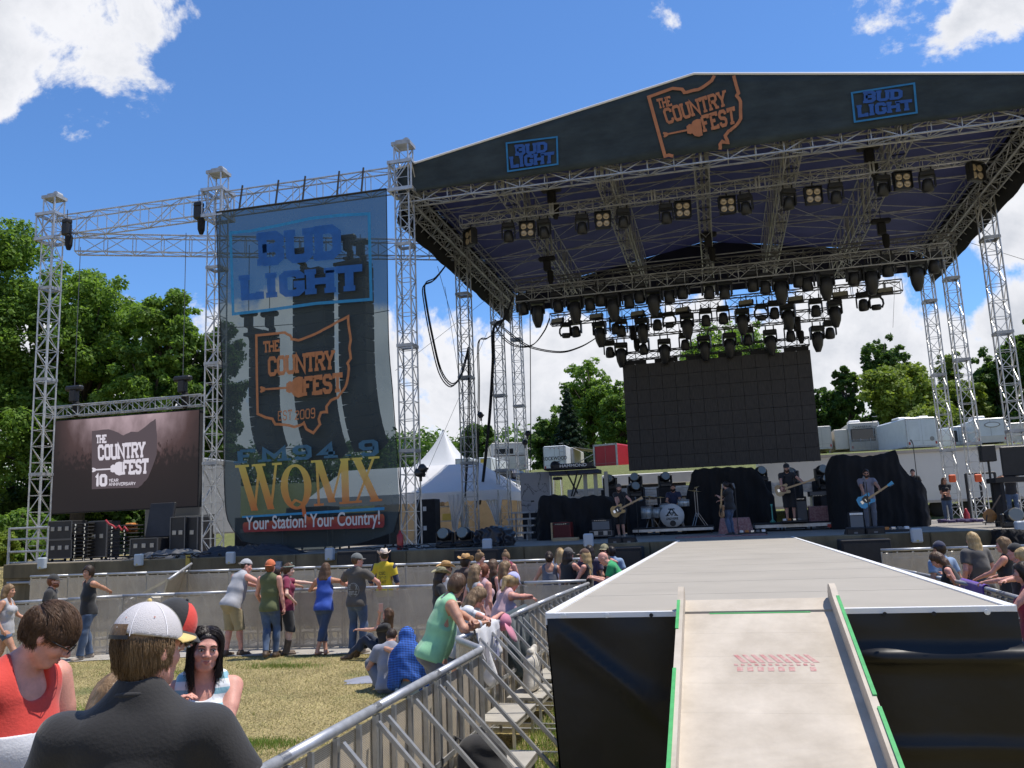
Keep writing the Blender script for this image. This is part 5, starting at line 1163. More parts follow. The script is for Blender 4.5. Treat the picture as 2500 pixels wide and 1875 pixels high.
for i,(y0,y1) in enumerate([(1070,1040),(1082,1052),(1095,1070)]):
    wire(AY(980,y0+40,95),AY(2600,y1-60,95),.03,'power_line',['uppermost thin power line crossing behind the stage','middle thin power line crossing behind the stage','lowest thin power line crossing behind the stage'][i],RUB,sag=1.2,n=30)
TENT=mat('tent_white',(.80,.80,.80),.55,var=.03,bump=.3,bs=1.5)
ntT,bT=nodes_of(TENT); tt=ntT.nodes.new('ShaderNodeBsdfTranslucent'); tt.inputs[0].default_value=(.9,.88,.82,1); mT=ntT.nodes.new('ShaderNodeMixShader'); mT.inputs[0].default_value=.3; ntT.links.new(bT.outputs[0],mT.inputs[1]); ntT.links.new(tt.outputs[0],mT.inputs[2]); ntT.links.new(mT.outputs[0],ntT.nodes['Material Output'].inputs[0])
pk=AY(1018,1030,58); e=AY(1112,1133,58); hw_=e.x-pk.x
t=thing('marquee_tent','big white peaked marquee tent behind the left towers','tent',(pk.x,58+6,gzf(pk.x,62)))
m=MB(); n=28; V=[]; RR=12
for r in range(RR+1):
    f=r/RR
    for k in range(n):
        a=2*math.pi*k/n; q=f*hw_/max(abs(math.cos(a)),abs(math.sin(a)))**.9; z=e.z+(pk.z-e.z)*(1-f)**1.75; V.append((pk.x+q*math.cos(a),64+q*math.sin(a),z))
m.raw(V,[(r*n+k,r*n+(k+1)%n,(r+1)*n+(k+1)%n,(r+1)*n+k) for r in range(RR) for k in range(n)])
m.raw([(v[0],v[1],e.z) for v in V[-n:]]+[(v[0],v[1],e.z-.5) for v in V[-n:]],[(k,(k+1)%n,n+(k+1)%n,n+k) for k in range(n)]); m.build('canopy',TENT,t,True,world=True)
m=MB(); m.tube((pk.x,64,pk.z),(pk.x,64,gzf(pk.x,64)),.08,8)
for a in range(8): m.tube((pk.x+hw_*.97*math.cos(a*.785),64+hw_*.97*math.sin(a*.785),e.z),(pk.x+hw_*.97*math.cos(a*.785),64+hw_*.97*math.sin(a*.785),gzf(pk.x,64)-.5),.05,6)
m.build('pole',ALUD,t,world=True)
t=thing('work_canopy','white gable canopy with scalloped edge and tied-back curtain beside the left towers','tent',tuple(AY(1090,1300,33.5)))
fl=AY(930,1168,31.5); fr=AY(1215,1196,31.5); rl=AY(930,1118,35); rr_=AY(1150,1140,35)
Lx=fl.x-3.2; Rx=fr.x; ez=fr.z; rz_=rr_.z+.15
m=MB(); nx_=24; V=[]
for i in range(nx_+1):
    x=Lx+(Rx-Lx)*i/nx_
    for k in range(9):
        f=k/8; y=31.5+7*f; z=ez+(rz_-ez)*(1-abs(f-.5)*2)-.10*math.sin(math.pi*((x-Lx)%3.2)/3.2)*math.sin(math.pi*min(1,f*2)); 
        hip=max(0,(x-(Rx-1.6))/1.6); z=min(z,ez+(rz_-ez)*(1-hip)+.0); V.append((x,y,z))
m.raw(V,[(i*9+k,(i+1)*9+k,(i+1)*9+k+1,i*9+k+1) for i in range(nx_) for k in range(8)]); m.build('roof',TENT,t,True,world=True)
m=MB(); V=[]; n=80
for i in range(n+1):
    x=Lx+(Rx-Lx)*i/n; V+=[(x,31.47,ez+.02),(x,31.44,ez-.33-.05*abs(math.sin(i*1.2)))]
m.raw(V,[(2*i,2*i+2,2*i+3,2*i+1) for i in range(n)])
m.raw([(Rx,31.47,ez+.02),(Rx,38.5,ez+.02),(Rx+.02,38.5,ez-.35),(Rx+.02,31.47,ez-.35)],[(0,1,2,3)]); m.build('valance',TENT,t,True,world=True)
def curtain(m,x0,x1,y,ztop,zbot,pinch,px_,n=26):
    V=[]
    for k in range(13):
        f=k/12; c=x0+(px_-x0)*f**.7; w=(x1-x0)*(1-pinch*math.sin(math.pi*min(1,f*1.05)*.5)**1.5)
        for i in range(n+1):
            u=i/n; V.append((c+w*u*(1 if f<.01 else 1),y+.07*math.sin(u*26+f*2)*(.5+f),ztop+(zbot-ztop)*f+.1*math.sin(u*5)*f))
    m.raw(V,[(k*(n+1)+i,k*(n+1)+i+1,(k+1)*(n+1)+i+1,(k+1)*(n+1)+i) for k in range(12) for i in range(n)])
m=MB(); a=AY(1090,1190,31.4); b=AY(1135,1190,31.4); c=AY(1105,1300,31.4); curtain(m,a.x,b.x,31.4,ez-.1,c.z,.72,c.x); m.build('curtain',TENT,t,True,world=True)
m=MB(); a=AY(1168,1195,31.4); b=AY(1216,1195,31.4); c=AY(1208,1285,31.4); curtain(m,a.x,b.x,31.6,ez-.1,c.z,.78,c.x); m.build('curtain',TENT,t,True,world=True)
m=MB()
for px in(1041,1050,1125,1215): p=AY(px,1200,31.5); m.tube((p.x,31.5,ez),(p.x+.0,31.5,1.7),.035,6)
m.tube((AY(1118,1240,31.6).x,31.6,3.1),(AY(1133,1290,31.6).x,31.6,1.8),.03,6); m.build('pole',ALU,t,world=True)
m=MB(); V=[(Lx,38.4,ez),(Rx,38.4,ez),(Rx,38.4,1.7),(Lx,38.4,1.7)]; m.raw(V,[(0,1,2,3)]); m.build('rear_wall',mat('canvas_tan',(.40,.31,.2),.8,var=.1),t,world=True)
CASE=mat('flight_case_black',(.016,.016,.018),.55,var=.3,vs=4); EDGE=mat('case_edge',(.13,.13,.135),.45,.6); LATCH=mat('latch_steel',(.30,.30,.30),.35,.7); TOLEX=mat('grey_grille',(.17,.17,.17),.8,bump=.3,bs=80)
def bx(pxl,pxr,pyt,Y,depth,bottom=SZ,pyb=None):
    a=AY(pxl,pyt,Y); b=AY(pxr,pyt,Y); zt=(a.z+b.z)/2
    if pyb is not None: bottom=AY((pxl+pxr)/2,pyb,Y).z
    return Vector(((a.x+b.x)/2,Y+depth/2,(zt+bottom)/2)),(b.x-a.x,depth,zt-bottom)
def flight_case(label,pxl,pxr,pyt,Y,depth=.6,bottom=SZ,pyb=None,latches=3,name='flight_case',cast=True,open_=False):
    c,d=bx(pxl,pxr,pyt,Y,depth,bottom,pyb); t=thing(name,label,'case',(c.x,c.y,c.z-d[2]/2),0)
    z0=.09 if cast and bottom==SZ and pyb is None else 0
    m=MB(); m.box((0,0,z0+(d[2]-z0)/2),(d[0],d[1],d[2]-z0),bev=.012); m.build('shell',CASE,t)
    m=MB()
    for sx in(-1,1):
        m.box((sx*d[0]/2,-d[1]/2,z0+(d[2]-z0)/2),(.03,.03,d[2]-z0+.004))
    for z in(z0+.01,d[2]-.005): m.box((0,-d[1]/2-.002,z),(d[0]-.03,.03,.028))
    m.build('edge_trim',EDGE,t)
    for i in range(latches):
        x=(i-(latches-1)/2)*d[0]/(latches+.3); m=MB(); m.box((x,-d[1]/2-.012,z0+(d[2]-z0)*.58),(.13,.02,.13),bev=.006); m.build('latch',LATCH,t)
    if z0:
        m=MB()
        for sx in(-1,1):
            for sy in(-1,1): m.lathe([(.04,-.02),(.045,0),(.04,.02)],(sx*d[0]*.4,sy*d[1]*.38,.045),10,Matrix.Rotation(R_(90),3,'Y'))
        m.build('caster',RUB,t)
    return t,d
flight_case('upper black flight case at the foot of the leftmost tower',119,176,1272,22.4,.7,pyb=1317)
flight_case('lower black flight case at the foot of the leftmost tower',119,176,1318,22.4,.7)
def dolly_stack(label,pxl,pxr,pyt,Y,n,mt=BLKM):
    c,d=bx(pxl,pxr,pyt,Y,.7); t=thing('dolly_stack',label,'stack of dollies',(c.x,c.y,SZ)); h=d[2]/n
    for i in range(n):
        m=MB(); m.box((0,0,h*(i+.72)),(d[0],.7,h*.3),bev=.01); 
        for sx in(-1,1): m.lathe([(.03,-.02),(.045,0),(.03,.02)],(sx*d[0]*.3+ (.02 if i%2 else -.02),-.34,h*(i+.3)),8,Matrix.Rotation(R_(90),3,'Y'))
        m.build('dolly',mt,t)
    m=MB()
    for i in range(n): m.box((-d[0]*.28,-.356,h*(i+.35)),(.05,.02,.06)); m.box((d[0]*.3,-.356,h*(i+.35)),(.05,.02,.06))
    m.build('caster_bracket',CHR,t)
dolly_stack('tall stack of black wheeled dollies beside the flight cases',177,216,1276,22.3,11)
flight_case('closed black trunk behind the two dolly stacks',218,262,1272,22.6,.6,latches=2)
dolly_stack('stack of low dark frames with red cables on top',263,316,1281,22.2,9,BLKM)
t=tag(MB().path([tuple(AY(x,y,22.1)) for x,y in[(258,1270),(266,1279),(275,1283),(283,1290),(290,1284),(298,1295),(304,1286),(312,1296)]],.03,6).build('red_cable',mat('cable_red',(.35,.03,.04),.5),None,True),'red and yellow cables piled on the metal frame stack','cable')
t,d=flight_case('open black trunk with its lid up right of the metal frames',319,385,1314,22.1,.7,latches=3)
m=MB(); m.box((.08,.3,d[2]+.52),(d[0]*.95,.1,1.05),bev=.02,M=Matrix.Rotation(R_(-12),3,'X')); m.build('lid',CASE,t)
t=tag(MB().box(tuple(AY(321,1288,22.8)),(.25,.3,.28),bev=.03).build('orange_case',mat('orange_plastic',(.55,.2,.04),.5)),'small orange case behind the open trunk lid','case')
flight_case('tall black road case standing below the right edge of the video screen',417,452,1262,22.4,.8,latches=2); flight_case('second tall black road case next to the middle tower',456,483,1262,22.5,.8,latches=1)
m=MB(); a=AY(24,1287,21.9); b=AY(118,1287,21.9)
for z in(1.7+1.05,1.7+.72,1.7+.35): m.tube((a.x,21.9,z),(b.x,21.9,z),.035,8)
m.tube((a.x,21.9,1.2),(a.x,21.9,2.78),.04,8); m.tube((b.x,21.9,1.7),(b.x,21.9,2.78),.03,8)
g=thing('handrail','white tube handrail at the left end of the stage','railing',(a.x,21.9,SZ)); m.build('rail_tubes',ALUD,g,world=True)
m=MB(); m.box(tuple(AY(475,1215,27)),(2.2,2.5,2.6),bev=.05); g=thing('white_box_truck','grey box truck partly hidden behind the video screen and middle tower','truck',tuple(AY(475,1280,27))); m.build('box_body',mat('truck_grey',(.24,.25,.26),.5),g,world=True); m=MB(); p=AY(475,1262,25.7); m.box(tuple(p),(1.6,.04,.12)); m.build('rear_bar',ALUD,g,world=True)
def drape(name,label,outline,Y,depth,mt,cat='covered gear',seed=1,amp=.05,bottom=SZ):
    """outline: (px,py) points of the upper silhouette from left to right"""
    rr=random.Random(seed); P=[AY(*p,Y) for p in outline]; xs_=[p.x for p in P]; zs_=[p.z for p in P]; x0,x1=xs_[0],xs_[-1]
    def top(x): return float(np.interp(x,xs_,zs_))
    n=70; V=[]; NK=26; fr=.55*min(1,(x1-x0)/3)
    prof=[]
    for i in range(n+1):
        x=x0+(x1-x0)*i/n; zt=top(x); 
        for k in range(NK+1):
            f=k/NK # front bottom -> top -> back bottom
            ph=math.sin(i*fr+seed)+.6*math.sin(i*fr*2.3+seed*2)
            if f<.42: g=f/.42; z=bottom+(zt-bottom)*g; y=Y-.10*(1-g)+amp*ph*(1-g*.55)+.04*math.sin(z*5+i*.3)
            elif f<.58: g=(f-.42)/.16; z=zt+.02*math.sin(i*.7+g*5); y=Y+depth*g
            else: g=(f-.58)/.42; z=zt-(zt-bottom)*g; y=Y+depth
            e=min(1,min(i,n-i)/6); 
            V.append((x+.03*math.sin(z*6+k),Y+depth/2+(y-Y-depth/2)*(.35+.65*e**.5),z))
    m=MB(); K=NK+1; m.raw(V,[(i*K+k,(i+1)*K+k,(i+1)*K+k+1,i*K+k+1) for i in range(n) for k in range(NK)])
    m.raw([V[k] for k in range(K)],[tuple(range(K))[::-1]]); m.raw([V[n*K+k] for k in range(K)],[tuple(range(K))])
    o=m.build(name,mt,None,True); return tag(o,label,cat)
TARP=mat('black_tarp',(.012,.013,.018),.42,bump=.6,bs=5,spec=.5)
def z8(x,y): return (1250+x/3.687,1100+y/3.687)
def z9(x,y): return (1800+x/3.16,1100+y/3.16)
def za(x,y): return (960+x/5.53,1050+y/5.53)
drape('tarp_heap','low heap covered with shiny black tarp at the left end of the stage edge',[za(1060,1400),za(1100,1370),za(1220,1330),za(1320,1300),za(1420,1315),za(1500,1350),za(1560,1420)],22.0,.9,TARP,seed=4,amp=.05)
drape('draped_gear','black draped stack behind the red amplifier, left of the first guitarist',[z8(195,640),z8(230,470),z8(260,410),z8(400,395),z8(430,415),z8(560,430),z8(640,420),z8(700,400),z8(830,405),z8(880,450)],27.5,1.6,BLKC,seed=2)
drape('draped_gear','tall black draped stack between the drummer and the bass player',[z8(1520,640),z8(1590,330),z8(1610,215),z8(1650,165),z8(1900,150),z8(2180,150),z9(110,130),z9(190,200),z9(240,300),z9(290,340),z9(305,470)],31.6,1.8,BLKC,seed=3)
drape('draped_gear','largest black draped stack behind the blue guitar player',[z9(720,180),z9(740,100),z9(765,28),z9(1000,45),z9(1130,25),z9(1228,-5),z9(1245,90),z9(1330,190),z9(1430,240),z9(1478,300),z9(1482,335),z9(1500,430),z9(1525,560)],27.6,2.0,BLKC,seed=5)
drape('draped_gear','low black covered gear at the right end of the stage edge',[z9(2020,630),z9(2060,615),z9(2200,615),z9(2260,640)],20.6,.8,BLKC,seed=6,bottom=1.2)
MARB=mat('marbled_panel',(.34,.34,.35),.4,col2=(.40,.40,.41),vs=3); nm,bm_=nodes_of(MARB); tm=nm.nodes.new('ShaderNodeTexCoord'); vo=N(nm,'ShaderNodeTexNoise'); vo.inputs['Scale'].default_value=1.6; vo.inputs['Detail'].default_value=6; vo.inputs['Distortion'].default_value=.8; nm.links.new(tm.outputs['Object'],vo.inputs['Vector'])
cr=nm.nodes.new('ShaderNodeValToRGB'); 
for i,(p,c) in enumerate([(0,(.34,.34,.35)),(.485,(.30,.30,.31)),(.5,(.05,.05,.06)),(.515,(.30,.30,.31))]):
    e_=cr.color_ramp.elements[i] if i<2 else cr.color_ramp.elements.new(p); e_.position=p; e_.color=rgba(c)
nm.links.new(vo.outputs['Fac'],cr.inputs[0]); nm.links.new(cr.outputs[0],bm_.inputs['Base Color'])
c,d=bx(1269,1341,1153,31,.5,pyb=1251); t=thing('marbled_case','tall grey marble patterned scenery case beside the stairs','case',(c.x,c.y,c.z)); m=MB(); m.box((0,0,0),d,bev=.01); m.build('panel',MARB,t); m=MB(); m.box((0,0,-d[2]/2-.6),(d[0]*.96,.4,1.19)); m.build('base_box',BLKM,t); m=MB(); m.box((-.12,-d[1]/2-.01,-d[2]*.22),(.12,.02,.05)); m.build('handle',BLK,t); m=MB(); m.box((d[0]/2+.01,-d[1]/2,0),(.03,.03,d[2])); m.build('edge_trim',WHT,t)
t=thing('access_stairs','grey metal access stairs with open treads below the marbled case','stairs',tuple(AY(1268,1318,28.3)))
m=MB()
for i,(y,xl_,xr_) in enumerate([(1301,1231,1303),(1284,1232,1304),(1267,1238,1305),(1251,1248,1306)]):
    a=AY(xl_,y,28.3+i*.3); b=AY(xr_,y,28.3+i*.3); m.box(((a.x+b.x)/2,28.3+i*.3+.13,(a.z+b.z)/2),(b.x-a.x,.26,.06))
    for f in(.15,.75): m.box((a.x+(b.x-a.x)*f,28.3+i*.3+.13,((a.z+b.z)/2+1.7)/2),(.05,.05,(a.z+b.z)/2-1.7))
m.build('tread_frame',ALUD,t,world=True)
KB=thing('keyboard','black stage keyboard with white lettering on its back, high on a rack','keyboard',tuple(AY(1400,1137,30.6)))
a=AY(1352,1142,30.6); b=AY(1446,1137,30.6); w=b.x-a.x; m=MB(); m.box((0,0,0),(w,.4,.16),bev=.02); m.build('body',BLK,KB); m=MB(); m.lathe([(.17,-.16),(.17,.16)],(-w/2+.05,0,.03),16,Matrix.Rotation(R_(90),3,'Y')@Matrix.Rotation(R_(90),3,'X')); m.build('end_cover',BLK,KB,True)
plain_text('maker_lettering','HAMMOND',(.02,-.205,-.05),.15,WHT,KB,sx=1.25,bold=.003)
t=thing('keyboard_rack','rack of dark shelves and pale posts carrying the keyboard','rack',tuple(AY(1395,1200,30.6)))
m=MB(); a=AY(1331,1147,30.6); b=AY(1452,1147,30.6); m.box(((a.x+b.x)/2,30.7,a.z),(b.x-a.x,.7,.06)); m.build('shelf',BLKM,t,world=True)
m=MB(); a=AY(1342,1153,30.7); b=AY(1462,1153,30.7); m.box(((a.x+b.x)/2,31,a.z-.05),(b.x-a.x,.9,.14)); m.build('table_top',mat('dark_navy_cover',(.02,.03,.07),.6),t,world=True)
for px in(1428,1453,1479):
    m=MB(); p=AY(px,1158,30.9); m.box((p.x,30.9,(p.z+.1+1.7)/2),(.13,.1,p.z+.1-1.7)); m.build('post',mat('post_cream',(.42,.40,.35),.6),t,world=True)
m=MB()
for (x0,y0,x1,y1) in[(1382,1150,1410,1205),(1410,1150,1395,1212),(1420,1160,1400,1212)]: m.tube(AY(x0,y0,30.5),AY(x1,y1,30.5),.03,6)
m.build('cross_stand',BLK,t,world=True)
t=thing('bar_stool','black topped chrome stool standing under the keyboard rack','stool',tuple(AY(1363,1206,30.2))); m=MB(); m.lathe([(.17,0),(.18,.05),(.16,.1),(.02,.11)],(0,0,.5),16); m.build('seat',BLK,t,True)
for sx in(-1,1):
    for sy in(-1,1): m=MB(); m.tube((sx*.13,sy*.13,.5),(sx*.19,sy*.19,-1.0),.018,6); m.build('leg',CHR,t)
def deckstack(label,pxl,pxr,pys,Y,mt=ALU):
    t=thing('stage_deck',label,'stage deck',tuple(AY((pxl+pxr)/2,pys[-1],Y)),0,'stacked stage decks at the back'); 
    for py in pys:
        a=AY(pxl,py,Y); b=AY(pxr,py,Y); m=MB(); z=(a.z+b.z)/2; m.box(((a.x+b.x)/2,Y+.5,z),(b.x-a.x,1.,.09)); m.box(((a.x+b.x)/2,Y-.01,z-.11),(b.x-a.x,.03,.1)); m.build('deck_frame',mt,t,world=True)
    a=AY(pxl,pys[0],Y); b=AY(pxr,pys[0],Y); m=MB()
    for f in(.03,.35,.65,.97): m.box((a.x+(b.x-a.x)*f,Y+.5,(1.7+a.z-.06)/2),(.06,.9,a.z-.06-1.7))
    m.build('leg',ALUD,t,world=True)
deckstack('pale stage deck frames behind the first guitarist and drummer',1488,1686,(1192,1204),34.5)
deckstack('pale stage deck frames at knee height behind the keyboard rack',1385,1480,(1196,1206),34.2)
deckstack('pale stage deck frames behind the bass player',1865,2045,(1178,1191),33.2)
deckstack('low deck frames behind the drum riser',1530,1700,(1222,),33.5)
def floor_light(label,px,py,Y,sc=1.,stand=None,rz=0):
    p=AY(px,py,Y); z0=SZ if stand is None else p.z-.3*sc
    t=thing('floor_moving_light',label,'stage light',(p.x,Y,z0),rz,'moving lights standing on the stage'); 
    m=MB(); m.box((0,0,.07),(.40,.34,.14),bev=.03); m.build('base',LB,t)
    hz=(p.z-z0)/sc
    m=MB()
    for s in(-1,1): m.box((s*.19,0,.12+(hz-.1)/2),(.05,.16,hz),bev=.02)
    m.box((0,0,.16),(.38,.14,.03))
    m.build('yoke',LB,t)
    m=MB(); m.lathe([(.06,.20),(.14,.14),(.165,0),(.165,-.14),(.13,-.2)],(0,0,hz),16,Matrix.Rotation(R_(75),3,'X')); h_=m.build('head',LB,t,True)
    m=MB(); m.lathe([(.135,0),(.12,.012)],(0,-.19,hz+.045),16,Matrix.Rotation(R_(75),3,'X')); m.build('lens',LENS2,h_)
    t.scale=(sc,sc,sc)
    if stand is not None:
        m=MB(); m.box((0,0,-(z0-1.7)/sc/2),(.5,.4,(z0-1.7)/sc)); m.build('stand_case',BLKM,t)
    return t
floor_light('left one of two big moving lights on the deck right of the front tower',1087,1306,22.4,1.15); floor_light('right one of two big moving lights on the deck, next to the tarp heap',1134,1304,22.4,1.15)
for px,py,Y,lb in[(1489,1172,31.8,'moving light behind the first guitarist, left of his cap'),(1551,1168,32.5,'upper moving light between first guitarist and drummer'),(1548,1190,32,'lower moving light between first guitarist and drummer'),(1623,1166,32.5,'moving light just above the drummer'),(1855,1152,33,'moving light half hidden by the tall drape left of the bass player'),(2005,1149,32.5,'upper moving light right of the bass player'),(2014,1172,32,'lower tilted moving light right of the bass player'),(1932,1155,32.8,'moving light behind the bass player')]:
    floor_light(lb,px,py,Y,1.2,True,random.uniform(-.4,.4))
floor_light('big moving light on the deck at the right photo edge',2474,1262,22.6,1.25)
def amp(label,pxl,pxr,pyt,Y,body,grille,depth=.3,bottom=SZ,pyb=None,top=None,name='guitar_amplifier'):
    c,d=bx(pxl,pxr,pyt,Y,depth,bottom,pyb); t=thing(name,label,'amplifier',(c.x,c.y,c.z-d[2]/2)); m=MB(); m.box((0,0,d[2]/2),d,bev=.015); m.build('cabinet',body,t)
    m=MB(); m.box((0,-d[1]/2-.004,d[2]*.44),(d[0]*.9,.01,d[2]*.74)); m.build('grille',grille,t); m=MB(); m.box((0,-d[1]/2-.006,d[2]*.9),(d[0]*.92,.012,d[2]*.11)); m.build('control_panel',top or BLK,t)
    m=MB(); m.box((0,0,d[2]+.012),(.2,.03,.02)); m.build('handle',BLK,t); m=MB()
    for i in range(6): m.lathe([(.012,0),(.010,.02)],(-d[0]*.3+i*d[0]*.11,-d[1]/2-.012,d[2]*.9),8,Matrix.Rotation(R_(90),3,'X'))
    m.build('knob',CHR,t); return t,d
WOODB=mat('pale_wood',(.40,.29,.16),.6,var=.15,vs=6,stretch=(1,1,8))
t,d=amp('dark red amplifier lying open with a guitar leaning on it',1349,1392,1275,26.2,mat('oxblood',(.14,.012,.012),.5,var=.15),mat('oxblood_dark',(.09,.008,.008),.7),.5); m=MB(); m.box((-d[0]/2-.03,-.1,d[2]/2),(.05,.4,d[2])); m.build('open_side',WOODB,t)
tag(MB().box(tuple(AY(1379,1316,25.6)+Vector((0,.2,-.02))),(.75,.4,.12),bev=.02).build('wooden_board',WOODB),'pale wooden board on the deck in front of the red amplifier','board')
c,d=bx(1440,1493,1296,26.3,.6); t,dd=flight_case('silver edged case carrying the grey guitar amplifier',1440,1493,1296,26.3,.6,latches=2)
amp('grey fronted guitar amplifier on a case right of the red one',1443,1489,1268,26.4,BLKM,TOLEX,.4,pyb=1295)
amp('small amplifier with white control strip in front of the blue guitar player',2072,2107,1250,24.2,BLKM,TOLEX,.35,top=WHT)
def riser(label,pxl,pxr,pyt,pyb,Y,depth):
    c,d=bx(pxl,pxr,pyt,Y,depth,pyb=pyb); t=thing('rolling_riser',label,'riser',(c.x,c.y,SZ),0,'rolling risers'); z=c.z-SZ
    m=MB(); m.box((0,0,z),(d[0],depth,d[2]*.6)); m.build('frame',ALU,t); m=MB(); m.box((0,0,z+d[2]*.42),(d[0]-.02,depth-.02,.06)); m.build('deck',BLKM,t)
    for sx in(-.48,-.16,.16,.48):
        for sy in(-1,1): m=MB(); m.lathe([(.02,-.02),(.08,-.02),(.08,.02),(.02,.02)],(sx*d[0],sy*depth*.42,.08),12,Matrix.Rotation(R_(90),3,'Y')); m.box((sx*d[0],sy*depth*.42,(.1+z)/2+.02),(.08,.08,z-.1)); m.build('caster',RUB,t)
    return SZ+z+d[2]*.42+.03
rz1=riser('silver edged rolling riser under the drum kit',1544,1741,1288,1299,29.0,2.4)
rz2=riser('silver edged rolling riser under the bass player, red tape at its end',1843,2053,1276,1289,28.6,2.2)
tag(MB().box(tuple(AY(2037,1283,28.55)),(.4,.012,.1)).build('red_tape',mat('tape_red',(.5,.06,.04),.6)),'strip of red tape on the end of the right riser','tape')
SPK=mat('silver_sparkle',(.50,.53,.52),.3,.3,var=.1,vs=40); SKINW=mat('drum_head',(.62,.60,.53),.5); HW=mat('drum_hardware',(.30,.30,.30),.35,.8)
kt=thing('drum_kit','white sparkle drum kit with a black emblem on the bass drum','drum kit',tuple(AY(1640,1290,29.6)))
def drum(c,r,h,ax,name='drum_shell',head=SKINW):
    M=Matrix.Identity(3) if ax=='Z' else Matrix.Rotation(R_(90),3,'X'); m=MB(); m.lathe([(r,-h/2),(r,h/2)],c,24,M); s_=m.build(name,SPK,kt,True,world=True)
    m=MB()
    for z in(-h/2,h/2): m.lathe([(r*1.04,z-.02),(r*1.05,z),(r*1.04,z+.02)],c,24,M)
    for k in range(8): a=k*math.pi/4; p=Vector(c)+M@Vector((r*1.05*math.cos(a),r*1.05*math.sin(a),0)); dd=M@Vector((0,0,h/2)); m.tube(p-dd,p+dd,.007,4)
    m.build('hoop',HW if name!='bass_drum' else mat('hoop_white',(.6,.6,.58),.4),kt,True,world=True)
    m=MB(); m.lathe([(r*.99,0),(r*.5,.001)],Vector(c)+M@Vector((0,0,h/2+.006)),24,M); m.build('drum_head',head,kt,world=True)
bc=AY(1640.5,1258.7,29.6); drum((bc.x,29.75,bc.z),.38,.42,'Y','bass_drum')
EY=29.75-.21-.02
def eb(x,z): return (bc.x+x*.38,EY,bc.z+z*.38)
m=MB()
def ebar(x0,z0,x1,z1_,t): L,R,c_=ribbon([(x0,z0),(x1,z1_)],t); n=2; m.raw([(eb(p.x,p.y)) for p in L]+[eb(p.x,p.y) for p in R],[(0,1,3,2)])
for q in[(-.28,.58,.28,.58,.09),(-.5,.02,-.2,.02,.07),(.2,.02,.5,.02,.07),(-.42,.02,-.02,.58,.1),(.42,.02,.02,.58,.1),(-.22,.34,.0,.0,.09),(.22,.34,0,0,.09),(-.3,.24,.3,.24,.07),(-.56,.0,-.3,.0,.06),(.3,.0,.56,.0,.06)]: ebar(*q)
letters(m,'ASHLEY',lambda u,v,l:(bc.x+(-.5+u*.52)*.38,EY-.002*l,bc.z+(-.36+v*.2-.05*(u-.5)**2)*.38),.2,.25,.2); letters(m,'McBRYDE'.upper(),lambda u,v,l:(bc.x+(.04+u*.5)*.38,EY-.002*l,bc.z+(-.36+v*.2)*.38),.2,.25,.2)
m.build('emblem',BLKM,kt,world=True); m=MB(); m.lathe([(.10,0),(.10,.01)],(bc.x+.02,EY,bc.z-.26),16,Matrix.Rotation(R_(90),3,'X')); m.build('port_hole',BLK,kt,world=True)
for px,py,r,h in[(1669,1228,.19,.2),(1580,1252,.2,.38),(1604,1252,.18,.32),(1622,1238,.15,.2)]: p=AY(px,py,29.9); drum((p.x,29.9,p.z),r,h,'Z')
BRZ=mat('cymbal_bronze',(.45,.34,.16),.3,.9)
for px,py,r,tl in[(1695,1199,.25,.15),(1585,1213,.25,.1),(1700,1191,.12,-.5),(1612,1215,.2,.0)]:
    p=AY(px,py,30.0); m=MB(); m.lathe([(r,0),(.05,.02),(.04,.035),(.01,.04)],p,20,Matrix.Rotation(tl,3,'Y')); m.build('cymbal',BRZ,kt,True,world=True)
    m=MB(); m.tube(p,(p.x,30,rz1+.3),.014,6); 
    for k in range(3): m.tube((p.x,30,rz1+.45),(p.x+.28*math.cos(k*2.1),30+.28*math.sin(k*2.1),rz1),.011,5)
    m.build('stand',HW,kt,world=True)
PAIS=mat('paisley_cloth',(.20,.07,.08),.9,col2=(.36,.24,.22),vs=16,detail=6,bump=.3,bs=20)
def cloth_box(label,pxl,pxr,pyt,Y,depth,bottom=SZ,flare=.06,pyb=None,name='patterned_cloth'):
    c,d=bx(pxl,pxr,pyt,Y,depth,bottom,pyb); m=MB(); V=[]; n=48; zb_=c.z-d[2]/2; zt=c.z+d[2]/2
    per=[]
    for s in range(4):
        for i in range(n//4):
            u=i/(n//4); q=[(-1+2*u,-1),(1,-1+2*u),(1-2*u,1),(-1,1-2*u)][s]; per.append((q[0]*d[0]/2,q[1]*depth/2))
    for k in range(7):
        f=k/6
        for i,(x,y) in enumerate(per): g=1+(flare*f*(1+.8*math.sin(i*1.9))); V.append((c.x+x*g,c.y+y*g,zt+(zb_-zt)*f))
    m.raw(V,[(k*n+i,k*n+(i+1)%n,(k+1)*n+(i+1)%n,(k+1)*n+i) for k in range(6) for i in range(n)]+[tuple(range(n))[::-1]]); return tag(m.build(name,PAIS,None,True),label,'cloth')
cloth_box('red patterned cloth over a box beside the singer in jeans',1758,1830,1264,27.2,.7,flare=.13)
cloth_box('red patterned cloth hanging over the bass amplifier',1975,2031,1235,29.2,.5,bottom=rz2,flare=.03)
amp('wide grey bass amplifier above the patterned cloth',1975,2031,1211,29.25,BLKM,TOLEX,.45,bottom=rz2+.95)
amp('tall grey bass speaker beside the bass player legs',1940,1968,1212,29.6,BLKM,TOLEX,.45,bottom=rz2)
cloth_box('small patterned cloth low behind the white topped amplifier',2076,2108,1279,24.9,.3)
m=MB(); a=AZ(1690,1317,1.7); m.box((AY(1760,1312,23.8).x,24.6,1.712),(2.4,1.6,.02)); tag(m.build('rug',PAIS),'red patterned rug under the singer at the runway end','rug')
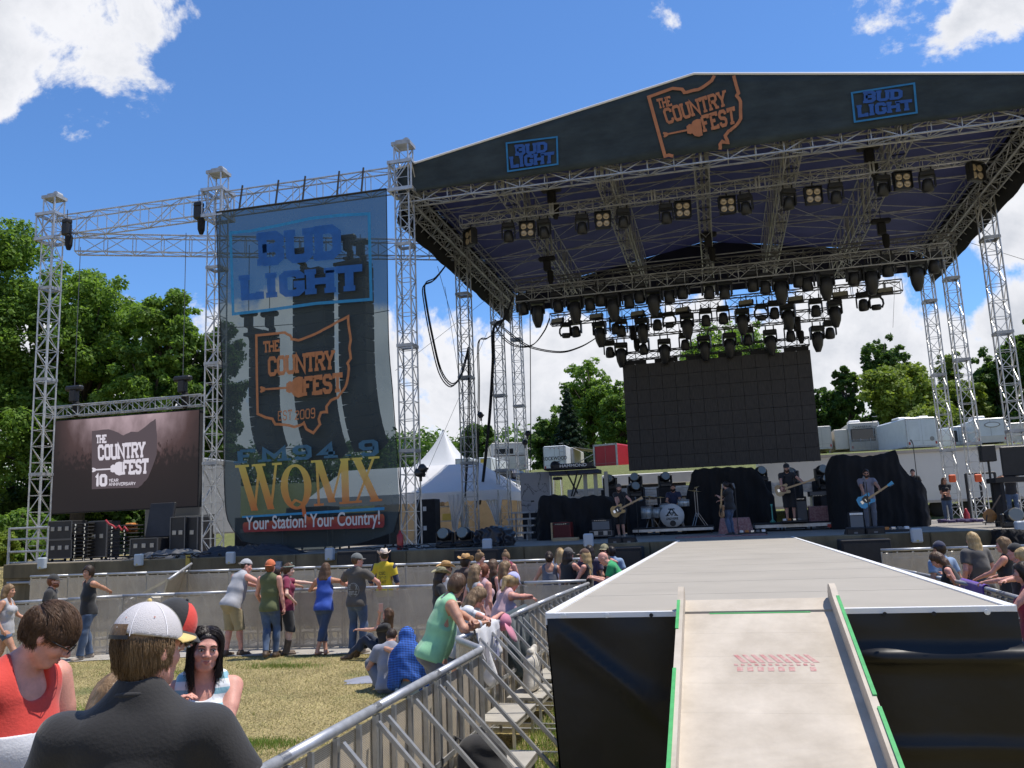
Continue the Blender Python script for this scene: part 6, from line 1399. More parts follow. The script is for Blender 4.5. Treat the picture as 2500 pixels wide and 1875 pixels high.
def pedalboard(label,px,py,Y,n=5):
    p=AY(px,py,Y); t=thing('pedal_board',label,'pedal board',(p.x,Y,SZ)); m=MB(); m.box((0,0,.03),(.8,.35,.06),bev=.01); m.build('board',BLK,t)
    for i in range(n): m=MB(); m.box((-.3+i*.15,-.02,.09),(.1,.16,.07),bev=.01); m.build('pedal',[WHT,MATS['orange_plastic'],CHR,TOLEX,WHT][i%5],t)
    return t
pedalboard('pedal board on the deck to the right of the singer',1838,1309,25.4); pedalboard('pedal board on the bass riser edge',1940,1275,28.4,4).location.z=rz2; pedalboard('pedal board to the right of the blue guitar player',2181,1296,22.6)
m=MB(); p=AY(1886,1262,28.8); m.lathe([(.03,0),(.1,.03),(.02,.12),(.02,.5),(.04,.6)],(p.x,28.8,rz2),10); tag(m.build('teal_guitar_stand',mat('teal_paint',(.08,.32,.25),.4),None,True),'pale teal guitar body leaning at the left end of the bass riser','guitar')
def wedge(label,pxl,pxr,pyt,Y,pyb,depth=.5):
    c,d=bx(pxl,pxr,pyt,Y,depth,pyb=pyb); t=thing('floor_wedge',label,'speaker',(c.x,c.y,c.z-d[2]/2),0,'floor wedge monitors'); h=d[2]
    m=MB(); m.poly([(-d[0]/2,-depth/2,0),(-d[0]/2,depth/2,0),(-d[0]/2,depth/2,h*.45),(-d[0]/2,-depth*.3,h),(-d[0]/2,-depth/2,h*.9)],(1,0,0),d[0]); o=m.build('cabinet',BLKM,t); fixnormals(o); m=MB(); m.box((0,-depth/2-.008,h*.45),(d[0]*.86,.012,h*.66)); m.build('back_panel',BLK,t); m=MB(); m.box((0,-depth/2-.016,h*.5),(.08,.01,.04)); m.build('connector_plate',TOLEX,t)
wedge('left half of the wedge pair at the left runway corner',1484,1517,1311,21.4,1336); wedge('right half of the wedge pair at the left runway corner',1519,1551,1310,21.4,1335)
wedge('left half of the wedge pair in front of the blue guitar player',2066,2111,1287,21.4,1315); wedge('right half of the wedge pair in front of the blue guitar player',2114,2160,1285,21.4,1313)
def sub(label,pxl,pxr,pyt,Y,pyb=None,bottom=0.):
    c,d=bx(pxl,pxr,pyt,Y,.8,bottom); t=thing('subwoofer',label,'speaker',(c.x,c.y,c.z-d[2]/2),0,'black bass speakers at the stage wall'); m=MB(); m.box((0,0,d[2]/2),d,bev=.02); m.build('cabinet',BLKM,t); m=MB(); m.box((0,-.41,d[2]/2),(d[0]*.92,.02,d[2]*.9)); m.build('grille',BLK,t)
sub('black bass speaker box below the left wedge pair',1482,1565,1337,20.3); sub('black bass speaker box below the right wedge pair',2053,2175,1317,20.3); sub('black bass speaker box at the wall behind the staff man',822,925,1345,20.3); sub('black bass speaker box at the wall behind the two hair buns',1108,1216,1342,20.3)
def micstand(label,px,pyt,Y,boom=None,z0=SZ):
    p=AY(px,pyt,Y); t=thing('microphone_stand',label,'microphone stand',(p.x,Y,z0)); m=MB(); m.tube((0,0,0),(0,0,p.z-z0-.12),.012,6); m.build('pole',BLK,t); m=MB(); m.lathe([(.14,0),(.14,.02),(.03,.04)],(0,0,0),14); m.build('base',BLK,t); m=MB(); m.tube((0,0,p.z-z0-.12),(-.03,.06,p.z-z0),.016,6,.024); m.ball((-.035,.07,p.z-z0+.01),.028,8,6); m.build('microphone',TOLEX,t)
micstand('microphone stand in front of the singer in jeans',1793,1182,24.6); micstand('microphone stand in front of the first guitarist',1502,1207,28.4); micstand('microphone stand at the drum riser left side',1553,1215,28.7); micstand('microphone stand in front of the blue guitar player',2113,1166,22.9); micstand('microphone stand beside the bass player',1938,1160,28.9,z0=rz2); micstand('thin tall boom stand rising over the largest drape',2228,1075,29.5)
m=MB(); p=AY(2452,1143,24); t=thing('monitor_desk','black monitor desk with screens and speaker at the right photo edge','mixing desk',(p.x,24,SZ)); m.box((.4,0,1.15),(1.5,.8,.12)); m.box((.45,0,1.62),(1.,.1,.75),bev=.02); m.build('desk_top',BLK,t)
for s in(-.2,1.0): m=MB(); m.box((s,0,.55),(.08,.7,1.1)); m.build('leg',BLKM,t)
m=MB(); m.box((-.32,.1,1.85),(.34,.3,.42),bev=.02); m.build('speaker',BLK,t); m=MB(); m.tube((-.32,.1,0),(-.32,.1,1.64),.03,6); m.build('speaker_pole',BLK,t)
t=thing('guard_rail','black tube guard rail behind the two right towers','railing',tuple(AY(2360,1240,34)))
m=MB(); a=AY(2357,1157,34); b=AY(2428,1154,34)
for z in(a.z,a.z-.9,2.0): m.tube((a.x,34,z),(b.x,34,z),.04,6)
for x in(a.x,b.x-.5,b.x): m.tube((x,34,a.z),(x,34,1.7),.05,6)
m.build('rail_tubes',BLK,t,world=True)
OR=mat('orange_fabric',(.75,.12,.03),.6)
for px,py,lb in[(2325,1168,'orange bag tied to the rearmost right tower'),(2388,1167,'orange bag tied to the middle right tower')]: tag(MB().box(tuple(AY(px,py,31.5)),(.22,.1,.26),bev=.03).build('orange_bag',OR),lb,'bag')
tag(MB().lathe([(.09,0),(.10,.05),(.10,.4),(.05,.5),(.03,.58)],tuple(AY(2360,1262,31)-Vector((0,0,.3))),12).build('fire_extinguisher',TAIL,None,True),'red fire extinguisher on the deck between the right towers','fire extinguisher')
tag(MB().lathe([(.08,0),(.09,.05),(.09,.38),(.04,.46),(.03,.52)],(AY(977,1325,22.2).x,22.2,SZ),12).build('fire_extinguisher',TAIL,None,True),'red fire extinguisher at the foot of the front left tower','fire extinguisher')
m=MB(); 
for i in range(9): x,y=2300+i*11,1267-i*.8; p=AY(x,y,30+random.random()); m.box((p.x,p.y,1.76+random.uniform(0,.03)),(.22,.22,random.uniform(.05,.13)),rz=random.uniform(0,1),bev=.02)
tag(m.build('loose_gear',mat('purple_fabric',(.06,.04,.11),.7)),'loose purple and dark gear lying at the foot of the right towers','gear')
t=thing('acoustic_guitar','sunburst acoustic guitar on a stand at the right end of the stage','guitar',tuple(AY(2420,1282,22.9)))
m=MB(); pts=[(.2*math.cos(a)*(1+.25*math.cos(2*a)),0,.35+.28*math.sin(a)*(1-.0*math.cos(a))) for a in np.linspace(0,2*math.pi,20,endpoint=False)]; m.poly(pts,(0,1,0),.1); o=m.build('body',mat('sunburst',(.14,.05,.015),.25,col2=(.3,.13,.03),vs=4),t); fixnormals(o); m=MB(); m.box((.28,.03,.85),(.05,.03,.7),M=Matrix.Rotation(R_(35),3,'Y')); m.build('neck',BRN,t); m=MB(); m.box((.1,0,.1),(.7,.4,.04)); m.tube((-.2,0,.0),(-.1,0,.4),.02,5); m.tube((.4,0,0),(.35,0,.4),.02,5); m.build('stand',BLK,t); t.scale=(.62,.62,.62)
c,d=bx(1022,1050,1205,30,.6); t=thing('speaker_tower','tall black speaker cabinets standing under the white canopy','speaker',(c.x,30.3,SZ)); m=MB(); m.box((0,0,.8),(.8,.6,1.6),bev=.02); m.build('cabinet',BLKM,t); m=MB(); m.box((0,-.31,.55),(.12,.02,.16)); m.box((0,-.31,1.25),(.12,.02,.16)); m.build('white_label',WHT,t)
t=thing('storage_shelf','wire shelf with boxes at the back of the white canopy','shelf',tuple(AY(1075,1300,34))); p=AY(1075,1300,34)
m=MB()
for z in(1.95,2.5,3.1): m.box((p.x,34.2,z),(2.2,.6,.05))
for s in(-1.1,1.1): m.box((p.x+s,34.2,2.4),(.05,.5,1.4))
m.build('frame',ALUD,t,world=True)
for i,(dx,z,cl) in enumerate([(-.7,3.3,'orange_plastic'),(-.1,3.28,'pale_wood'),(.6,3.3,'orange_plastic'),(-.5,2.65,'oxblood'),(.3,2.65,'badge_yellow')]): tag(MB().box((p.x+dx,34.2,z),(.4,.4,.3),bev=.02).build('storage_box',MATS[cl]),['orange box at the left of the top canopy shelf','pale wooden box in the middle of the top canopy shelf','orange box at the right of the top canopy shelf','dark red box on the middle canopy shelf','yellowish box on the middle canopy shelf'][i],'box')

flight_case('long dark case seen through the left half of the banner foot',575,690,1262,25.5,.9,latches=4); flight_case('dark case seen through the middle of the banner foot',700,800,1238,25.8,.9,latches=3); flight_case('dark case seen through the right side of the banner foot',812,950,1252,25.4,.9,latches=4)
def sheet(name,label,c,sx,sy,h,mt,seed,cat='plastic sheet',n=46):
    """crumpled sheet lying on a surface"""
    r=np.random.default_rng(seed); u,v=np.meshgrid(np.linspace(-1,1,n),np.linspace(-1,1,n)); W=np.zeros_like(u)
    for i in range(9):
        k=r.normal(size=2)*(3+i); W+=np.abs(np.sin(k[0]*u+k[1]*v+r.uniform(0,6)))/(1+i*.5)
    W=W/W.max(); e=np.clip(1-np.maximum(abs(u),abs(v))**4,0,1); z=.006+h*W*e
    X=c[0]+u*sx*(1+.12*np.sin(v*4+seed)); Y_=c[1]+v*sy*(1+.15*np.sin(u*5)); idx=np.arange(n*n).reshape(n,n)
    return tag(np_mesh(name,np.stack([X,Y_,c[2]+z],-1).reshape(-1,3),np.stack([idx[:-1,:-1],idx[:-1,1:],idx[1:,1:],idx[1:,:-1]],-1).reshape(-1,4),mt,None,True),label,cat)
p=AY(620,1335,21.8); sheet('plastic_sheet','black plastic sheeting bunched up under the left foot of the banner',(p.x-.2,21.95,SZ),1.5,.4,.35,TARP,3)
p=AY(430,1330,22.); sheet('plastic_sheet','grey tarpaulins lying on the deck between road cases and middle tower',(p.x,22.0,SZ),1.1,.4,.28,mat('grey_tarp',(.12,.12,.12),.6,bump=.4,bs=6),5)

m=MB(); a=AY(1488,1222,36.3); b=AY(1862,1206,36.3); V=[]
for i in range(121):
    x=a.x+(b.x-a.x)*i/120
    for z in(SZ,2.2,2.8,(a.z+b.z)/2): V.append((x,36.3+.06*math.sin(i*1.7)+.03*math.sin(i*.6),z))
m.raw(V,[(i*4+k,(i+1)*4+k,(i+1)*4+k+1,i*4+k+1) for i in range(120) for k in range(3)]); o=m.build('black_drape',BLKC,None,True); o.modifiers.new('t','SOLIDIFY').thickness=.02; tag(o,'low black pleated drape closing the back of the stage behind the drum kit','drape')
f32=np.float32
class Field:
    def __init__(s,lo,hi,h):
        s.lo=np.array(lo,f32); s.h=h; s.n=np.maximum(4,np.ceil((np.array(hi)-np.array(lo))/h).astype(int)+1); s.v=np.full(s.n,.08,f32)
    def sub(s,lo,hi):
        a=np.clip(np.floor((np.array(lo)-s.lo)/s.h).astype(int),0,s.n); b=np.clip(np.ceil((np.array(hi)-s.lo)/s.h).astype(int)+1,0,s.n)
        if np.any(b<=a): return None,None
        g=[s.lo[i]+s.h*np.arange(a[i],b[i],dtype=f32) for i in range(3)]
        return tuple(slice(a[i],b[i]) for i in range(3)),(g[0][:,None,None],g[1][None,:,None],g[2][None,None,:])
    def add(s,prim,k=.03,infl=0.,op='u'):
        kind=prim[0]; m=.08+max(0,infl)
        if kind=='rc': _,a,b,ra,rb=prim; r=max(ra,rb); lo=np.minimum(a,b)-r-m; hi=np.maximum(a,b)+r+m
        elif kind=='el': _,c,M,r3=prim; r=max(r3); lo=np.array(c)-r-m; hi=np.array(c)+r+m
        elif kind=='ec': _,a,b,sd,A,B=prim; r=max(A+B); lo=np.minimum(a,b)-r-m; hi=np.maximum(a,b)+r+m
        sl,g=s.sub(lo,hi)
        if sl is None: return s
        X,Y,Z=g
        if kind=='rc':
            a=np.array(a,f32); b=np.array(b,f32); d=b-a; L=float(d@d)+1e-9
            t=np.clip(((X-a[0])*d[0]+(Y-a[1])*d[1]+(Z-a[2])*d[2])/L,0,1)
            D=np.sqrt((X-a[0]-t*d[0])**2+(Y-a[1]-t*d[1])**2+(Z-a[2]-t*d[2])**2)-(ra+(rb-ra)*t)
        elif kind=='el':
            c=np.array(c,f32); M=np.array(M,f32); x,y,z=X-c[0],Y-c[1],Z-c[2]
            q=[(M[i][0]*x+M[i][1]*y+M[i][2]*z)/(r3[i]+0.) for i in range(3)]
            k0=np.sqrt(q[0]**2+q[1]**2+q[2]**2); k1=np.sqrt((q[0]/r3[0])**2+(q[1]/r3[1])**2+(q[2]/r3[2])**2)+1e-6; D=k0*(k0-1)/k1
        else:
            a=np.array(a,f32); b=np.array(b,f32); d=b-a; L2=float(d@d)+1e-9; L=L2**.5; dn=d/L; sd=np.array(sd,f32); sd=sd-dn*(sd@dn); sd/=np.linalg.norm(sd)+1e-9; fd=np.cross(dn,sd)
            x,y,z=X-a[0],Y-a[1],Z-a[2]; tt=(x*d[0]+y*d[1]+z*d[2])/L2; t=np.clip(tt,0,1); w=A[0]+(B[0]-A[0])*t; dp=A[1]+(B[1]-A[1])*t
            u=x*sd[0]+y*sd[1]+z*sd[2]; v=x*fd[0]+y*fd[1]+z*fd[2]; e=(tt-t)*L/np.minimum(w,dp)
            k0=np.sqrt((u/w)**2+(v/dp)**2+e*e); k1=np.sqrt((u/w**2)**2+(v/dp**2)**2+(e/np.minimum(w,dp))**2)+1e-6; D=k0*(k0-1)/k1
        D=D-infl; V=s.v[sl]
        if op=='u':
            if k>0: h=np.maximum(k-np.abs(V-D),0)/k; R=np.minimum(V,D)-h*h*k*.25
            else: R=np.minimum(V,D)
        elif op=='s': 
            k=max(k,1e-4); h=np.maximum(k-np.abs(V+D),0)/k; R=np.maximum(V,-D)+h*h*k*.25
        s.v[sl]=R; return s
    def grid(s): return [s.lo[i]+s.h*np.arange(s.n[i],dtype=f32) for i in range(3)]
    def cutplane(s,p,n,keep_neg=True):
        X,Y,Z=s.grid(); n=np.array(n,f32); n/=np.linalg.norm(n); D=(X[:,None,None]-p[0])*n[0]+(Y[None,:,None]-p[1])*n[1]+(Z[None,None,:]-p[2])*n[2]
        s.v=np.maximum(s.v,D if keep_neg else -D); return s
    def wrinkle(s,amp,sc=1.,seed=0,vert=1.):
        r=np.random.default_rng(seed); X,Y,Z=s.grid(); X=X[:,None,None];Y=Y[None,:,None];Z=Z[None,None,:]; W=0
        for i in range(5):
            k=r.normal(size=3); k/=np.linalg.norm(k); k*=sc*r.uniform(22,60); k[2]*=vert
            W=W+np.sin(k[0]*X+k[1]*Y+k[2]*Z+r.uniform(0,6)+1.3*np.sin(9*sc*Z+7*X+i))/5
        s.v=s.v+f32(amp)*(W-.2).astype(f32); return s
    def mesh(s):
        v=s.v; neg=v<0; n=v.shape
        if not neg.any(): return None,None
        c=[slice(0,-1),slice(1,None)]
        corners=[(i,j,k) for i in(0,1) for j in(0,1) for k in(0,1)]
        cnt=sum(neg[c[i],c[j],c[k]].astype(np.int8) for i,j,k in corners); act=(cnt>0)&(cnt<8)
        I=np.argwhere(act); 
        if not len(I): return None,None
        val=np.stack([v[I[:,0]+i,I[:,1]+j,I[:,2]+k] for i,j,k in corners],1); cr=np.array(corners,f32)
        P=np.zeros((len(I),3),f32); N_=np.zeros(len(I),f32)
        for a in range(8):
            for b in range(a+1,8):
                if np.sum(np.abs(cr[a]-cr[b]))!=1: continue
                va,vb=val[:,a],val[:,b]; m=(va<0)!=(vb<0); t=np.where(m,va/(va-vb+1e-12*(va==vb)),0)
                P+=np.where(m[:,None],cr[a]+(cr[b]-cr[a])*t[:,None],0); N_+=m
        P=P/N_[:,None]; V=s.lo+(I+P)*s.h
        idm=np.full(act.shape,-1,np.int64); idm[act]=np.arange(len(I))
        Fs=[]
        for ax in range(3):
            o=[0,1,2]; o.remove(ax); sl0=[slice(1,-1)]*3; sl0[ax]=slice(0,-1); sl1=list(sl0); sl1[ax]=slice(1,None)
            A=neg[tuple(sl0)]; B=neg[tuple(sl1)]; ch=np.argwhere(A!=B)
            if not len(ch): continue
            base=ch.copy(); base[:,o[0]]+=1; base[:,o[1]]+=1
            def g(d0,d1):
                q=base.copy(); q[:,o[0]]+=d0; q[:,o[1]]+=d1; return idm[q[:,0],q[:,1],q[:,2]]
            Q=np.stack([g(-1,-1),g(0,-1),g(0,0),g(-1,0)],1); fl=A[ch[:,0],ch[:,1],ch[:,2]]
            if ax==1: fl=~fl
            Q[~fl]=Q[~fl][:,::-1]; Fs.append(Q)
        F=np.concatenate(Fs); F=F[(F>=0).all(1)]; return V,F
SK={}
def skinmat(n):
    c={'fair':(.60,.33,.245),'tan':(.50,.255,.165),'pink':(.62,.30,.23),'brown':(.36,.19,.12),'pale':(.66,.42,.33)}[n]
    m=mat('skin_'+n,c,.55,var=.13,vs=19,bump=.12,bs=160); nt_,b=nodes_of(m); b.inputs['Subsurface Weight'].default_value=.12; b.inputs['Subsurface Radius'].default_value=(.02,.008,.004); b.inputs['Subsurface Scale'].default_value=.5; return m
def clothmat(name,col,var=.12,bump=.12,bs=90,rough=.85,**k): return mat(name,col,rough,var=var,vs=5,bump=bump,bs=bs,sheen=.2,**k)
def hairmat(n):
    c={'dark':((.02,.013,.009),(.05,.032,.022)),'brown':((.055,.03,.017),(.14,.08,.045)),'lbrown':((.12,.07,.035),(.28,.18,.09)),'blond':((.30,.19,.08),(.55,.40,.20)),'red':((.10,.03,.015),(.25,.09,.04)),'ash':((.12,.07,.035),(.30,.20,.11)),'grey':((.08,.09,.08),(.25,.27,.25)),'black':((.008,.006,.006),(.03,.022,.02))}[n]
    return mat('hair_'+n,c[0],.42,col2=c[1],vs=22,stretch=(1,1,.12),bump=.5,bs=60,spec=.3)
EYEW=mat('eye_white',(.62,.60,.57),.25); IRIS=mat('iris_dark',(.03,.018,.01),.15); LIP=mat('lip_pink',(.48,.16,.14),.4); SHADES=mat('sunglass_lens',(.01,.01,.012),.08,spec=1.)
DENIM=clothmat('denim_blue',(.055,.09,.16),.35); DENIML=clothmat('denim_light',(.24,.34,.46),.2); DENIMD=clothmat('denim_dark',(.02,.03,.055),.3)
BOOTM=mat('boot_brown',(.10,.065,.04),.6,var=.35,vs=14); SHOEM=mat('shoe_tan',(.30,.25,.20),.7,var=.3,vs=20)
def V3(*a): return np.array(a,float)
def rotm(ax,an):
    return np.array(Matrix.Rotation(an,3,ax))
def ik(a,b,l1,l2,pole):
    d=b-a; L=np.linalg.norm(d); L_=min(L,(l1+l2)*.999); dn=d/(L+1e-9); x=(l1*l1-l2*l2+L_*L_)/(2*L_); h=math.sqrt(max(0,l1*l1-x*x)); p=np.array(pole,float); p=p-dn*(p@dn); p/=np.linalg.norm(p)+1e-9
    return a+dn*x+p*h, a+dn*L_
def person(label,x,y,zg,face,H=1.75,sex='m',bulk=1.,lean=0,side=0,twist=0,pelvis=None,pelv_off=(0,0),hand=(None,None),elbow=(None,None),foot=(None,None),knee=(None,None),look=(0,0,0),
        skin='fair',top=('tee',None),bottom=('jeans',DENIM),shoes=('shoes',None),hair=('short','brown'),shdrop=0.,hat=None,glasses=None,vox=.0125,face_detail=True,grip=(.5,.5),group=None,neck_len=1.,extra=None,long=0,cat='person',lowres_legs=False,fold=.0045):
    """local frame: x right, y forward, z up; face = heading in degrees from +Y, counter-clockwise"""
    S=H/1.75; root=thing('person',label,cat,(x,y,zg),R_(face),group)
    hipw=.085 if sex=='m' else .088; shw=(.178 if sex=='m' else .155)*(.55+.45*bulk)
    pz=(.93 if pelvis is None else pelvis/S); Pv=V3(pelv_off[0]/S,pelv_off[1]/S,pz)
    Rt=rotm('Y',R_(side))@rotm('X',-R_(lean)); Rt=rotm('Z',R_(0))@Rt; Rs=Rt@rotm('Z',R_(twist))
    T=lambda x_,y_,z_: Pv+Rt@V3(x_,y_,z_)
    U=lambda x_,y_,z_: Pv+Rt@V3(0,0,z_)+Rs@V3(x_,y_,0)
    sh=[U(-shw,-.01,.478-shdrop),U(shw,-.01,.478-shdrop)]; nk=U(0,-.01,.53); 
    Rh=Rt@rotm('Z',R_(look[0]))@rotm('X',-R_(look[1]))@rotm('Y',R_(look[2])); hb=U(0,.0,.555*1.0)+Rt@V3(0,.012,.025*neck_len)
    HC=hb+Rh@V3(0,.018,.115)
    hp=lambda x_,y_,z_: HC+Rh@V3(x_,y_,z_)
    hips=[Pv+rotm('Z',R_(0))@V3(-hipw,0,-.02),Pv+V3(hipw,0,-.02)]
    ua,fa,th,sn=.285,.25,.425,.415
    arms=[];legs=[]
    for i,sg in((0,-1),(1,1)):
        hd=hand[i]; tgt=V3(*hd)/S if hd is not None else sh[i]+V3(sg*.07,.04,-.50)
        el,wr=ik(sh[i],tgt,ua,fa,elbow[i] if elbow[i] is not None else (sg*.6,-1,-.3)); arms.append((sh[i],el,wr))
        ft=foot[i]; ft=V3(*ft)/S if ft is not None else V3(Pv[0]+sg*.10,Pv[1]*.2,.085)
        kn,an=ik(hips[i],ft,th,sn,knee[i] if knee[i] is not None else (sg*.15,1,0)); legs.append((hips[i],kn,an))
    b=bulk; P=[]
    sdv=Rs@V3(1,0,0)
    P+=[('torso',('ec',T(0,-.005,-.05),T(0,-.0,.06),sdv,(.150*b,.105*b),(.145*b,.100*b)),.05),
        ('torso',('ec',T(0,.004,.08),U(0,.0,.22),sdv,((.135 if sex=='m' else .118)*b,.098*b),((.140 if sex=='m' else .125)*b,.10*b)),.06),
        ('torso',('ec',U(0,.002,.27),U(0,-.012,.42),sdv,((.150 if sex=='m' else .132)*b,.108*b),((.158 if sex=='m' else .130)*(.5+.5*b),.088*b)),.06),
        ('shoulder',('rc',sh[0]*.85+sh[1]*.15,sh[1]*.85+sh[0]*.15,.050*b**.5,.050*b**.5),.05),
        ('trap',('rc',U(-.085,-.025,.495-shdrop*.45),nk+Rt@V3(-.02,0,.03),.045,.042),.04),('trap',('rc',U(.085,-.025,.495-shdrop*.45),nk+Rt@V3(.02,0,.03),.045,.042),.04),
        ('torso',('el',T(-.07,-.065,-.045),Rt.T,(.088*b,.085*b,.095)),.04),('torso',('el',T(.07,-.065,-.045),Rt.T,(.088*b,.085*b,.095)),.04)]
    if sex=='f': P+=[('chest',('el',U(-.068,.095,.345),Rs.T,(.062,.058,.062)),.03),('chest',('el',U(.068,.095,.345),Rs.T,(.062,.058,.062)),.03)]
    elif b>1.1: P+=[('torso',('el',U(0,.06*b,.13),Rs.T,(.12*b,.08*b,.13)),.05)]
    nw=.054 if sex=='m' else .046
    P+=[('neck',('rc',nk+Rt@V3(0,-.0,-.02),hb+Rh@V3(0,.012,.03),nw*(.6+.4*b),nw*.93),.035)]
    ml=1.0 if sex=='m' else .84
    for i,(a,e,w) in enumerate(arms):
        sg=(-1,1)[i]; am=ml*(.6+.4*b)
        P+=[('arm%d'%i,('rc',a,e,.050*am,.040*am),.035),('arm%d'%i,('rc',a,a*.55+e*.45,.057*am,.045*am),.03),('fore%d'%i,('rc',e,e*.6+w*.4,.040*am,.039*am),.02),('fore%d'%i,('rc',e*.6+w*.4,w,.039*am,.026*am),.02)]
        fd=(w-e)/np.linalg.norm(w-e); gz_=V3(0,0,-1); ud=np.cross(fd,gz_); ud=ud/(np.linalg.norm(ud)+1e-6) if np.linalg.norm(ud)>.15 else V3(0,1,0)
        pn=np.cross(fd,ud) # palm normal
        if pn[2]>0: pn=-pn
        if abs(fd[2])>.85: pn=V3(-sg,0,0)-fd*(V3(-sg,0,0)@fd); pn/=np.linalg.norm(pn); ud=np.cross(fd,pn)
        if grip[i]>=2: # custom: fold inward
            pn=V3(-sg,.2,-.3); pn=pn-fd*(pn@fd); pn/=np.linalg.norm(pn); ud=np.cross(fd,pn)
        g_=grip[i]%2; hs=S**0*(1 if sex=='m' else .9)
        pc=w+fd*.045*hs
        P+=[('hand%d'%i,('ec',w+fd*.01,w+fd*.075*hs,ud,(.026*hs,.018*hs),(.036*hs,.015*hs)),.015)]
        ths=1 if (ud@(Rt@V3(sg,0,0)))<0 else -1
        for k in range(4):
            off=ud*((k-1.5)*.0195*hs)*(-ths); L=(.072,.080,.076,.060)[k]*hs; c1=.35+g_*.75; c2=c1+.2+g_*.9
            b0=w+fd*.080*hs+off; d1=fd*math.cos(c1*.6)+pn*math.sin(c1*.6); b1=b0+d1*L*.5; d2=fd*math.cos(c2)+pn*math.sin(c2); b2=b1+d2*L*.5
            r_=max(.0085,vox*.62/S)*hs; P+=[('hand%d'%i,('rc',b0-fd*.01,b1,r_*1.05,r_),.004),('hand%d'%i,('rc',b1,b2,r_,r_*.85),.004)]
        tb=w+fd*.025*hs+ud*ths*.026*hs; t1=tb+(fd*.6+ud*ths*.55+pn*.35)*.042*hs; t2=t1+(fd*.8+pn*.5*(.3+g_)-ud*ths*.15)*.034*hs; rt_=max(.0105,vox*.7/S)*hs
        P+=[('hand%d'%i,('rc',tb,t1,rt_*1.15,rt_),.012),('hand%d'%i,('rc',t1,t2,rt_,rt_*.85),.004)]
    lm=(.62+.38*b)*(1 if sex=='m' else 1.0)
    for i,(h_,k_,a_) in enumerate(legs):
        sd_=(a_-k_)/np.linalg.norm(a_-k_); back=-np.array((k_-(h_+a_)/2)); back=back/np.linalg.norm(back) if np.linalg.norm(back)>.03 else V3(0,-1,0)
        P+=[('thigh%d'%i,('rc',h_,k_,.082*lm,.052*lm),.045),('thigh%d'%i,('rc',h_*.85+k_*.15,h_*.4+k_*.6,.088*lm,.064*lm),.03),
            ('shin%d'%i,('rc',k_,a_,.050*lm,.034*lm),.03),('shin%d'%i,('el',k_+(a_-k_)*.3+back*.022,np.eye(3),(.044*lm,.046*lm,.10)),.03)]
        tod=(V3(0,1,0) if True else 0); fy=V3((-.18,.18)[i],1,0); fy/=np.linalg.norm(fy)
        if a_[2]>.16: fy=(fy+sd_*.9); fy/=np.linalg.norm(fy)
        P+=[('foot%d'%i,('ec',a_+V3(0,0,-.04)-fy*.035,a_+fy*.145+V3(0,0,-.057 if a_[2]<.16 else -.02),np.cross(fy,V3(0,0,1)),(.036,.036),(.042,.022)),.02),('foot%d'%i,('rc',a_,a_+V3(0,0,-.03),.036,.036),.02)]
    fem=sex=='f'; w_=.95 if fem else 1.0
    HD=[(('el',hp(0,-.012,.018),Rh.T,(.075*w_,.094,.098)),.02),(('el',hp(0,.020,-.050),Rh.T,(.056*w_,.066,.062)),.03),(('el',hp(0,.062,-.092),Rh.T,(.024,.022,.018)),.02),
        (('el',hp(-.036,.052,-.026),Rh.T,(.027,.030,.026)),.02),(('el',hp(.036,.052,-.026),Rh.T,(.027,.030,.026)),.02),(('rc',hp(-.036,.074,.021),hp(.036,.074,.021),.012,.012),.02),
        (('rc',hp(-.052,.0,-.062),hp(-.02,.055,-.090),.022,.02),.02),(('rc',hp(.052,.0,-.062),hp(.02,.055,-.090),.022,.02),.02)]
    FE=[(('rc',hp(0,.083,.006),hp(0,.104,-.028),.0085,.0125),.014),(('el',hp(-.0135,.092,-.033),Rh.T,(.0095,.011,.008)),.008),(('el',hp(.0135,.092,-.033),Rh.T,(.0095,.011,.008)),.008),
        (('el',hp(-.078*w_,-.008,-.006),Rh.T,(.010,.019,.030)),.008),(('el',hp(.078*w_,-.008,-.006),Rh.T,(.010,.019,.030)),.008),
        (('rc',hp(-.019,.083,-.0585),hp(.019,.083,-.0585),.0065,.0065),.010),(('rc',hp(-.014,.082,-.068),hp(.014,.082,-.068),.0075,.0075),.010)]
    SOC=[(('el',hp(-.031,.094,.0),Rh.T,(.017,.015,.011)),.012),(('el',hp(.031,.094,.0),Rh.T,(.017,.015,.011)),.012)]
    allp=[p for _,pr,_ in P for p in ([pr[1]] if pr[0]=='el' else [pr[1],pr[2]])]+[hp(0,0,.14),hp(0,.12,0),hp(0,-.12,0),hp(.1,0,0),hp(-.1,0,0)]
    lo=np.min(allp,0)-.17; hi=np.max(allp,0)+.17; lo[2]=max(lo[2],-.03)
    h=vox/S
    def F0(): return Field(lo,hi,h)
    def sel(f,tags,infl=0,inflk=None,ks=1.):
        for tg,pr,k in P:
            if any(tg.startswith(q) for q in tags): f.add(pr,k*ks,infl if inflk is None else inflk(tg))
        return f
    def emit(f,name,m_,par=root,smooth=True):
        V,Fq=f.mesh()
        if V is None: return None
        o=np_mesh(name,V*S,Fq,m_,par,smooth); return o
    f=F0(); sel(f,[''])
    for pr,k in HD: f.add(pr,k)
    for pr,k in FE: f.add(pr,k)
    for pr,k in SOC: f.add(pr,k,0,'s')
    f.v=np.maximum(f.v,-(f.grid()[2][None,None,:]-.004)+0*f.v) if pelvis is None else f.v
    body=emit(f,'body',skinmat(skin))
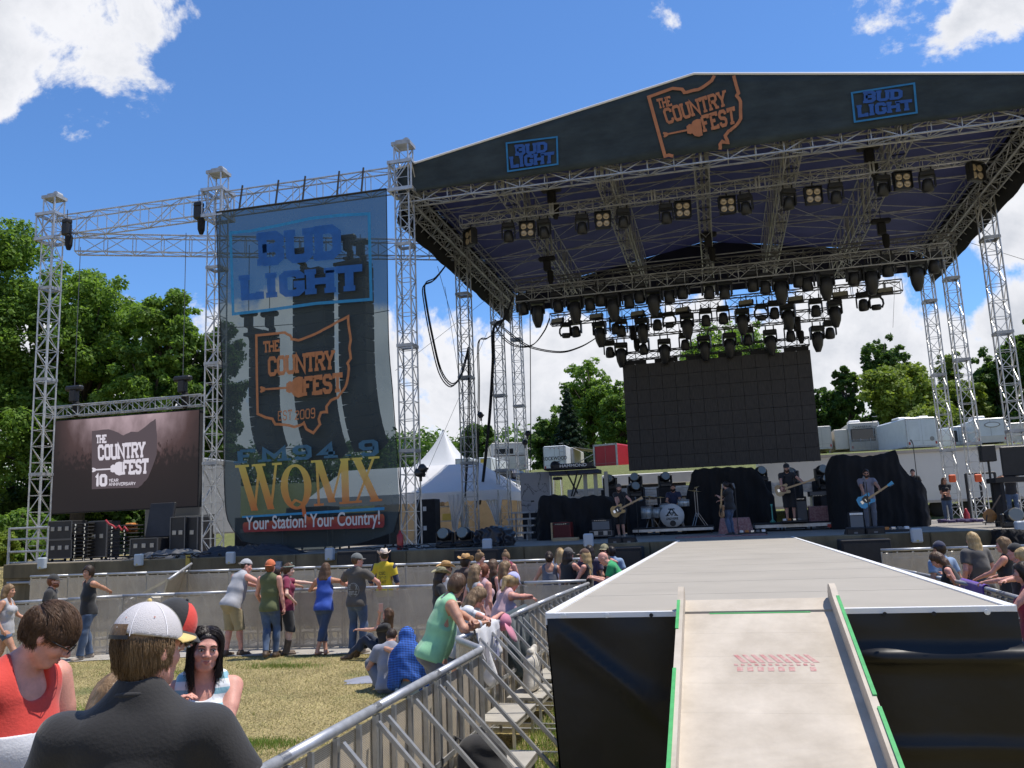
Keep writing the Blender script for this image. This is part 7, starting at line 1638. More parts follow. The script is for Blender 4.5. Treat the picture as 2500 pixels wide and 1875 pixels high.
    def shirt(kind,m_,name='shirt'):
        g=F0(); L=0.012+.004*(b>1.1)
        hemz={'crop':.18}.get(kind,-.10 if kind!='tank_long' else -.30)
        tags=['torso','shoulder','trap','chest']
        if kind in('tee','polo','long'): tags+=['arm']
        elif kind=='loose': tags+=['arm']
        sel(g,tags,L,ks=1.3)
        if kind=='long': sel(g,['fore'],.012)
        if kind!='crop' and hemz<-.05: # skirt of the shirt over the hips
            g.add(('ec',T(0,0,-.02),T(0,0,hemz-.02),sdv,(.160*b,.120*b),(.174*b,.134*b)),.05,.008)
        if kind in('tee','polo','loose'):
            for i,(a,e,w) in enumerate(arms):
                c=a+(e-a)*(.62 if kind!='loose' else .8); dn=(e-a)/np.linalg.norm(e-a)
                g.add(('rc',a,c,.055*ml*(.6+.4*b),.057*ml*(.6+.4*b)),.03,.006); 
                q=F0(); q.v[:]=1; 
                sl,gg=g.sub(np.minimum(c,w)-.14,np.maximum(c,w)+.14)
                if sl is not None:
                    X,Y,Z=gg; D=(X-c[0])*dn[0]+(Y-c[1])*dn[1]+(Z-c[2])*dn[2]; dist=np.sqrt((X-c[0])**2+(Y-c[1])**2+(Z-c[2])**2)
                    near=(dist<.13)|(D>.02); ln=np.abs((X-e[0])*0)+0; 
                    u=e-a; tt=((X-a[0])*u[0]+(Y-a[1])*u[1]+(Z-a[2])*u[2])/float(u@u); rad_=np.sqrt((X-a[0]-tt*u[0])**2+(Y-a[1]-tt*u[1])**2+(Z-a[2]-tt*u[2])**2)
                    g.v[sl]=np.where(rad_<.10,np.maximum(g.v[sl],D),g.v[sl])
        if kind.startswith('tank') or kind=='crop':
            for i in(0,1):
                a=sh[i]; o_=(a-(sh[0]+sh[1])/2); o_/=np.linalg.norm(o_)
                wdt=.088 if kind!='tank_wide' else .12
                g.add(('ec',a+o_*.03+Rt@V3(0,0,.07),a+o_*.03-Rt@V3(0,0,.11 if kind!='tank_wide' else .19),Rs@V3(0,1,0),(.125,.058),(.115,.050)),.02,0,'s')
            g.add(('ec',nk+Rt@V3(0,.03,.10),nk+Rt@V3(0,.075,-.055),sdv,(.068,.06),(.07,.055)),.015,0,'s')
            g.add(('ec',nk+Rt@V3(0,-.03,.10),nk+Rt@V3(0,-.06,.0),sdv,(.062,.05),(.055,.05)),.015,0,'s')
        elif kind=='sleeveless':
            for i in(0,1):
                a=sh[i]; o_=(a-(sh[0]+sh[1])/2); o_/=np.linalg.norm(o_); g.add(('ec',a+o_*.075+Rt@V3(0,0,.07),a+o_*.07-Rt@V3(0,0,.14),Rs@V3(0,1,0),(.14,.06),(.12,.05)),.02,0,'s')
            g.add(('ec',nk+Rt@V3(0,.02,.09),nk+Rt@V3(0,.045,-.0),sdv,(.06,.055),(.05,.05)),.012,0,'s')
        else:
            g.add(('rc',nk+Rt@V3(0,.012,.10),nk+Rt@V3(0,.022,.03),.062,.056),.01,0,'s')
        if kind=='off': g.add(('ec',nk+Rt@V3(0,-.06,.12),nk+Rt@V3(0,-.10,-.08),sdv,(.13,.07),(.09,.06)),.02,0,'s')
        c=T(0,0,hemz); n_=Rt@V3(0,0,-1); 
        g.wrinkle(fold,1.0,seed=int(abs(x*100))%97); g.cutplane(c,n_)
        return emit(g,name,m_)
    ptop=-.085 if (top and top[0] and top[0]!='crop' and pelvis is None) else (.05 if (top and top[0]=='crop') else .0)
    def pants(kind,m_,name=None):
        g=F0(); L=.012; frac={'jeans':.97,'capri':.6,'shorts':.0,'kneeshorts':.12,'bootcut':.99}[kind]
        sel(g,['thigh'],L+(.012 if kind in('kneeshorts',) else 0)); 
        for tg,pr,k in P:
            if tg=='torso' and pr[0]!='ec' or (tg=='torso' and pr is P[0][1]): g.add(pr,k,L*.8)
        if frac>0: sel(g,['shin'],L+(.010 if kind=='bootcut' else .006))
        for i,(h_,k_,a_) in enumerate(legs):
            if kind=='bootcut': g.add(('rc',k_+(a_-k_)*.5,a_+V3(0,0,-.04),.052,.075),.03)
            if kind=='kneeshorts': g.add(('rc',h_,k_+(a_-k_)*.1,.10*lm,.085*lm),.03)
            if frac>0: u=(a_-k_)/np.linalg.norm(a_-k_); c=k_+(a_-k_)*frac; R_0=k_
            else: u=(k_-h_)/np.linalg.norm(k_-h_); c=h_+(k_-h_)*.42
            sl,gg=g.sub(np.minimum(c,a_)-.25,np.maximum(c,k_)+.25)
            if sl is not None:
                X,Y,Z=gg; D=(X-c[0])*u[0]+(Y-c[1])*u[1]+(Z-c[2])*u[2]; uu=a_-(k_ if frac>0 else h_); st_=(k_ if frac>0 else h_); tt=np.clip(((X-st_[0])*uu[0]+(Y-st_[1])*uu[1]+(Z-st_[2])*uu[2])/float(uu@uu),0,1.3); rad_=np.sqrt((X-st_[0]-tt*uu[0])**2+(Y-st_[1]-tt*uu[1])**2+(Z-st_[2]-tt*uu[2])**2)
                g.v[sl]=np.where((rad_<.16),np.maximum(g.v[sl],D),g.v[sl])
        g.wrinkle(fold*.9,1.1,seed=int(abs(y*100))%89); c=T(0,0,ptop)
        if pelvis is None: g.cutplane(c,Rt@V3(0,0,1))
        if pelvis is None: g.cutplane((0,0,.03),(0,0,-1))
        return emit(g,name or {'jeans':'jeans','bootcut':'jeans','capri':'jeans','shorts':'shorts','kneeshorts':'shorts'}[kind],m_)
    if bottom and bottom[0]: pants(*bottom)
    if top and top[0]: shirt(*top)
    if shoes and shoes[0] in('boots','shoes'):
        g=F0()
        for i,(h_,k_,a_) in enumerate(legs):
            sel(g,['foot%d'%i],.010)
            if shoes[0]=='boots': up=k_+(a_-k_)*.45; g.add(('rc',up,a_+V3(0,0,-.03),.060*lm**.5,.050),.02)
        if shoes[0]=='boots':
            X,Y,Z=g.grid()
            for i,(h_,k_,a_) in enumerate(legs):
                u=(k_-a_)/np.linalg.norm(k_-a_); c=k_+(a_-k_)*.5; sl,gg=g.sub(c-.16,c+.16)
                if sl is not None: X,Y,Z=gg; D=(X-c[0])*u[0]+(Y-c[1])*u[1]+(Z-c[2])*u[2]; g.v[sl]=np.maximum(g.v[sl],D)
        if pelvis is None: g.cutplane((0,0,.002),(0,0,-1))
        emit(g,'boots' if shoes[0]=='boots' else 'shoes',shoes[1] or (BOOTM if shoes[0]=='boots' else SHOEM))
    if hair and hair[0]:
        hk,hc=hair[:2]; hm=hairmat(hc) if isinstance(hc,str) else hc; g=F0(); th_={'buzz':.006,'short':.014,'mop':.024}.get(hk,.015)
        g.add(('el',hp(0,-.016,.024),Rh.T,(.076*w_+th_,.095+th_,.096+th_)),.0)
        if hk not in('buzz',): g.add(('el',hp(0,-.045,-.02),Rh.T,(.066*w_+th_*.7,.062+th_*.7,.07+th_)),.03)
        zc=.050 if hk!='mop' else .045
        g.add(('ec',hp(0,.16,zc-.045),hp(0,.055,zc-.055),Rh@V3(1,0,0),(.085,.062),(.068,.060)),.012,0,'s')
        if hk in('short','buzz','bald_fringe'):
            for sg in(-1,1): g.add(('el',hp(sg*.09,.012,-.035),Rh.T,(.034,.055,.058)),.01,0,'s')
            c=hp(0,-.0,-.078); g.cutplane(c,Rh@V3(0,.35,-1))
        if hk in('long','longest','bob'):
            Ld={'bob':.20,'long':.34,'longest':.46}[hk]
            for (ax_,ay_,r1,r2) in [(-.062,-.045,.040,.030),(.062,-.045,.040,.030),(0,-.075,.045,.035),(-.035,-.075,.042,.032),(.035,-.075,.042,.032)]:
                a=hp(ax_,ay_,.0); e=a+Rh@V3(ax_*.25,-.01,-.09); ee=V3(e[0],e[1],e[2]); ee=e+(Rt@V3(ax_*.35,-.030,-(Ld-.09))); 
                g.add(('rc',a,e,r1,r1*.95),.03); g.add(('rc',e,ee,r1*.95,r2),.03)
            if extra and 'fronthair' in extra:
                for sg in(-1,1): a=hp(sg*.068,.02,.01); e=a+Rh@V3(sg*.012,-.0,-.11); ee=e+Rt@V3(sg*.01,.035,-.14); g.add(('rc',a,e,.026,.026),.02); g.add(('rc',e,ee,.026,.014),.02)
        if hk=='bun': g.add(('el',hp(0,-.045,.135),Rh.T,(.045,.045,.038)),.015)
        if hk=='lowbun': g.add(('el',hp(0,-.125,.0),Rh.T,(.048,.040,.048)),.015)
        if hk=='ponytail':
            a=hp(0,-.11,.02); e=a+Rh@V3(.02,-.07,-.05); ee=e+Rt@V3(.03,-.02,-.17); g.add(('rc',a,e,.035,.042),.02); g.add(('rc',e,ee,.042,.02),.02)
        if hk!='buzz': g.wrinkle(.006,1.6,seed=3,vert=.35)
        if hk in('long','longest','bob'): g.wrinkle(.005,2.4,seed=8,vert=.12)
        emit(g,'hair',hm)
    if extra and 'beard' in extra:
        g=F0(); g.add(('ec',hp(-.045,.03,-.068),hp(.045,.03,-.068),Rh@V3(0,1,0),(.055,.045),(.055,.045)),0); g.add(('el',hp(0,.055,-.088),Rh.T,(.045,.04,.04+.02*(extra['beard']>1))),.02)
        g.add(('rc',hp(-.03,.07,-.045),hp(.03,.07,-.045),.014,.014),.015); g.add(('rc',hp(-.016,.1,-.062),hp(.016,.1,-.062),.011,.011),.006,0,'s'); g.wrinkle(.003,2.5,seed=5); emit(g,'beard',hairmat(hair[1]) if hair else hairmat('dark'))
    RhM=Matrix([list(r) for r in Rh])
    if face_detail:
        for sg in(-1,1):
            m=MB(); c=hp(sg*.031,.0775,.0)*S; m.ball(c,(.0135*S,.0115*S,.0075*S),12,8,RhM); m.build('eye',EYEW,root,True)
            m=MB(); m.ball(hp(sg*.031,.0865,.0)*S,(.0058*S,.0035*S,.0058*S),10,6,RhM); m.build('iris',IRIS,root,True)
            m=MB(); m.path([hp(sg*.014,.090,.020)*S,hp(sg*.031,.0905,.026)*S,hp(sg*.050,.076,.020)*S],[.0035*S,.0045*S,.002*S],6); m.build('eyebrow',hairmat(hair[1] if hair and isinstance(hair[1],str) else 'brown'),root,True)
            m=MB(); m.path([hp(sg*.016,.0875,.004)*S,hp(sg*.031,.0915,.0095)*S,hp(sg*.048,.079,.003)*S],.0018*S,5); m.build('eyelid',skinmat(skin) if sex=='m' else IRIS,root,True)
        m=MB(); m.path([hp(-.024,.079,-.0605)*S,hp(-.010,.0905,-.0580)*S,hp(0,.0915,-.0595)*S,hp(.010,.0905,-.0580)*S,hp(.024,.079,-.0605)*S],[.002*S,.0045*S,.0042*S,.0045*S,.002*S],6); m.path([hp(-.022,.079,-.0625)*S,hp(0,.0905,-.0700)*S,hp(.022,.079,-.0625)*S],[.002*S,.0062*S,.002*S],6); m.build('lips',LIP,root,True)
    if glasses:
        m=MB()
        for sg in(-1,1):
            if glasses=='sun': m.lathe([(.001,-.003),(.024*S,-.002),(.024*S,.003),(.001,.004)],hp(sg*.032,.1,.0)*S,14,RhM@Matrix.Rotation(R_(-90),3,'X'),sx=1.15,sy=.85)
            else: m.path([hp(sg*.032+.023*math.cos(a),.104,.017*math.sin(a)-.002)*S for a in np.linspace(0,2*math.pi,15)[:-1]],.0016*S,5,closed=True)
            m.path([hp(sg*.055,.102,.004)*S,hp(sg*.080,.06,.004)*S,hp(sg*.084,-.01,-.0)*S],.0025*S,5)
        m.path([hp(-.009,.104,.003)*S,hp(0,.108,.006)*S,hp(.009,.104,.003)*S],.002*S,5)
        m.build('sunglasses' if glasses=='sun' else 'glasses',SHADES if glasses=='sun' else BLK,root,True)
    if hat:
        kind,c1=hat[0],hat[1]; c2=hat[2] if len(hat)>2 else c1; hz=.040
        if kind in('cap','cap_back'):
            g=F0(); g.add(('el',hp(0,-.014,.030),Rh.T,(.078*w_+.016,.098+.016,.094+.022)),0); c=hp(0,0,hz-.004); n_=Rh@V3(0,-.16,-1) if kind=='cap' else Rh@V3(0,.16,-1)
            g.cutplane(c,n_); cap=emit(g,'cap',c1,root)
            m=MB(); sg=1 if kind=='cap' else -1; V=[];na,nr=15,7
            for i in range(na):
                a=R_(-68+136*i/(na-1))
                for k in range(nr):
                    rr_=.092+.070*(k/(nr-1))*math.cos(a*1.05)**.55 if abs(a)<1.45 else .092
                    X_=math.sin(a)*(.086+.006*k/(nr-1)); Y_=(math.cos(a)*.098-.014)+(k/(nr-1))*.078*max(0,math.cos(a*1.12))**.6; V.append((X_,sg*Y_,hz-.004+.012*(1-(X_/.09)**2)-.016*(k/(nr-1))**1.5*(1)))
            pts=[hp(*v)*S for v in V]; low=[hp(v[0],v[1],v[2]-.004)*S for v in V]; n0=len(pts)
            Fq=[(i*nr+k,i*nr+k+1,(i+1)*nr+k+1,(i+1)*nr+k) for i in range(na-1) for k in range(nr-1)]; Fq+=[tuple(n0+q for q in f_)[::-1] for f_ in Fq]
            edge=[i*nr for i in range(na)]+[(na-1)*nr+k for k in range(1,nr)]+[i*nr+nr-1 for i in range(na-2,-1,-1)]+[k for k in range(nr-2,0,-1)]
            Fq+=[(edge[i],edge[(i+1)%len(edge)],n0+edge[(i+1)%len(edge)],n0+edge[i]) for i in range(len(edge))]
            m.raw(pts+low,Fq); m.build('brim',c2,cap or root,True)
            m=MB(); m.ball(hp(0,-.014,.148)*S,.008*S,8,5); m.build('cap_button',c2,cap or root,True)
        elif kind=='cowboy':
            m=MB(); n=28; prof=[(.086,.0),(.088,.03),(.082,.075),(.070,.105),(.045,.112),(.012,.098)]; V=[]
            for r_,z_ in prof:
                for k in range(n): a=2*math.pi*k/n; V.append(hp(r_*math.cos(a)*.92,r_*math.sin(a)*1.12-.014,.048+z_-.018*(abs(math.sin(a))**4)*(z_>.09))*S)
            m.raw(V,[(i*n+k,i*n+(k+1)%n,(i+1)*n+(k+1)%n,(i+1)*n+k) for i in range(len(prof)-1) for k in range(n)]+[tuple(range(5*n,6*n))]); hat_o=m.build('hat',c1,root,True)
            m=MB(); V=[]
            for j in range(7):
                r_=.085+.085*j/6
                for k in range(n):
                    a=2*math.pi*k/n; cur=(math.cos(a)**2)*.062*(j/6)**1.7-.018*(math.sin(a)**2)*(j/6)**2; V.append(hp(r_*math.cos(a)*(.95-.12*(j/6)),r_*math.sin(a)*1.12-.014,.050+cur)*S)
            m.raw(V,[(i*n+k,i*n+(k+1)%n,(i+1)*n+(k+1)%n,(i+1)*n+k) for i in range(6) for k in range(n)]); bo=m.build('brim',c1 if c2 is c1 else c2,hat_o,True); bo.modifiers.new('t','SOLIDIFY').thickness=.004
            m=MB(); m.path([hp(.0885*math.cos(a)*.94,.0885*math.sin(a)*1.14-.014,.060)*S for a in np.linspace(0,2*math.pi,24,endpoint=False)],.006*S,5,closed=True); m.build('hat_band',BLK,hat_o,True)
        elif kind=='bandana':
            m=MB(); m.path([hp(.084*math.cos(a),.102*math.sin(a)-.014,.060+.02*math.sin(a))*S for a in np.linspace(0,2*math.pi,24,endpoint=False)],.013*S,6,closed=True); m.ball(hp(0,.03,.13)*S,.02*S); m.build('bandana',c1,root,True)
    info=dict(root=root,S=S,sh=sh,arms=arms,legs=legs,HC=HC,hp=hp,Rh=Rh,Rt=Rt,T=T,U=U,nk=nk,P=P,F0=F0,sel=sel,emit=emit,sdv=sdv,h=h)
    return info
def L2W(info,p):
    r=info['root']; return Matrix.Translation(r.location)@Matrix.Rotation(r.rotation_euler.z,4,'Z')@Vector(p)
def headoff(H,face,lean=0,side=0,pelvis=None,pelv_off=(0,0),look=(0,0,0),neck_len=1.,hair_h=0.):
    S=H/1.75; pz=(.93 if pelvis is None else pelvis/S); Pv=V3(pelv_off[0]/S,pelv_off[1]/S,pz); Rt=rotm('Y',R_(side))@rotm('X',-R_(lean))
    Rh=Rt@rotm('Z',R_(look[0]))@rotm('X',-R_(look[1]))@rotm('Y',R_(look[2])); p=Pv+Rt@V3(0,.012,.58)+Rh@V3(0,.005,.235+hair_h)
    return rotm('Z',R_(face))@(p*S)
def pp(label,px,py,Y,face,H=None,hw=(None,None),fw=(None,None),zg=None,head_extra=0.,**k):
    tgt=AY(px,py,Y); kk={q:k[q] for q in('lean','side','pelvis','pelv_off','look') if q in k}
    z0=gzf(tgt.x,Y) if zg is None else zg
    if H is None:
        o=headoff(1.75,face,**kk); H=min(1.95,max(1.5,1.75*(tgt.z-z0-head_extra)/(o[2])))
    o=headoff(H,face,**kk); bx_,by_=tgt.x-o[0],Y-o[1]
    Ri=rotm('Z',-R_(face))
    loc=lambda w: None if w is None else tuple(Ri@(V3(*w)-V3(bx_,by_,z0)))
    hand=[loc(h) if h is not None else (k.get('hand') or (None,None))[i] for i,h in enumerate(hw)]
    foot=[loc(f) if f is not None else (k.get('foot') or (None,None))[i] for i,f in enumerate(fw)]
    k.pop('hand',None);k.pop('foot',None)
    return person(label,bx_,by_,z0,face,H,hand=tuple(hand),foot=tuple(foot),**k)
cm=clothmat
C_BLACK=cm('cloth_black',(.018,.018,.020)); C_GREY=cm('cloth_light_grey',(.38,.38,.40)); C_DGREY=cm('cloth_charcoal',(.075,.07,.068)); C_OLIVE=cm('cloth_olive',(.10,.115,.045)); C_MAR=cm('cloth_maroon',(.19,.012,.05))
C_BLUE=cm('cloth_royal_blue',(.02,.07,.36)); C_YEL=cm('cloth_yellow',(.62,.45,.02)); C_RED=cm('cloth_red',(.62,.05,.035)); C_MINT=cm('cloth_mint',(.28,.58,.33)); C_WHITE=cm('cloth_white',(.68,.68,.70)); C_PINK=cm('cloth_pink',(.6,.22,.30)); C_PPINK=cm('cloth_pale_pink',(.55,.36,.38))
C_GREEN=cm('cloth_kelly_green',(.02,.33,.11)); C_LAV=cm('cloth_lavender',(.42,.42,.66)); C_KHAKI=cm('cloth_khaki',(.33,.27,.15)); C_NAVY=cm('cloth_navy',(.02,.025,.06)); C_SLATE=cm('cloth_slate',(.13,.14,.17)); C_SKY=cm('cloth_sky_blue',(.22,.32,.48)); C_ORG=cm('cloth_orange',(.50,.12,.04)); C_TAUPE=cm('cloth_taupe',(.085,.075,.065)); C_BROWN=cm('cloth_brown',(.07,.04,.03)); C_STRAW=mat('straw_hat',(.48,.29,.12),.8,var=.25,vs=30,bump=.3,bs=80); C_CAMO=mat('camouflage',(.12,.12,.06),.85,col2=(.36,.32,.2),vs=22); C_PLAID_D=cm('cloth_plum',(.05,.035,.07))
STRIPE=clothmat('striped_tank',(.7,.72,.74)); ns,bs_=nodes_of(STRIPE); t_=ns.nodes.new('ShaderNodeTexCoord'); w_=N(ns,'ShaderNodeTexWave',wave_type='BANDS',bands_direction='Z'); w_.inputs['Scale'].default_value=4.6; w_.inputs['Distortion'].default_value=1.0; w_.inputs['Detail Scale'].default_value=1; ns.links.new(t_.outputs['Object'],w_.inputs['Vector']); c_=ns.nodes.new('ShaderNodeValToRGB'); c_.color_ramp.interpolation='CONSTANT'; c_.color_ramp.elements[0].color=(.7,.72,.74,1); c_.color_ramp.elements[1].color=(.22,.42,.50,1); c_.color_ramp.elements[1].position=.62; ns.links.new(w_.outputs['Fac'],c_.inputs[0]); ns.links.new(c_.outputs[0],bs_.inputs['Base Color'])
MESHW=mat('cap_mesh_white',(.52,.495,.50),.8,var=.04,bump=.25,bs=300); C_CREAM=cm('cap_pale_yellow',(.62,.45,.16))
f1=pp('young man with brown hair and glasses looking down in a red tank top',166,1482,3.2,-94,skin='pink',top=('tank',C_RED),bottom=('shorts',DENIM),hair=None,look=(34,34,0),glasses='wire',vox=.0065,hand=((-.30,.12,.88),(.32,.06,.86)),lean=4,bulk=1.05)
f2=pp('broad man in a dark tee and white mesh cap seen from behind',364,1489,2.52,22,bulk=1.32,skin='pink',top=('tee',cm('cloth_dark_tee',(.013,.012,.0125))),hair=None,hat=('cap',MESHW,C_CREAM),look=(-38,4,0),vox=.0065,hand=((-.42,.25,1.0),(.40,.22,1.02)),glasses=None,fold=.010,shdrop=.035)
f5=pp('smiling dark haired woman in a white and teal striped tank top',508,1529,4.15,212,sex='f',bulk=1.12,skin='pink',top=('tank',STRIPE),bottom=('shorts',DENIM),hair=None,look=(8,0,-6),vox=.006,hand=((.10,.22,1.22),(.14,.16,1.30)),elbow=((-.9,.1,-.6),(.9,.1,-.6)),grip=(.3,.3))
f3=pp('woman mostly hidden behind the broad man, only her long brown hair showing',283,1585,2.75,40,H=1.58,sex='f',skin='tan',top=('tee',C_SLATE),hair=('longest','lbrown'),vox=.010,face_detail=False)
f4=pp('person in a black and red cap with curved brim behind the white cap',449,1479,3.75,-50,lean=22,skin='fair',top=('tee',C_BLACK),bottom=('jeans',DENIM),hair=('short','dark'),hat=('cap',cm('cap_black',(.015,.015,.016)),cm('cap_brim_black',(.02,.02,.02))),look=(-48,12,0),glasses='sun',vox=.009)
HLB0=hairmat('ash')
def cap_detail(info,mt,az0,az1,zlo,zhi,name,off=.0235):
    m=MB(); hp=info['hp']; S=info['S']; V=[]; n=10
    for i in range(n+1):
        a=az0+(az1-az0)*i/n
        for j in range(7):
            ph=zlo+(zhi-zlo)*j/6; V.append(hp((.078+off*.72)*math.sin(a)*math.cos(ph),-.014+(.098+off*.72)*math.cos(a)*math.cos(ph),.030+(.094+off)*math.sin(ph))*S)
    m.raw(V,[(i*7+j,i*7+j+1,(i+1)*7+j+1,(i+1)*7+j) for i in range(n) for j in range(6)]); 
    par=[c for c in info['root'].children if c.name.startswith('cap')][0]; return m.build(name,mt,par,True)
cap_detail(f4,C_RED,-.5,.5,.12,1.35,'red_front_panel'); cap_detail(f2,cm('cap_grey_front',(.30,.29,.22)),-.75,.75,.12,1.3,'front_panel')
for az in(-2.2,2.9,1.9,-1.3): cap_detail(f2,cm('eyelet_rust',(.4,.12,.08)),az,az+.045,.62,.66,'eyelet',.0255)
for az in(-2.6,-1.55,-.52,.52,1.55,2.6,math.pi): cap_detail(f2,cm('seam_white',(.8,.78,.8)),az-.012,az+.012,.15,1.5,'panel_seam',.0245)
cap_detail(f2,HLB0,math.pi-.42,math.pi+.42,.16,.46,'hair_opening',.0243); cap_detail(f2,BLK,math.pi-.5,math.pi+.5,.07,.17,'rear_strap',.0246)
m=MB(); nk_=f2['nk']; m.path([Vector(nk_+f2['Rt']@V3(.079*math.cos(a),.078*math.sin(a)+.012,.030+.018*-math.sin(a)))*f2['S'] for a in np.linspace(0,2*math.pi,32,endpoint=False)],.0085*f2['S'],8,closed=True); m.build('collar_rib',cm('cloth_dark_rib',(.02,.019,.02)),f2['root'],True)
for i in(0,1):
    a,e,w=f2['arms'][i]; dd=Vector(e-a).normalized(); o1=dd.orthogonal().normalized(); o2=dd.cross(o1); c_=Vector(a+(e-a)*.60); m=MB(); m.path([(c_+(o1*math.cos(t)+o2*math.sin(t))*.079)*f2['S'] for t in np.linspace(0,2*math.pi,28,endpoint=False)],.004*f2['S'],6,closed=True); m.build('sleeve_hem',MATS['cloth_dark_rib'],f2['root'],True)
def strands(info,n,mt,region,length,sweep,th=.0016,seed=1,name='hair',base=(.082,.102,.104),depth=.016,free=-.02,down=1.):
    """locks combed along the scalp, falling freely once they have left it"""
    r=np.random.default_rng(seed); hp=info['hp']; S=info['S']; Rh=info['Rh']; m=MB(); k=0; tries=0
    gdn=Rh.T@V3(0,0,-1); B=V3(*base); C0=V3(0,-.012,.018)
    while k<n and tries<n*40:
        tries+=1; d=r.normal(size=3); d/=np.linalg.norm(d)
        if not region(d): continue
        k+=1; q=d*B+C0; L=length(d)*r.uniform(.7,1.12); N_=9; lift=depth*r.uniform(.1,1); pts=[]; v=V3(*sweep(d))+r.normal(size=3)*.10; v/=np.linalg.norm(v)+1e-9; jit=r.normal(size=3)*.05
        for j in range(N_+1):
            pts.append(q.copy()); e=(q-C0)/B; ln=np.linalg.norm(e); nn=e/B; nn/=np.linalg.norm(nn)
            t=V3(*sweep(e/ln)) if ln<1.6 else v; v=v*.5+t*.5+jit+r.normal(size=3)*.03
            if q[2]<free: v=v*.45+gdn*.75*down+jit
            if q[2]>free-.04 or ln<1.05: v=v-nn*(v@nn)*(1 if (v@nn)<0 or q[2]>free else .2)
            v/=np.linalg.norm(v)+1e-9; q=q+v*L/N_
            e=(q-C0)/B; ln=np.linalg.norm(e); tg=1+lift/.09*min(1,(j+1)/3)
            if ln<tg or q[2]>free: q=C0+e/ln*tg*B
        m.path([Vector(hp(*x)*S) for x in pts],[th*S*(1.15-.85*j/N_) for j in range(N_+1)],3)
    return m.build(name,mt,info['root'],True)
def under(info,hc,cut,name='scalp_hair'):
    g=info['F0'](); hp=info['hp'];Rh=info['Rh']; g.add(('el',hp(0,-.016,.022),Rh.T,(.082,.102,.102)),0); g.add(('ec',hp(0,.16,.010),hp(0,.062,-.004),Rh@V3(1,0,0),(.085,.068),(.066,.062)),.01,0,'s')
    for sg in(-1,1): g.add(('el',hp(sg*.09,.014,-.03),Rh.T,(.034,.052,.058)),.01,0,'s')
    g.cutplane(hp(0,0,cut),Rh@V3(0,.35,-1)); return info['emit'](g,name,hairmat(hc))
HB=hairmat('brown'); HLB=hairmat('ash'); HDK=hairmat('black')
under(f1,'brown',-.075)
strands(f1,6500,HB,lambda d:(d[2]>.05 and not(d[1]>.72 and d[2]<.40)) or (d[1]<-.05 and d[2]>-.6),lambda d:.075 if d[2]>.25 else .035,lambda d:(d[0]*.25+.25,.9 if d[2]>.3 else -.1,-.1 if d[2]>.5 else -.8),th=.0015,seed=2,depth=.011)
under(f2,'ash',-.088)
strands(f2,4200,HLB,lambda d:-.85<d[2]<.28 and d[1]<.45 and abs(d[0])+(-d[1])>.5,lambda d:.036 if d[2]<-.3 else .05,lambda d:(d[0]*.1+.12,-.05,-1),th=.0012,seed=3,depth=.010)
under(f5,'black',-.05)
strands(f5,5200,HDK,lambda d:(d[2]>.0 and not(d[1]>.60 and d[2]<.66) and not(abs(d[0])<.75 and d[1]>.55 and d[2]<.7)) or d[1]<.1,lambda d:.27,lambda d:(math.copysign(.8,d[0]) if d[2]>.5 else d[0]*.3,.05 if d[1]>.2 else -.25,-.35 if d[2]>.45 else -1),th=.0019,seed=4,depth=.020)
def chest_decal(info,text,mt,w,h,zc,y0,name,letter=None,xc=0,flat=False,stroke=.24):
    S=info['S']; U=info['U']; m=MB()
    def f(u,v,l=0):
        x=(xc+(u-.5)*w); z=zc+(v-.5)*h; bul=y0-(0 if flat else abs(x)**2*2.6*np.sign(y0)); return U(x,bul+(.0008*l+.001)*np.sign(y0),z)*S
    if text is None:
        V=[];n=8
        for i in range(n+1):
            for j in range(n+1): V.append(f(i/n,j/n,0))
        m.raw(V,[(i*(n+1)+j,(i+1)*(n+1)+j,(i+1)*(n+1)+j+1,i*(n+1)+j+1) for i in range(n) for j in range(n)])
    else: letters(m,text,(lambda u,v,l:f((1-u) if y0<0 else u,v,2+l)),stroke,.2,.34)
    return m.build(name,mt,info['root'])
shirt_f1=[c for c in f1['root'].children if c.name.startswith('shirt')][0]
g=f1['F0'](); f1['sel'](g,['torso','chest'],.0165,ks=1.3); g.cutplane(f1['T'](0,0,.315),f1['Rt']@V3(0,0,1)); g.cutplane(f1['T'](0,0,.05),f1['Rt']@V3(0,0,-1)); f1['emit'](g,'white_print_block',C_WHITE)
m=MB()
for i,ch in enumerate('AIG'):
    def f(u,v,l,i=i):
        a=-.55+.38*i+u*.30; z=.155+v*.13; return f1['U'](.172*math.sin(a),.138*math.cos(a)+.001*l,z)*f1['S']
    letters(m,ch,f,.3,.2,.3)
m.build('navy_lettering',cm('print_navy',(.015,.025,.06)),f1['root'])
RB=[(-13.8,14.42),(-12.1,15.5),(-9.9,15.85),(-2.75,16.5)]
def rail_y(x):
    for (x0,y0),(x1,y1) in zip(RB,RB[1:]):
        if x<=x1: return y0+(y1-y0)*(x-x0)/(x1-x0)
    return RB[-1][1]
def rp_(x,z=1.2,dy=-.0): return (x,rail_y(x)+dy,z)
pp('girl with long brown hair in grey top and denim shorts at the left edge',22,1427,12.6,-72,sex='f',skin='tan',top=('tank',C_GREY),bottom=('shorts',DENIM),hair=('long','lbrown'),foot=((-.09,-.25,.10),(.09,.38,.085)),hand=((-.2,.28,.95),(.22,.05,.85)),shoes=('shoes',BOOTM))
pp('bearded man in black tee and black and white cap at the far barrier',131,1400,13.9,-62,skin='fair',top=('tee',C_BLACK),hair=('short','red'),hat=('cap',cm('cap_black_white',(.03,.03,.03)),C_BLACK),extra={'beard':1},head_extra=.03)
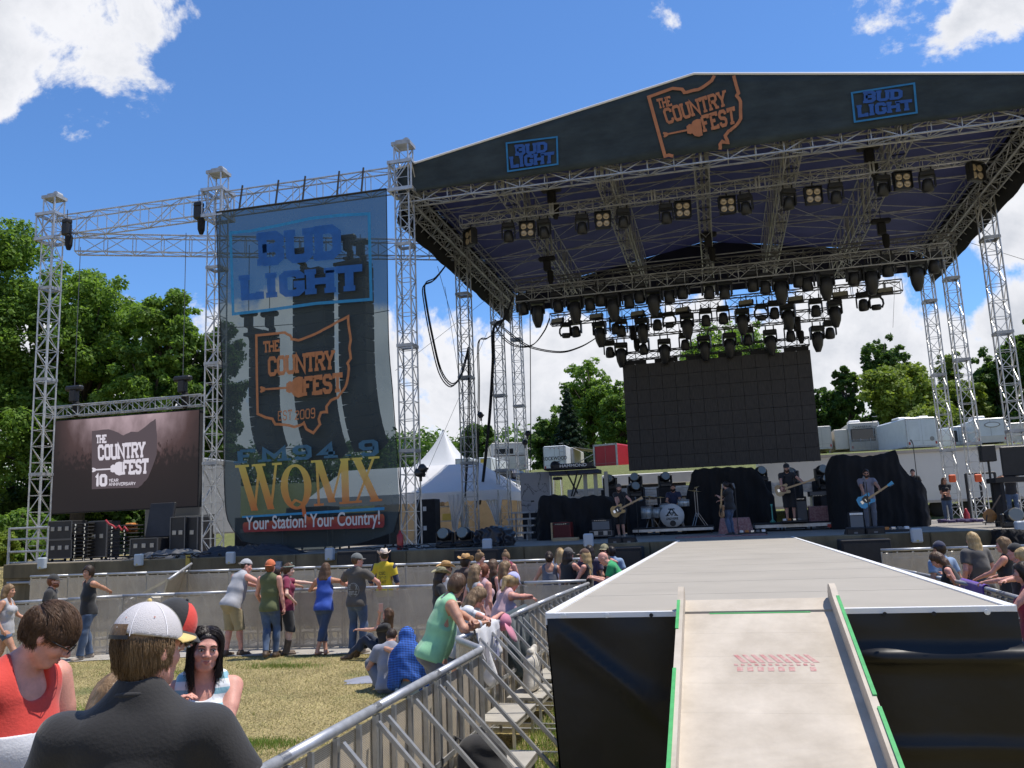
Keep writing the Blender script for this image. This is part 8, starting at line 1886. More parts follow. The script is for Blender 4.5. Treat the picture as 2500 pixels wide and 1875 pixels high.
b3=pp('young man in black sleeveless shirt and jeans with one hand on the barrier',217,1382,14.75,152,skin='tan',top=('sleeveless',C_BLACK),bottom=('bootcut',DENIM),hair=('mop','dark'),look=(25,0,0),hw=(tuple(AY(290,1452,15.6)),None),hand=(None,(.30,.0,.93)),foot=((-.06,.15,.085),(.12,-.12,.085)),shoes=('shoes',SHOEM),vox=.011)
b4=pp('man in grey tank and khaki shorts leaning on the barrier, cap backwards',604,1371,15.45,-22,H=1.86,skin='pink',bulk=1.15,top=('sleeveless',C_GREY),bottom=('kneeshorts',C_KHAKI),hair=('buzz','dark'),hat=('cap_back',C_GREY,C_GREY),lean=24,look=(-35,-5,0),hand=((-.05,.62,1.24),(.32,.55,1.24)),elbow=((-1,.2,-.4),(1,.2,-.4)),pelv_off=(-.05,-.05),foot=((-.12,-.12,.085),(.10,.05,.085)),vox=.011,shoes=('shoes',BOOTM))
pp('man in olive sleeveless shirt, orange cap and brown boots with one foot crossed',660,1381,14.9,6,H=1.78,skin='pink',top=('sleeveless',C_OLIVE),bottom=('jeans',DENIM),hair=('short','red'),hat=('cap_back',C_ORG,C_ORG),foot=((.02,-.22,.13),(.10,.05,.085)),hand=((-.26,.22,.98),(.28,.02,.84)),shoes=('boots',BOOTM),vox=.011)
pp('person in navy cap mostly hidden between olive shirt and maroon top',678,1402,15.5,0,sex='m',H=1.66,skin='tan',top=('tank',C_BLACK),bottom=('kneeshorts',C_BLACK),hat=('cap',C_NAVY,C_NAVY),hair=('short','dark'),shoes=('boots',BOOTM),lean=16,hw=(rp_(-8.9),rp_(-8.3)))
pp('woman in maroon top and black shorts with hand on hip and cowboy boots',706,1375,15.25,-58,H=1.70,sex='f',bulk=1.1,skin='pale',top=('tee',C_MAR),bottom=('kneeshorts',C_BLACK),hair=('lowbun','brown'),hat=('bandana',cm('bandana_green',(.25,.32,.27))),look=(-12,8,0),hw=(tuple(rp_(-7.6)),None),hand=(None,(.17,.12,1.0)),elbow=(None,(.9,-.5,-.1)),shoes=('boots',BOOTM),vox=.011)
pp('woman in royal blue tank and cuffed jeans leaning at the barrier, ankles crossed',796,1378,15.3,6,H=1.69,sex='f',skin='tan',bulk=1.08,top=('tank',C_BLUE),bottom=('capri',cm('denim_deep',(.03,.055,.12))),hair=('bob','brown'),lean=8,hw=(None,rp_(-6.9)),hand=((-.24,.38,1.2),None),elbow=((-.8,-.3,-.6),(.8,-.3,-.4)),foot=((.03,.0,.085),(-.08,-.14,.10)),shoes=(None,None),vox=.011)
b8=pp('man in dark grey printed tee, grey cap and jeans with elbows on the barrier',871,1353,15.3,-4,H=1.83,skin='pink',top=('tee',C_TAUPE),bottom=('bootcut',DENIM),hair=('buzz','brown'),hat=('cap',cm('cap_grey',(.11,.12,.12)),C_DGREY),look=(-42,0,0),hand=((-.28,.36,1.2),(.30,.36,1.2)),elbow=((-1,-.4,-.3),(1,-.4,-.3)),vox=.011)
m=MB(); S8=b8['S']
def fb(u,v,l): return b8['U']((.5-u)*-.18,-.128-.001*l,.24+(v-.5)*.09)*S8
letters(m,'BLACK',fb,.2,.25,.3)
def fb2(u,v,l): return b8['U']((.5-u)*-.16,-.132-.001*l,.14+(v-.5)*.07)*S8
letters(m,'RIFLE',fb2,.2,.25,.3)
PRG=cm('print_grey',(.30,.30,.29)); m.path([b8['U'](.115*math.cos(a),-.124,.19+.12*math.sin(a))*S8 for a in np.linspace(0,2*math.pi,20,endpoint=False)],.005,5,closed=True); m.build('shirt_print',PRG,b8['root'])
b9=pp('staff man in yellow and black shirt with a white straw cowboy hat',937,1332,17.3,4,H=1.84,skin='tan',top=('polo',C_YEL),bottom=('jeans',C_BLACK),hair=('buzz','dark'),hat=('cowboy',cm('straw_white',(.68,.60,.50)),cm('straw_rim',(.55,.42,.36))),look=(28,6,0),hand=((-.30,.12,.98),(.26,.14,.98)),vox=.0115,head_extra=.03)
m=MB(); S9=b9['S']
for tx,z,w in(('CSC',.36,.13),('EVENT',.27,.16),('STAFF',.19,.16)):
    letters(m,tx,(lambda u,v,l,z=z,w=w:b9['U']((u-.5)*w,-.130-.001*l,z+(v-.5)*.065)*S9),.16,.3,.1)
m.build('staff_lettering',cm('print_brown',(.12,.09,.02)),b9['root'])
g=b9['F0'](); b9['sel'](g,['arm'],.018); b9['emit'](g,'black_sleeves',C_NAVY)
m=MB(); 
for sg in(-1,): m.path([b9['U'](sg*.150,.0-.02,z)*S9 for z in(.47,.36,.2,.05,-.05)],[.03,.05,.06,.06,.05],8); m.build('black_side_panel',C_NAVY,b9['root'],True)
b10=pp('seated girl with long curly hair in black top holding up a phone',952,1483,14.75,95,H=1.62,sex='f',skin='fair',top=('tee',C_BLACK),bottom=('jeans',DENIMD),hair=('long','brown'),pelvis=.12,lean=-8,look=(-20,-12,0),foot=((-.12,.60,.09),(.10,.55,.09)),knee=((0,.2,1),(0,.2,1)),hw=(None,tuple(AY(927,1500,14.6))),hand=((-.12,.42,.52),None),elbow=((-.5,-.5,-1),(.8,0,-1)),shoes=('boots',BOOTM),vox=.011)
p=AY(930,1484,14.55); tag(MB().box(tuple(p),(.075,.012,.15),rz=.3,bev=.003).build('mobile_phone',mat('phone_rose',(.55,.33,.30),.3,.4)),'pink gold phone held up by the seated girl','phone')
b11=pp('boy with short dark hair in a grey shirt sitting on the grass, head bowed',958,1523,12.05,10,H=1.66,skin='tan',top=('tee',cm('cloth_grey_blue',(.25,.26,.31))),bottom=('kneeshorts',C_SLATE),hair=('buzz','dark'),pelvis=.12,lean=14,look=(0,25,0),foot=((-.3,.45,.08),(.3,.5,.08)),knee=((-.5,0,1),(.5,0,1)),hand=((-.2,.3,.35),(.15,.3,.35)),shoes=('shoes',None),bulk=1.12,vox=.0115)
b12=pp('girl in torn denim shorts and yellow band sitting with a plaid shirt over her head',995,1530,11.75,16,H=1.64,sex='f',skin='tan',top=('crop',C_YEL),bottom=('shorts',DENIML),hair=('long','brown'),pelvis=.12,lean=8,look=(0,20,0),foot=((-.15,.6,.08),(.45,.4,.08)),knee=((-.2,0,1),(.8,0,.5)),hw=(tuple(AY(920,1575,12.0)),None),hand=(None,(.2,.35,.3)),elbow=((-1,.1,.3),(.8,-.2,-.5)),bulk=1.1,vox=.010)
PL=mat('blue_plaid',(.02,.08,.42),.85,bump=.2,bs=60); npn,bpn=nodes_of(PL); tcn=npn.nodes.new('ShaderNodeTexCoord'); ws=[]
for dr in('X','Z'):
    w=N(npn,'ShaderNodeTexWave',wave_type='BANDS',bands_direction=dr); w.inputs['Scale'].default_value=15; w.inputs['Distortion'].default_value=1.2; npn.links.new(tcn.outputs['Object'],w.inputs['Vector']); ws.append(w)
mm_=N(npn,'ShaderNodeMath',operation='ADD'); npn.links.new(ws[0].outputs['Fac'],mm_.inputs[0]); npn.links.new(ws[1].outputs['Fac'],mm_.inputs[1]); cc=npn.nodes.new('ShaderNodeValToRGB'); cc.color_ramp.elements[0].color=(.03,.15,.60,1); cc.color_ramp.elements[1].color=(.006,.012,.06,1); cc.color_ramp.elements[0].position=.35; cc.color_ramp.elements[1].position=.62
hf=N(npn,'ShaderNodeMath',operation='MULTIPLY'); hf.inputs[1].default_value=.5; npn.links.new(mm_.outputs[0],hf.inputs[0]); npn.links.new(hf.outputs[0],cc.inputs[0]); npn.links.new(cc.outputs[0],bpn.inputs['Base Color'])
g=b12['F0'](); hp=b12['hp']; U=b12['U']; Rh=b12['Rh']; Rt=b12['Rt']
g.add(('el',hp(0,-.01,.03),Rh.T,(.105,.125,.125)),0); g.add(('rc',hp(0,-.02,0),U(0,-.05,.40),.11,.17),.08); g.add(('ec',U(0,-.03,.46),U(0,-.07,.12),b12['sdv'],(.225,.15),(.235,.17)),.08)
for s_,zz in((-.2,.02),(.2,-.04),(.27,-.08)): g.add(('rc',U(s_,-.04,.35),U(s_*1.15,-.06,zz),.07,.05),.06)
g.add(('ec',U(0,.16,.7),U(0,.14,.0),b12['sdv'],(.13,.12),(.2,.13)),.03,0,'s'); g.add(('ec',U(0,-.20,-.03),U(0,-.16,.14),b12['sdv'],(.13,.14),(.09,.08)),.03,0,'s')
g.wrinkle(.030,.62,seed=4,vert=.40); g.wrinkle(.010,1.3,seed=6,vert=.5); b12['emit'](g,'plaid_shirt',PL)
p=AZ(945,1662,0); sheet('ground_sheet','grey plastic sheet crumpled under the two seated teenagers',(p.x,p.y,0.0),.62,.28,.06,mat('grey_sheet',(.30,.31,.36),.35,bump=.3,bs=8),8)
c1=pp('muscular man in a mint green tank top and neck bandana at the barrier',1124,1383,9.15,-58,H=1.82,skin='tan',bulk=1.12,top=('tank_wide',C_MINT),bottom=('kneeshorts',C_SLATE),hair=('short','brown'),lean=20,look=(50,10,0),hw=(tuple(AZ(1183,1530,1.24)),tuple(AZ(1175,1522,1.24))),elbow=((-1,-.5,-.6),(1,-.6,-.8)),pelv_off=(0,-.05),vox=.009,grip=(.8,.8))
m=MB(); hp=c1['hp']; m.path([c1['nk']*c1['S']+Vector(c1['Rt']@V3(.072*math.cos(a),.072*math.sin(a)+.005,.012+.012*math.sin(a)))*c1['S'] for a in np.linspace(0,2*math.pi,24,endpoint=False)],.016,7,closed=True); m.build('neck_bandana',mat('bandana_print',(.04,.04,.10),.8,col2=(.45,.42,.5),vs=60),c1['root'],True)
m=MB(); e=c1['arms'][1]; 
for q in(.82,.88): c_=e[1]+(e[2]-e[1])*q; dd=(e[2]-e[1])/np.linalg.norm(e[2]-e[1]); o1=Vector(dd).orthogonal().normalized(); o2=Vector(dd).cross(o1); m.path([(Vector(c_)+(o1*math.cos(a)+o2*math.sin(a))*.036)*c1['S'] for a in np.linspace(0,2*math.pi,14,endpoint=False)],.007,5,closed=True)
m.build('wristband',C_WHITE,c1['root'],True)
pp('woman with half-tied brown hair in a white tee resting her arms on the rail',1178,1414,9.95,-62,H=1.64,sex='f',skin='pink',top=('tee',C_WHITE),bottom=('shorts',DENIM),hair=('longest','ash'),lean=26,look=(8,10,0),hw=(tuple(AZ(1195,1512,1.22)),tuple(AZ(1220,1500,1.22))),elbow=((-1,-.3,-.5),(1,-.3,-.5)),pelv_off=(0,-.08),vox=.0095)
c6=pp('blonde woman in a lavender cap stretching both arms to the rail',1257,1380,11.6,-42,H=1.68,sex='f',skin='pink',top=('tank',C_PPINK),bottom=('shorts',DENIM),hair=('ponytail','blond'),hat=('cap',C_LAV,cm('cap_grey_brim',(.25,.27,.36))),lean=24,look=(14,4,0),hw=(tuple(AZ(1326,1463,1.20)),tuple(AZ(1345,1452,1.22))),elbow=((-1,0,-1),(1,0,-1)),pelv_off=(0,-.08),vox=.010)
pp('woman in black tee, black shorts and a camouflage cowboy hat',1078,1384,13.7,-52,sex='f',skin='pale',top=('tee',C_BLACK),bottom=('shorts',C_BLACK),hair=('long','dark'),hat=('cowboy',C_CAMO,C_CAMO),look=(0,8,0),hand=((-.18,.25,1.0),(.20,.22,1.05)),shoes=('boots',BOOTM),head_extra=.03,vox=.0115)
pp('person in a straw cowboy hat with curled brim behind the camouflage hat',1089,1369,14.7,-60,sex='m',skin='tan',top=('tee',C_GREY),hair=('short','brown'),hat=('cowboy',C_STRAW,C_STRAW),look=(0,5,0),head_extra=.03,glasses='sun')
pp('person in a tall tan cowboy hat standing farthest back in the crowd',1137,1352,15.2,-30,sex='m',skin='tan',top=('tee',C_BROWN),hair=('short','dark'),hat=('cowboy',C_STRAW,C_STRAW),look=(20,10,0),head_extra=.03)
pp('woman with straight dark blond hair left of the red haired one',1160,1379,12.7,-38,sex='f',skin='pink',top=('tank',C_GREY),hair=('long','ash'))
pp('woman with dark red hair in a bun wearing a pale pink top',1180,1377,13.3,-35,sex='f',skin='pink',top=('tank',C_PPINK),hair=('lowbun','red'))
pp('woman with smooth brown hair behind the lavender cap',1203,1367,14.1,-35,sex='f',skin='pink',top=('tank',C_BLACK),hair=('long','brown'))
pp('woman with long golden hair just left of the lavender cap',1233,1371,13.6,-60,sex='f',skin='pink',top=('tank',C_WHITE),hair=('longest','lbrown'))
pp('girl with a hair bun in a dusty pink tank standing in the pit',1172,1333,18.2,-70,sex='f',H=1.70,skin='fair',top=('tank',cm('cloth_dusty_pink',(.36,.16,.19))),hair=('bun','lbrown'),look=(0,8,0))
pp('woman with a high blond bun in a maroon top looking down in the pit',1232,1334,18.2,170,sex='f',H=1.70,skin='pink',top=('tank',C_MAR),hair=('bun','ash'),look=(0,24,0))
pp('woman with dark messy bun in an off-shoulder slate grey top',1340,1347,17.2,8,sex='f',skin='tan',bulk=1.1,top=('off',C_SLATE),hair=('lowbun','dark'),hand=((-.3,.2,1.0),(.3,.2,1.0)))
pp('woman with curly golden red hair behind the slate grey top',1366,1326,18.2,-10,sex='f',H=1.72,skin='pink',top=('tee',C_WHITE),hair=('bob','lbrown'))
pp('woman with bright blond hair tucked between the two others',1369,1341,17.8,20,sex='f',skin='pink',top=('tank',C_WHITE),hair=('bob','blond'))
pp('woman in black sleeveless vest and grey cap with long dark hair',1387,1339,17.0,-30,sex='f',skin='pink',bulk=1.15,top=('tank',C_BLACK),hair=('longest','black'),hat=('cap',C_DGREY,C_DGREY),hand=((-.2,.3,1.1),(.25,.4,1.15)))
pp('woman in brown and cream trucker cap with long blond hair',1427,1342,16.8,75,sex='f',skin='pink',top=('tank',C_BLACK),hair=('longest','blond'),hat=('cap',cm('cap_brown',(.10,.05,.03)),cm('cap_tan',(.30,.2,.12))),glasses='sun',hand=((-.1,.35,1.1),(.15,.3,1.05)))
pp('person with black hair in a dark plaid shirt behind the trucker cap',1438,1325,18.0,0,sex='m',H=1.76,skin='tan',top=('tee',C_PLAID_D),hair=('bob','black'))
pp('woman in camouflage cap, sunglasses and black tank stretching an arm to the rail',1474,1316,18.2,160,sex='f',H=1.76,skin='pink',top=('tank',C_BLACK),bottom=('jeans',DENIM),hair=('ponytail','dark'),hat=('cap',C_CAMO,C_CAMO),glasses='sun',hw=(tuple(AZ(1538,1378,1.2)),None),elbow=((-1,0,-.4),None))
pp('bald man in a kelly green polo and sunglasses leaning over the barrier',1463,1348,16.5,92,H=1.80,skin='pink',top=('polo',C_GREEN),bottom=('jeans',C_KHAKI),hair=None,glasses='sun',lean=30,look=(0,10,0),hw=((-2.45,16.2,1.2),(-2.5,16.6,1.2)),elbow=((0,-.5,-1),(0,-.5,-1)),vox=.0115)
pp('person in a pale blue shirt behind the camouflage cap',1492,1326,18.9,20,H=1.7,skin='brown',top=('tee',C_SKY),hair=('short','black'))
pp('woman with wild curly brown hair in a black tank leaning on the right rail',2272,1328,14.7,78,sex='f',H=1.64,skin='pink',bulk=1.1,top=('tank',C_BLACK),bottom=('shorts',DENIM),hair=('long','brown'),lean=22,hw=((3.25,14.3,1.2),(3.3,14.9,1.2)),elbow=((0,-.5,-1),(0,-.5,-1)),look=(0,15,0),pelv_off=(0,-.1))
pp('man in navy cap and light blue shirt behind the curly haired woman',2291,1319,15.4,30,skin='tan',bulk=1.1,top=('tee',C_SKY),hair=('short','dark'),hat=('cap',C_NAVY,C_NAVY),head_extra=.03)
pp('woman with straight blond hair in a loose charcoal tee, right of the runway',2372,1300,16.3,25,sex='f',skin='pink',bulk=1.45,top=('tee',C_DGREY),hair=('bob','blond'))
pp('woman with curly copper hair near the right photo edge',2448,1312,15.3,55,sex='f',skin='pink',bulk=1.1,top=('tank',C_BLACK),hair=('bob','lbrown'),hand=((-.2,.4,1.1),(.2,.3,1.1)))
pp('person in a black cap at the right edge with light strap',2476,1322,14.0,70,sex='m',H=1.68,skin='pink',top=('tee',C_BLACK),hair=('short','dark'),hat=('cap_back',C_BLACK,C_BLACK))
e5=pp('woman with long blond hair in a dark patterned tee, forearms over the right rail',2489,1319,12.4,62,sex='f',skin='pink',bulk=1.15,H=1.72,top=('tee',C_PLAID_D),bottom=('jeans',DENIM),hair=('long','blond'),lean=14,hw=(tuple(AZ(2402,1422,1.27)),tuple(AZ(2412,1428,1.27))),elbow=((0,-.4,-1),(0,-.4,-1)),vox=.011)
pp('dark haired woman in a red top at the right photo edge',2497,1374,10.7,65,sex='f',H=1.62,skin='pink',top=('tank',cm('cloth_wine',(.28,.03,.07))),hair=('bob','dark'),hand=((-.15,.35,1.15),(.2,.3,1.1)),vox=.011)
def guitar(label,cw,neck,roll,colour,pick,name='electric_guitar',scale=1.,bass=False):
    """cw: body centre (world), neck: direction to the headstock"""
    n=Vector(neck).normalized(); f=Vector(roll); f=(f-n*f.dot(n)).normalized(); s=n.cross(f)
    t=thing(name,label,'guitar',tuple(cw)); q=scale
    out=[(-.20,.0),(-.19,.10),(-.12,.165),(-.03,.155),(.03,.12),(.09,.13),(.16,.15),(.20,.12),(.19,.07),(.14,.05),(.13,0),(.15,-.05),(.19,-.09),(.16,-.13),(.08,-.125),(.0,-.125),(-.09,-.165),(-.17,-.13)]
    P=lambda a,b,c: (n*a+s*b+f*c)*q
    m=MB(); m.poly([P(a,b,-.02) for a,b in out],f,.045*q); o=m.build('guitar_body',colour,t); fixnormals(o)
    m=MB(); m.poly([P(a,b,.027) for a,b in[(-.06,.0),(-.02,.07),(.08,.09),(.12,.03),(.13,-.04),(.06,-.10),(-.03,-.09),(-.07,-.05)]],f,.003); o=m.build('pickguard',pick,t); fixnormals(o)
    L=.62 if bass else .50
    def bar(m,a0,a1,w0,w1,c0,c1):
        V=[P(a,b,c) for a,w in((a0,w0),(a1,w1)) for b in(-w/2,w/2) for c in(c0,c1)]; m.raw(V,[(0,1,3,2),(4,6,7,5),(0,4,5,1),(2,3,7,6),(0,2,6,4),(1,5,7,3)])
    m=MB(); bar(m,.08,.14+L,.052,.042,.018,.045); m.build('neck',mat('maple_neck',(.50,.33,.16),.4),t)
    m=MB(); bar(m,.14+L,.14+L+.15,.05,.085,.01,.03); h_=m.build('headstock',MATS['maple_neck'] if not colour.name.startswith('guitar_blue') else colour,t)
    m=MB()
    for k in range(4 if bass else 6): m.ball(P(.17+L+k*.022,.05,.02),.008,6,4)
    m.build('tuning_peg',CHR,h_); m=MB(); bar(m,-.12,-.06,.08,.08,.025,.035); bar(m,0,.02,.07,.07,.025,.038); m.build('bridge',CHR,t)
    return t
def strap(info,col): 
    U=info['U'];S=info['S']; m=MB(); m.path([Vector(U(x,y,z))*S for x,y,z in[(.14,.13,.10),(.12,.135,.25),(.10,.11,.42),(.095,.0,.515),(.05,-.09,.45),(-.08,-.13,.25),(-.17,-.07,.08)]],.016,5); m.build('guitar_strap',col,info['root'],True)
YEL_G=mat('guitar_butterscotch',(.50,.30,.09),.3); BLU_G=mat('guitar_blue',(.06,.36,.58),.3); SUN_G=mat('guitar_sunburst',(.35,.2,.08),.3,col2=(.5,.38,.2),vs=4); PKB=mat('pickguard_black',(.02,.02,.02),.3); PKR=mat('pickguard_tortoise',(.14,.04,.03),.3)
gc=AY(1509,1246,27.0); nd=(AY(1570,1215,26.9)-gc)
guitar('yellow electric guitar with black pickguard played by the man in shorts',gc+Vector((0,-.12,0)),nd,(0,-1,.15),YEL_G,PKB,scale=1.12)
s1=pp('guitarist in black tee, black shorts and grey cap playing a yellow guitar',1510,1181,27.3,180-28,zg=SZ,skin='fair',bulk=1.1,top=('tee',C_BLACK),bottom=('kneeshorts',C_BLACK),hair=('short','brown'),hat=('cap_back',C_DGREY,C_DGREY),extra={'beard':1},look=(35,12,0),hw=(tuple(gc+nd.normalized()*.55+Vector((0,-.14,-.02))),tuple(gc+Vector((.04,-.2,.0)))),vox=.014,head_extra=.02); strap(s1,BLKM)
pp('bearded drummer in a navy tee sitting behind the white drum kit',1642,1178,30.6,182,H=1.82,zg=rz1-.35,skin='tan',top=('tee',C_NAVY),bottom=('jeans',C_SLATE),hair=('short','dark'),extra={'beard':2},pelvis=.62+.35,foot=((-.25,.45,.45),(.25,.45,.45)),knee=((-.2,1,.6),(.2,1,.6)),hand=((-.15,.42,1.15),(.18,.40,1.15)),vox=.014)
tag(MB().lathe([(.15,0),(.17,.04),(.16,.08)],(AY(1642,1178,30.6).x,30.62,rz1+.50),14).lathe([(.02,0),(.02,.5)],(AY(1642,1178,30.6).x,30.62,rz1),6).build('drum_stool',BLK,None,True),'black round stool under the drummer','stool')
gc=AY(1764,1246,24.7); guitar('small acoustic electric guitar held by the singer in jeans',gc+Vector((-.02,-.05,-.02)),(.1,-.15,.9),(-1,-.4,0),mat('guitar_natural',(.35,.2,.1),.35),PKB,scale=.95)
s3=pp('singer in black tee and blue jeans turned to the left beside a microphone stand',1769,1177,24.9,62,zg=SZ,sex='f',bulk=1.15,skin='fair',top=('tee',C_BLACK),bottom=('jeans',DENIM),hair=('ponytail','black'),look=(0,22,0),hand=((-.02,.34,1.12),(.08,.34,.98)),elbow=((-.6,-.7,-.5),(.6,-.7,-.5)),shoes=('shoes',BLK),vox=.014)
gc=AY(1909,1196,28.7); nd=AY(1990,1170,28.5)-gc; guitar('bass guitar with dark pickguard and long pale neck',gc+Vector((0,-.14,0)),nd,(0,-1,.1),SUN_G,PKR,'bass_guitar',1.15,True)
s4=pp('bearded bass player in black cap and shorts on the right riser',1919,1131,28.9,180,zg=rz2,skin='fair',bulk=1.05,top=('tee',C_BLACK),bottom=('kneeshorts',C_BLACK),hair=('short','brown'),hat=('cap',C_BLACK,C_BLACK),extra={'beard':2},hw=(tuple(gc+nd.normalized()*.72+Vector((0,-.16,-.02))),tuple(gc+Vector((-.02,-.22,.02)))),look=(0,10,0),vox=.014,head_extra=.02); strap(s4,BLKM)
gc=AY(2111,1222,25.9); nd=AY(2162,1188,25.8)-gc; guitar('sky blue electric guitar slung low on the man in grey polo',gc+Vector((0,-.14,0)),nd,(0,-1,.1),BLU_G,PKB,scale=1.12)
s5=pp('guitarist in grey polo and sunglasses with a sky blue guitar',2113,1146,26.2,178,zg=SZ,skin='tan',bulk=1.08,top=('polo',cm('polo_grey',(.22,.20,.23))),bottom=('jeans',C_SLATE),hair=('short','dark'),extra={'beard':1},glasses='sun',hw=(tuple(gc+nd.normalized()*.5+Vector((0,-.15,0))),tuple(gc+Vector((.0,-.2,.03)))),look=(0,6,0),vox=.014); strap(s5,BLKM)
s6=pp('woman in black printed tee and jeans standing by the right towers',2303,1166,34.3,165,zg=SZ,sex='f',bulk=1.1,skin='tan',top=('tee',C_BLACK),bottom=('jeans',DENIM),hair=('long','brown'),glasses='sun',look=(35,-8,0),hand=((.02,.24,1.05),(.04,.22,1.0)),shoes=('shoes',BLK),vox=.014)
pp('person in black looking out from behind the largest black drape',2228,1153,31.5,150,zg=SZ+.35,skin='fair',top=('tee',C_BLACK),hair=('short','dark'),look=(20,0,0),vox=.014)
pp('stage hand in black with sunglasses behind the monitor desk',2462,1147,26.5,160,zg=SZ+.1,skin='tan',top=('tee',C_BLACK),hair=('short','dark'),glasses='sun',hand=((-.2,.35,1.1),(.2,.3,1.2)),vox=.014)
def hung(name,label,cat,a,b,dropf,dropb,mt,x_rail,seed=1,z=1.155,nseg=26,name2=None,wob=.02):
    """cloth folded over the rail between y=a and y=b; dropf hangs on the runway side, dropb on the other"""
    r=random.Random(seed); V=[]; NJ=24
    for i in range(nseg+1):
        u=i/nseg; y=a+(b-a)*u; df=dropf(u); db=dropb(u)
        for j in range(NJ+1):
            f=j/NJ
            if f<.42: g_=f/.42; zz=z+.0-df*(1-g_); xx=x_rail+.045+wob*math.sin(u*17+seed+zz*6)*(1-g_)+.03*(1-g_)
            elif f<.58: g_=(f-.42)/.16*math.pi; zz=z+.045*math.sin(g_); xx=x_rail+.045*math.cos(g_)
            else: g_=(f-.58)/.42; zz=z-db*g_; xx=x_rail-.045-wob*math.sin(u*13+seed)*g_
            V.append((xx,y+.03*math.sin(zz*9+seed)*(1-abs(f-.5)*0),zz))
    m=MB(); K=NJ+1; m.raw(V,[(i*K+j,(i+1)*K+j,(i+1)*K+j+1,i*K+j+1) for i in range(nseg) for j in range(NJ)]); o=m.build(name,mt,None,True); o.modifiers.new('t','SOLIDIFY').thickness=.006; return tag(o,label,cat)
tri=lambda u:max(0.12,1-abs(u-.42)*2.1)
sw=hung('white_shirt','white printed shirt hanging over the runway barrier rail','shirt',9.0,9.95,lambda u:.22+.42*tri(u),lambda u:.12,C_WHITE,-2.70,2,wob=.06)
m=MB(); letters(m,'RT',lambda u,v,l:(-2.60+.001*l+.0*u,9.62+(.5-u)*-.20,.93+v*.10),.2,.25,.4); m.poly([(-2.598,9.52,.86),(-2.598,9.76,.90),(-2.598,9.72,.80),(-2.598,9.5,.78)],(1,0,0),.002); m.build('blue_print',cm('print_blue',(.08,.10,.28)),sw)
m=MB(); m.poly([(-2.60,9.12,.98),(-2.60,9.25,1.02),(-2.60,9.30,.86),(-2.60,9.2,.78)],(1,0,0),.002); m.poly([(-2.60,9.66,1.08),(-2.60,9.76,1.10),(-2.60,9.78,1.0),(-2.60,9.68,.98)],(1,0,0),.002); m.build('grey_print',cm('print_slate',(.17,.17,.22)),sw)
hung('dark_jacket','dark green grey jacket with white drawstrings hung over the runway barrier','jacket',10.35,11.5,lambda u:.45+.5*(1-abs(u-.6)*1.3),lambda u:.25,cm('cloth_dark_teal',(.03,.05,.06)),-2.70,5,wob=.10)
pc=thing('baseball_cap','bright pink cap lying on the barrier rail between white shirt and dark jacket','cap',(-2.62,10.12,1.14)); m=MB(); m.lathe([(.10,-.10),(.105,-.04),(.09,.02),(.05,.06),(.01,.07)],(0,0,0),18,Matrix.Rotation(R_(70),3,'Y')); m.build('crown',C_PINK,pc,True); m=MB(); m.lathe([(.13,-.015),(.13,-.008),(.02,.0)],(.09,-.06,-.12),16,Matrix.Rotation(R_(60),3,'Y')); m.build('brim',C_PINK,pc,True)
hung('pink_cloth','small pink cloth wrapped over the rail close to the stage','cloth',17.75,18.2,lambda u:.10,lambda u:.12,cm('cloth_hot_pink',(.65,.12,.30)),-1.68,3)
hung('purple_cloth','purple garment hung over the rail right of the runway','cloth',13.0,14.2,lambda u:.18+.05*math.sin(u*9),lambda u:.28,cm('cloth_purple',(.13,.05,.36)),3.38,4)
bg_=thing('drawstring_bag','cream drawstring bag with dark scrawled letters on the second step','bag',(-2.36,10.28,.33)); g=Field((-.25,-.3,-.02),(.25,.3,.56),.009)
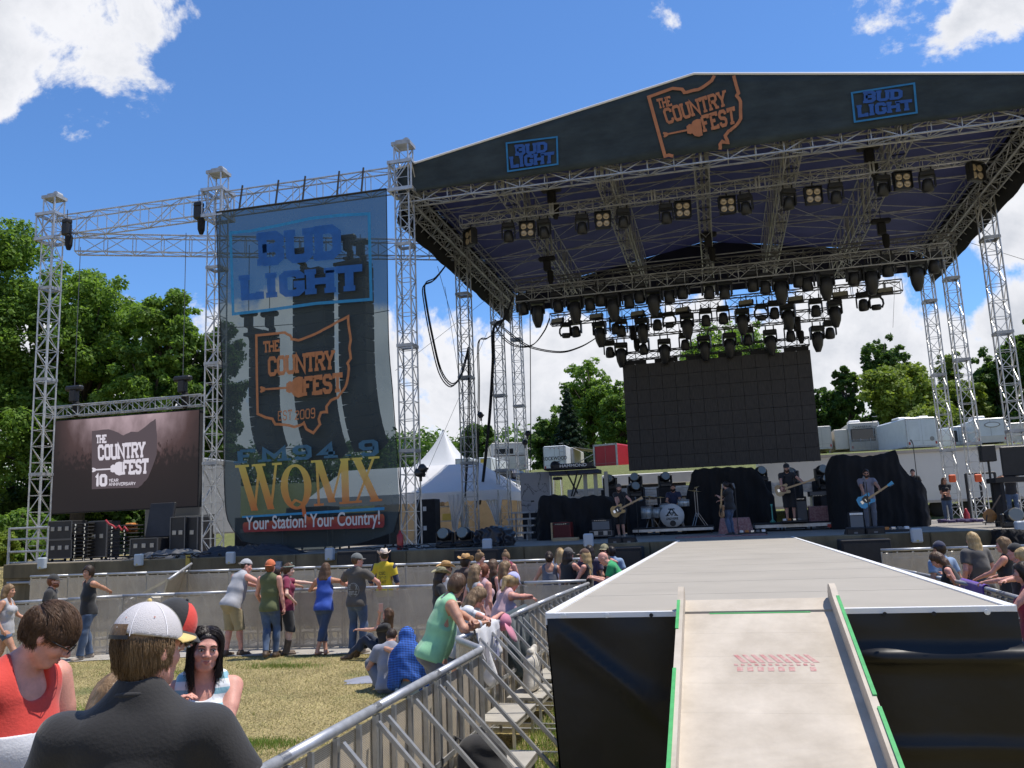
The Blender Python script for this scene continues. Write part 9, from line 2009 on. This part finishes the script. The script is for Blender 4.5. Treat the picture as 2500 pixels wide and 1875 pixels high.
g.add(('ec',(0,0,.09),(0,.02,.30),(0,1,0),(.17,.10),(.15,.09)),.05); g.add(('rc',(0,.02,.28),(.01,.03,.37),.09,.055),.05); g.add(('ec',(0,.03,.39),(0,.03,.42),(0,1,0),(.07,.04),(.12,.05)),.02); g.add(('rc',(0,.07,.4),(.02,.09,.47),.035,.025),.03); g.add(('rc',(0,-.03,.4),(.0,-.05,.45),.03,.02),.03); g.add(('rc',(0,-.13,.04),(0,.13,.04),.05,.05),.04); g.wrinkle(.012,1.1,seed=7); V,Fq=g.mesh(); np_mesh('bag_body',V,Fq,cm('canvas_cream',(.58,.54,.46)),bg_,True)
m=MB(); 
for pts in([(.03,.30),(.06,.22),(.0,.18),(.05,.26),(.09,.20),(.06,.14)],[(.1,.16),(.13,.10),(.1,.06)],[(-.03,.24),(-.01,.14),(.03,.1)]): m.path([(.105+.0*abs(y),y,z) for y,z in pts],.005,5)
m.build('scrawled_letters',cm('ink_navy',(.03,.03,.06)),bg_,True); m=MB(); m.path([(.05,-.06,.44),(.12,-.12,.25),(.13,-.15,.05),(.08,-.17,.0)],.006,5); m.build('drawstring',MATS['canvas_cream'],bg_,True)
bp_=thing('backpack','black backpack with a white paper label leaning against the near barrier','backpack',(-2.02,6.9,.02),.2); g=Field((-.35,-.32,-.02),(.35,.32,.62),.009)
g.add(('ec',(0,0,.12),(0,.02,.42),(1,0,0),(.20,.15),(.17,.12)),.06); g.add(('ec',(0,-.12,.10),(0,-.10,.26),(1,0,0),(.15,.07),(.13,.06)),.03); g.add(('rc',(-.18,.02,.08),(.18,.02,.08),.10,.10),.05); g.wrinkle(.012,1.0,seed=9); V,Fq=g.mesh(); np_mesh('pack_body',V,Fq,C_BLACK,bp_,True)
m=MB(); m.path([(-.05,.03,.50),(0,.03,.57),(.05,.03,.50)],.012,6); m.build('top_handle',C_BLACK,bp_,True); m=MB(); m.path([(-.12,.08,.46),(-.2,.1,.5),(-.26,.0,.30),(-.24,-.05,.1)],.018,6); m.build('shoulder_strap',C_BLACK,bp_,True)
m=MB(); m.box((0,-.20,.22),(.17,.006,.15),M=Matrix.Rotation(R_(-14),3,'X')); lb_=m.build('paper_label',C_WHITE,bp_); m=MB(); letters(m,'IP',lambda u,v,l:(-.07+u*.09,-.206-.001*l-(.22-(.16+v*.05))*.25+.003,.17+v*.05),.3,.3,.2); m.build('label_print',BLK,lb_); bp_.scale=(1.12,1.12,1.12)
run([(-1.82,17.0),(-1.62,18.9)],'barrier unit squeezed between runway and crowd close to the stage','barriers by the runway head',protoB,usedB)
print('people done')
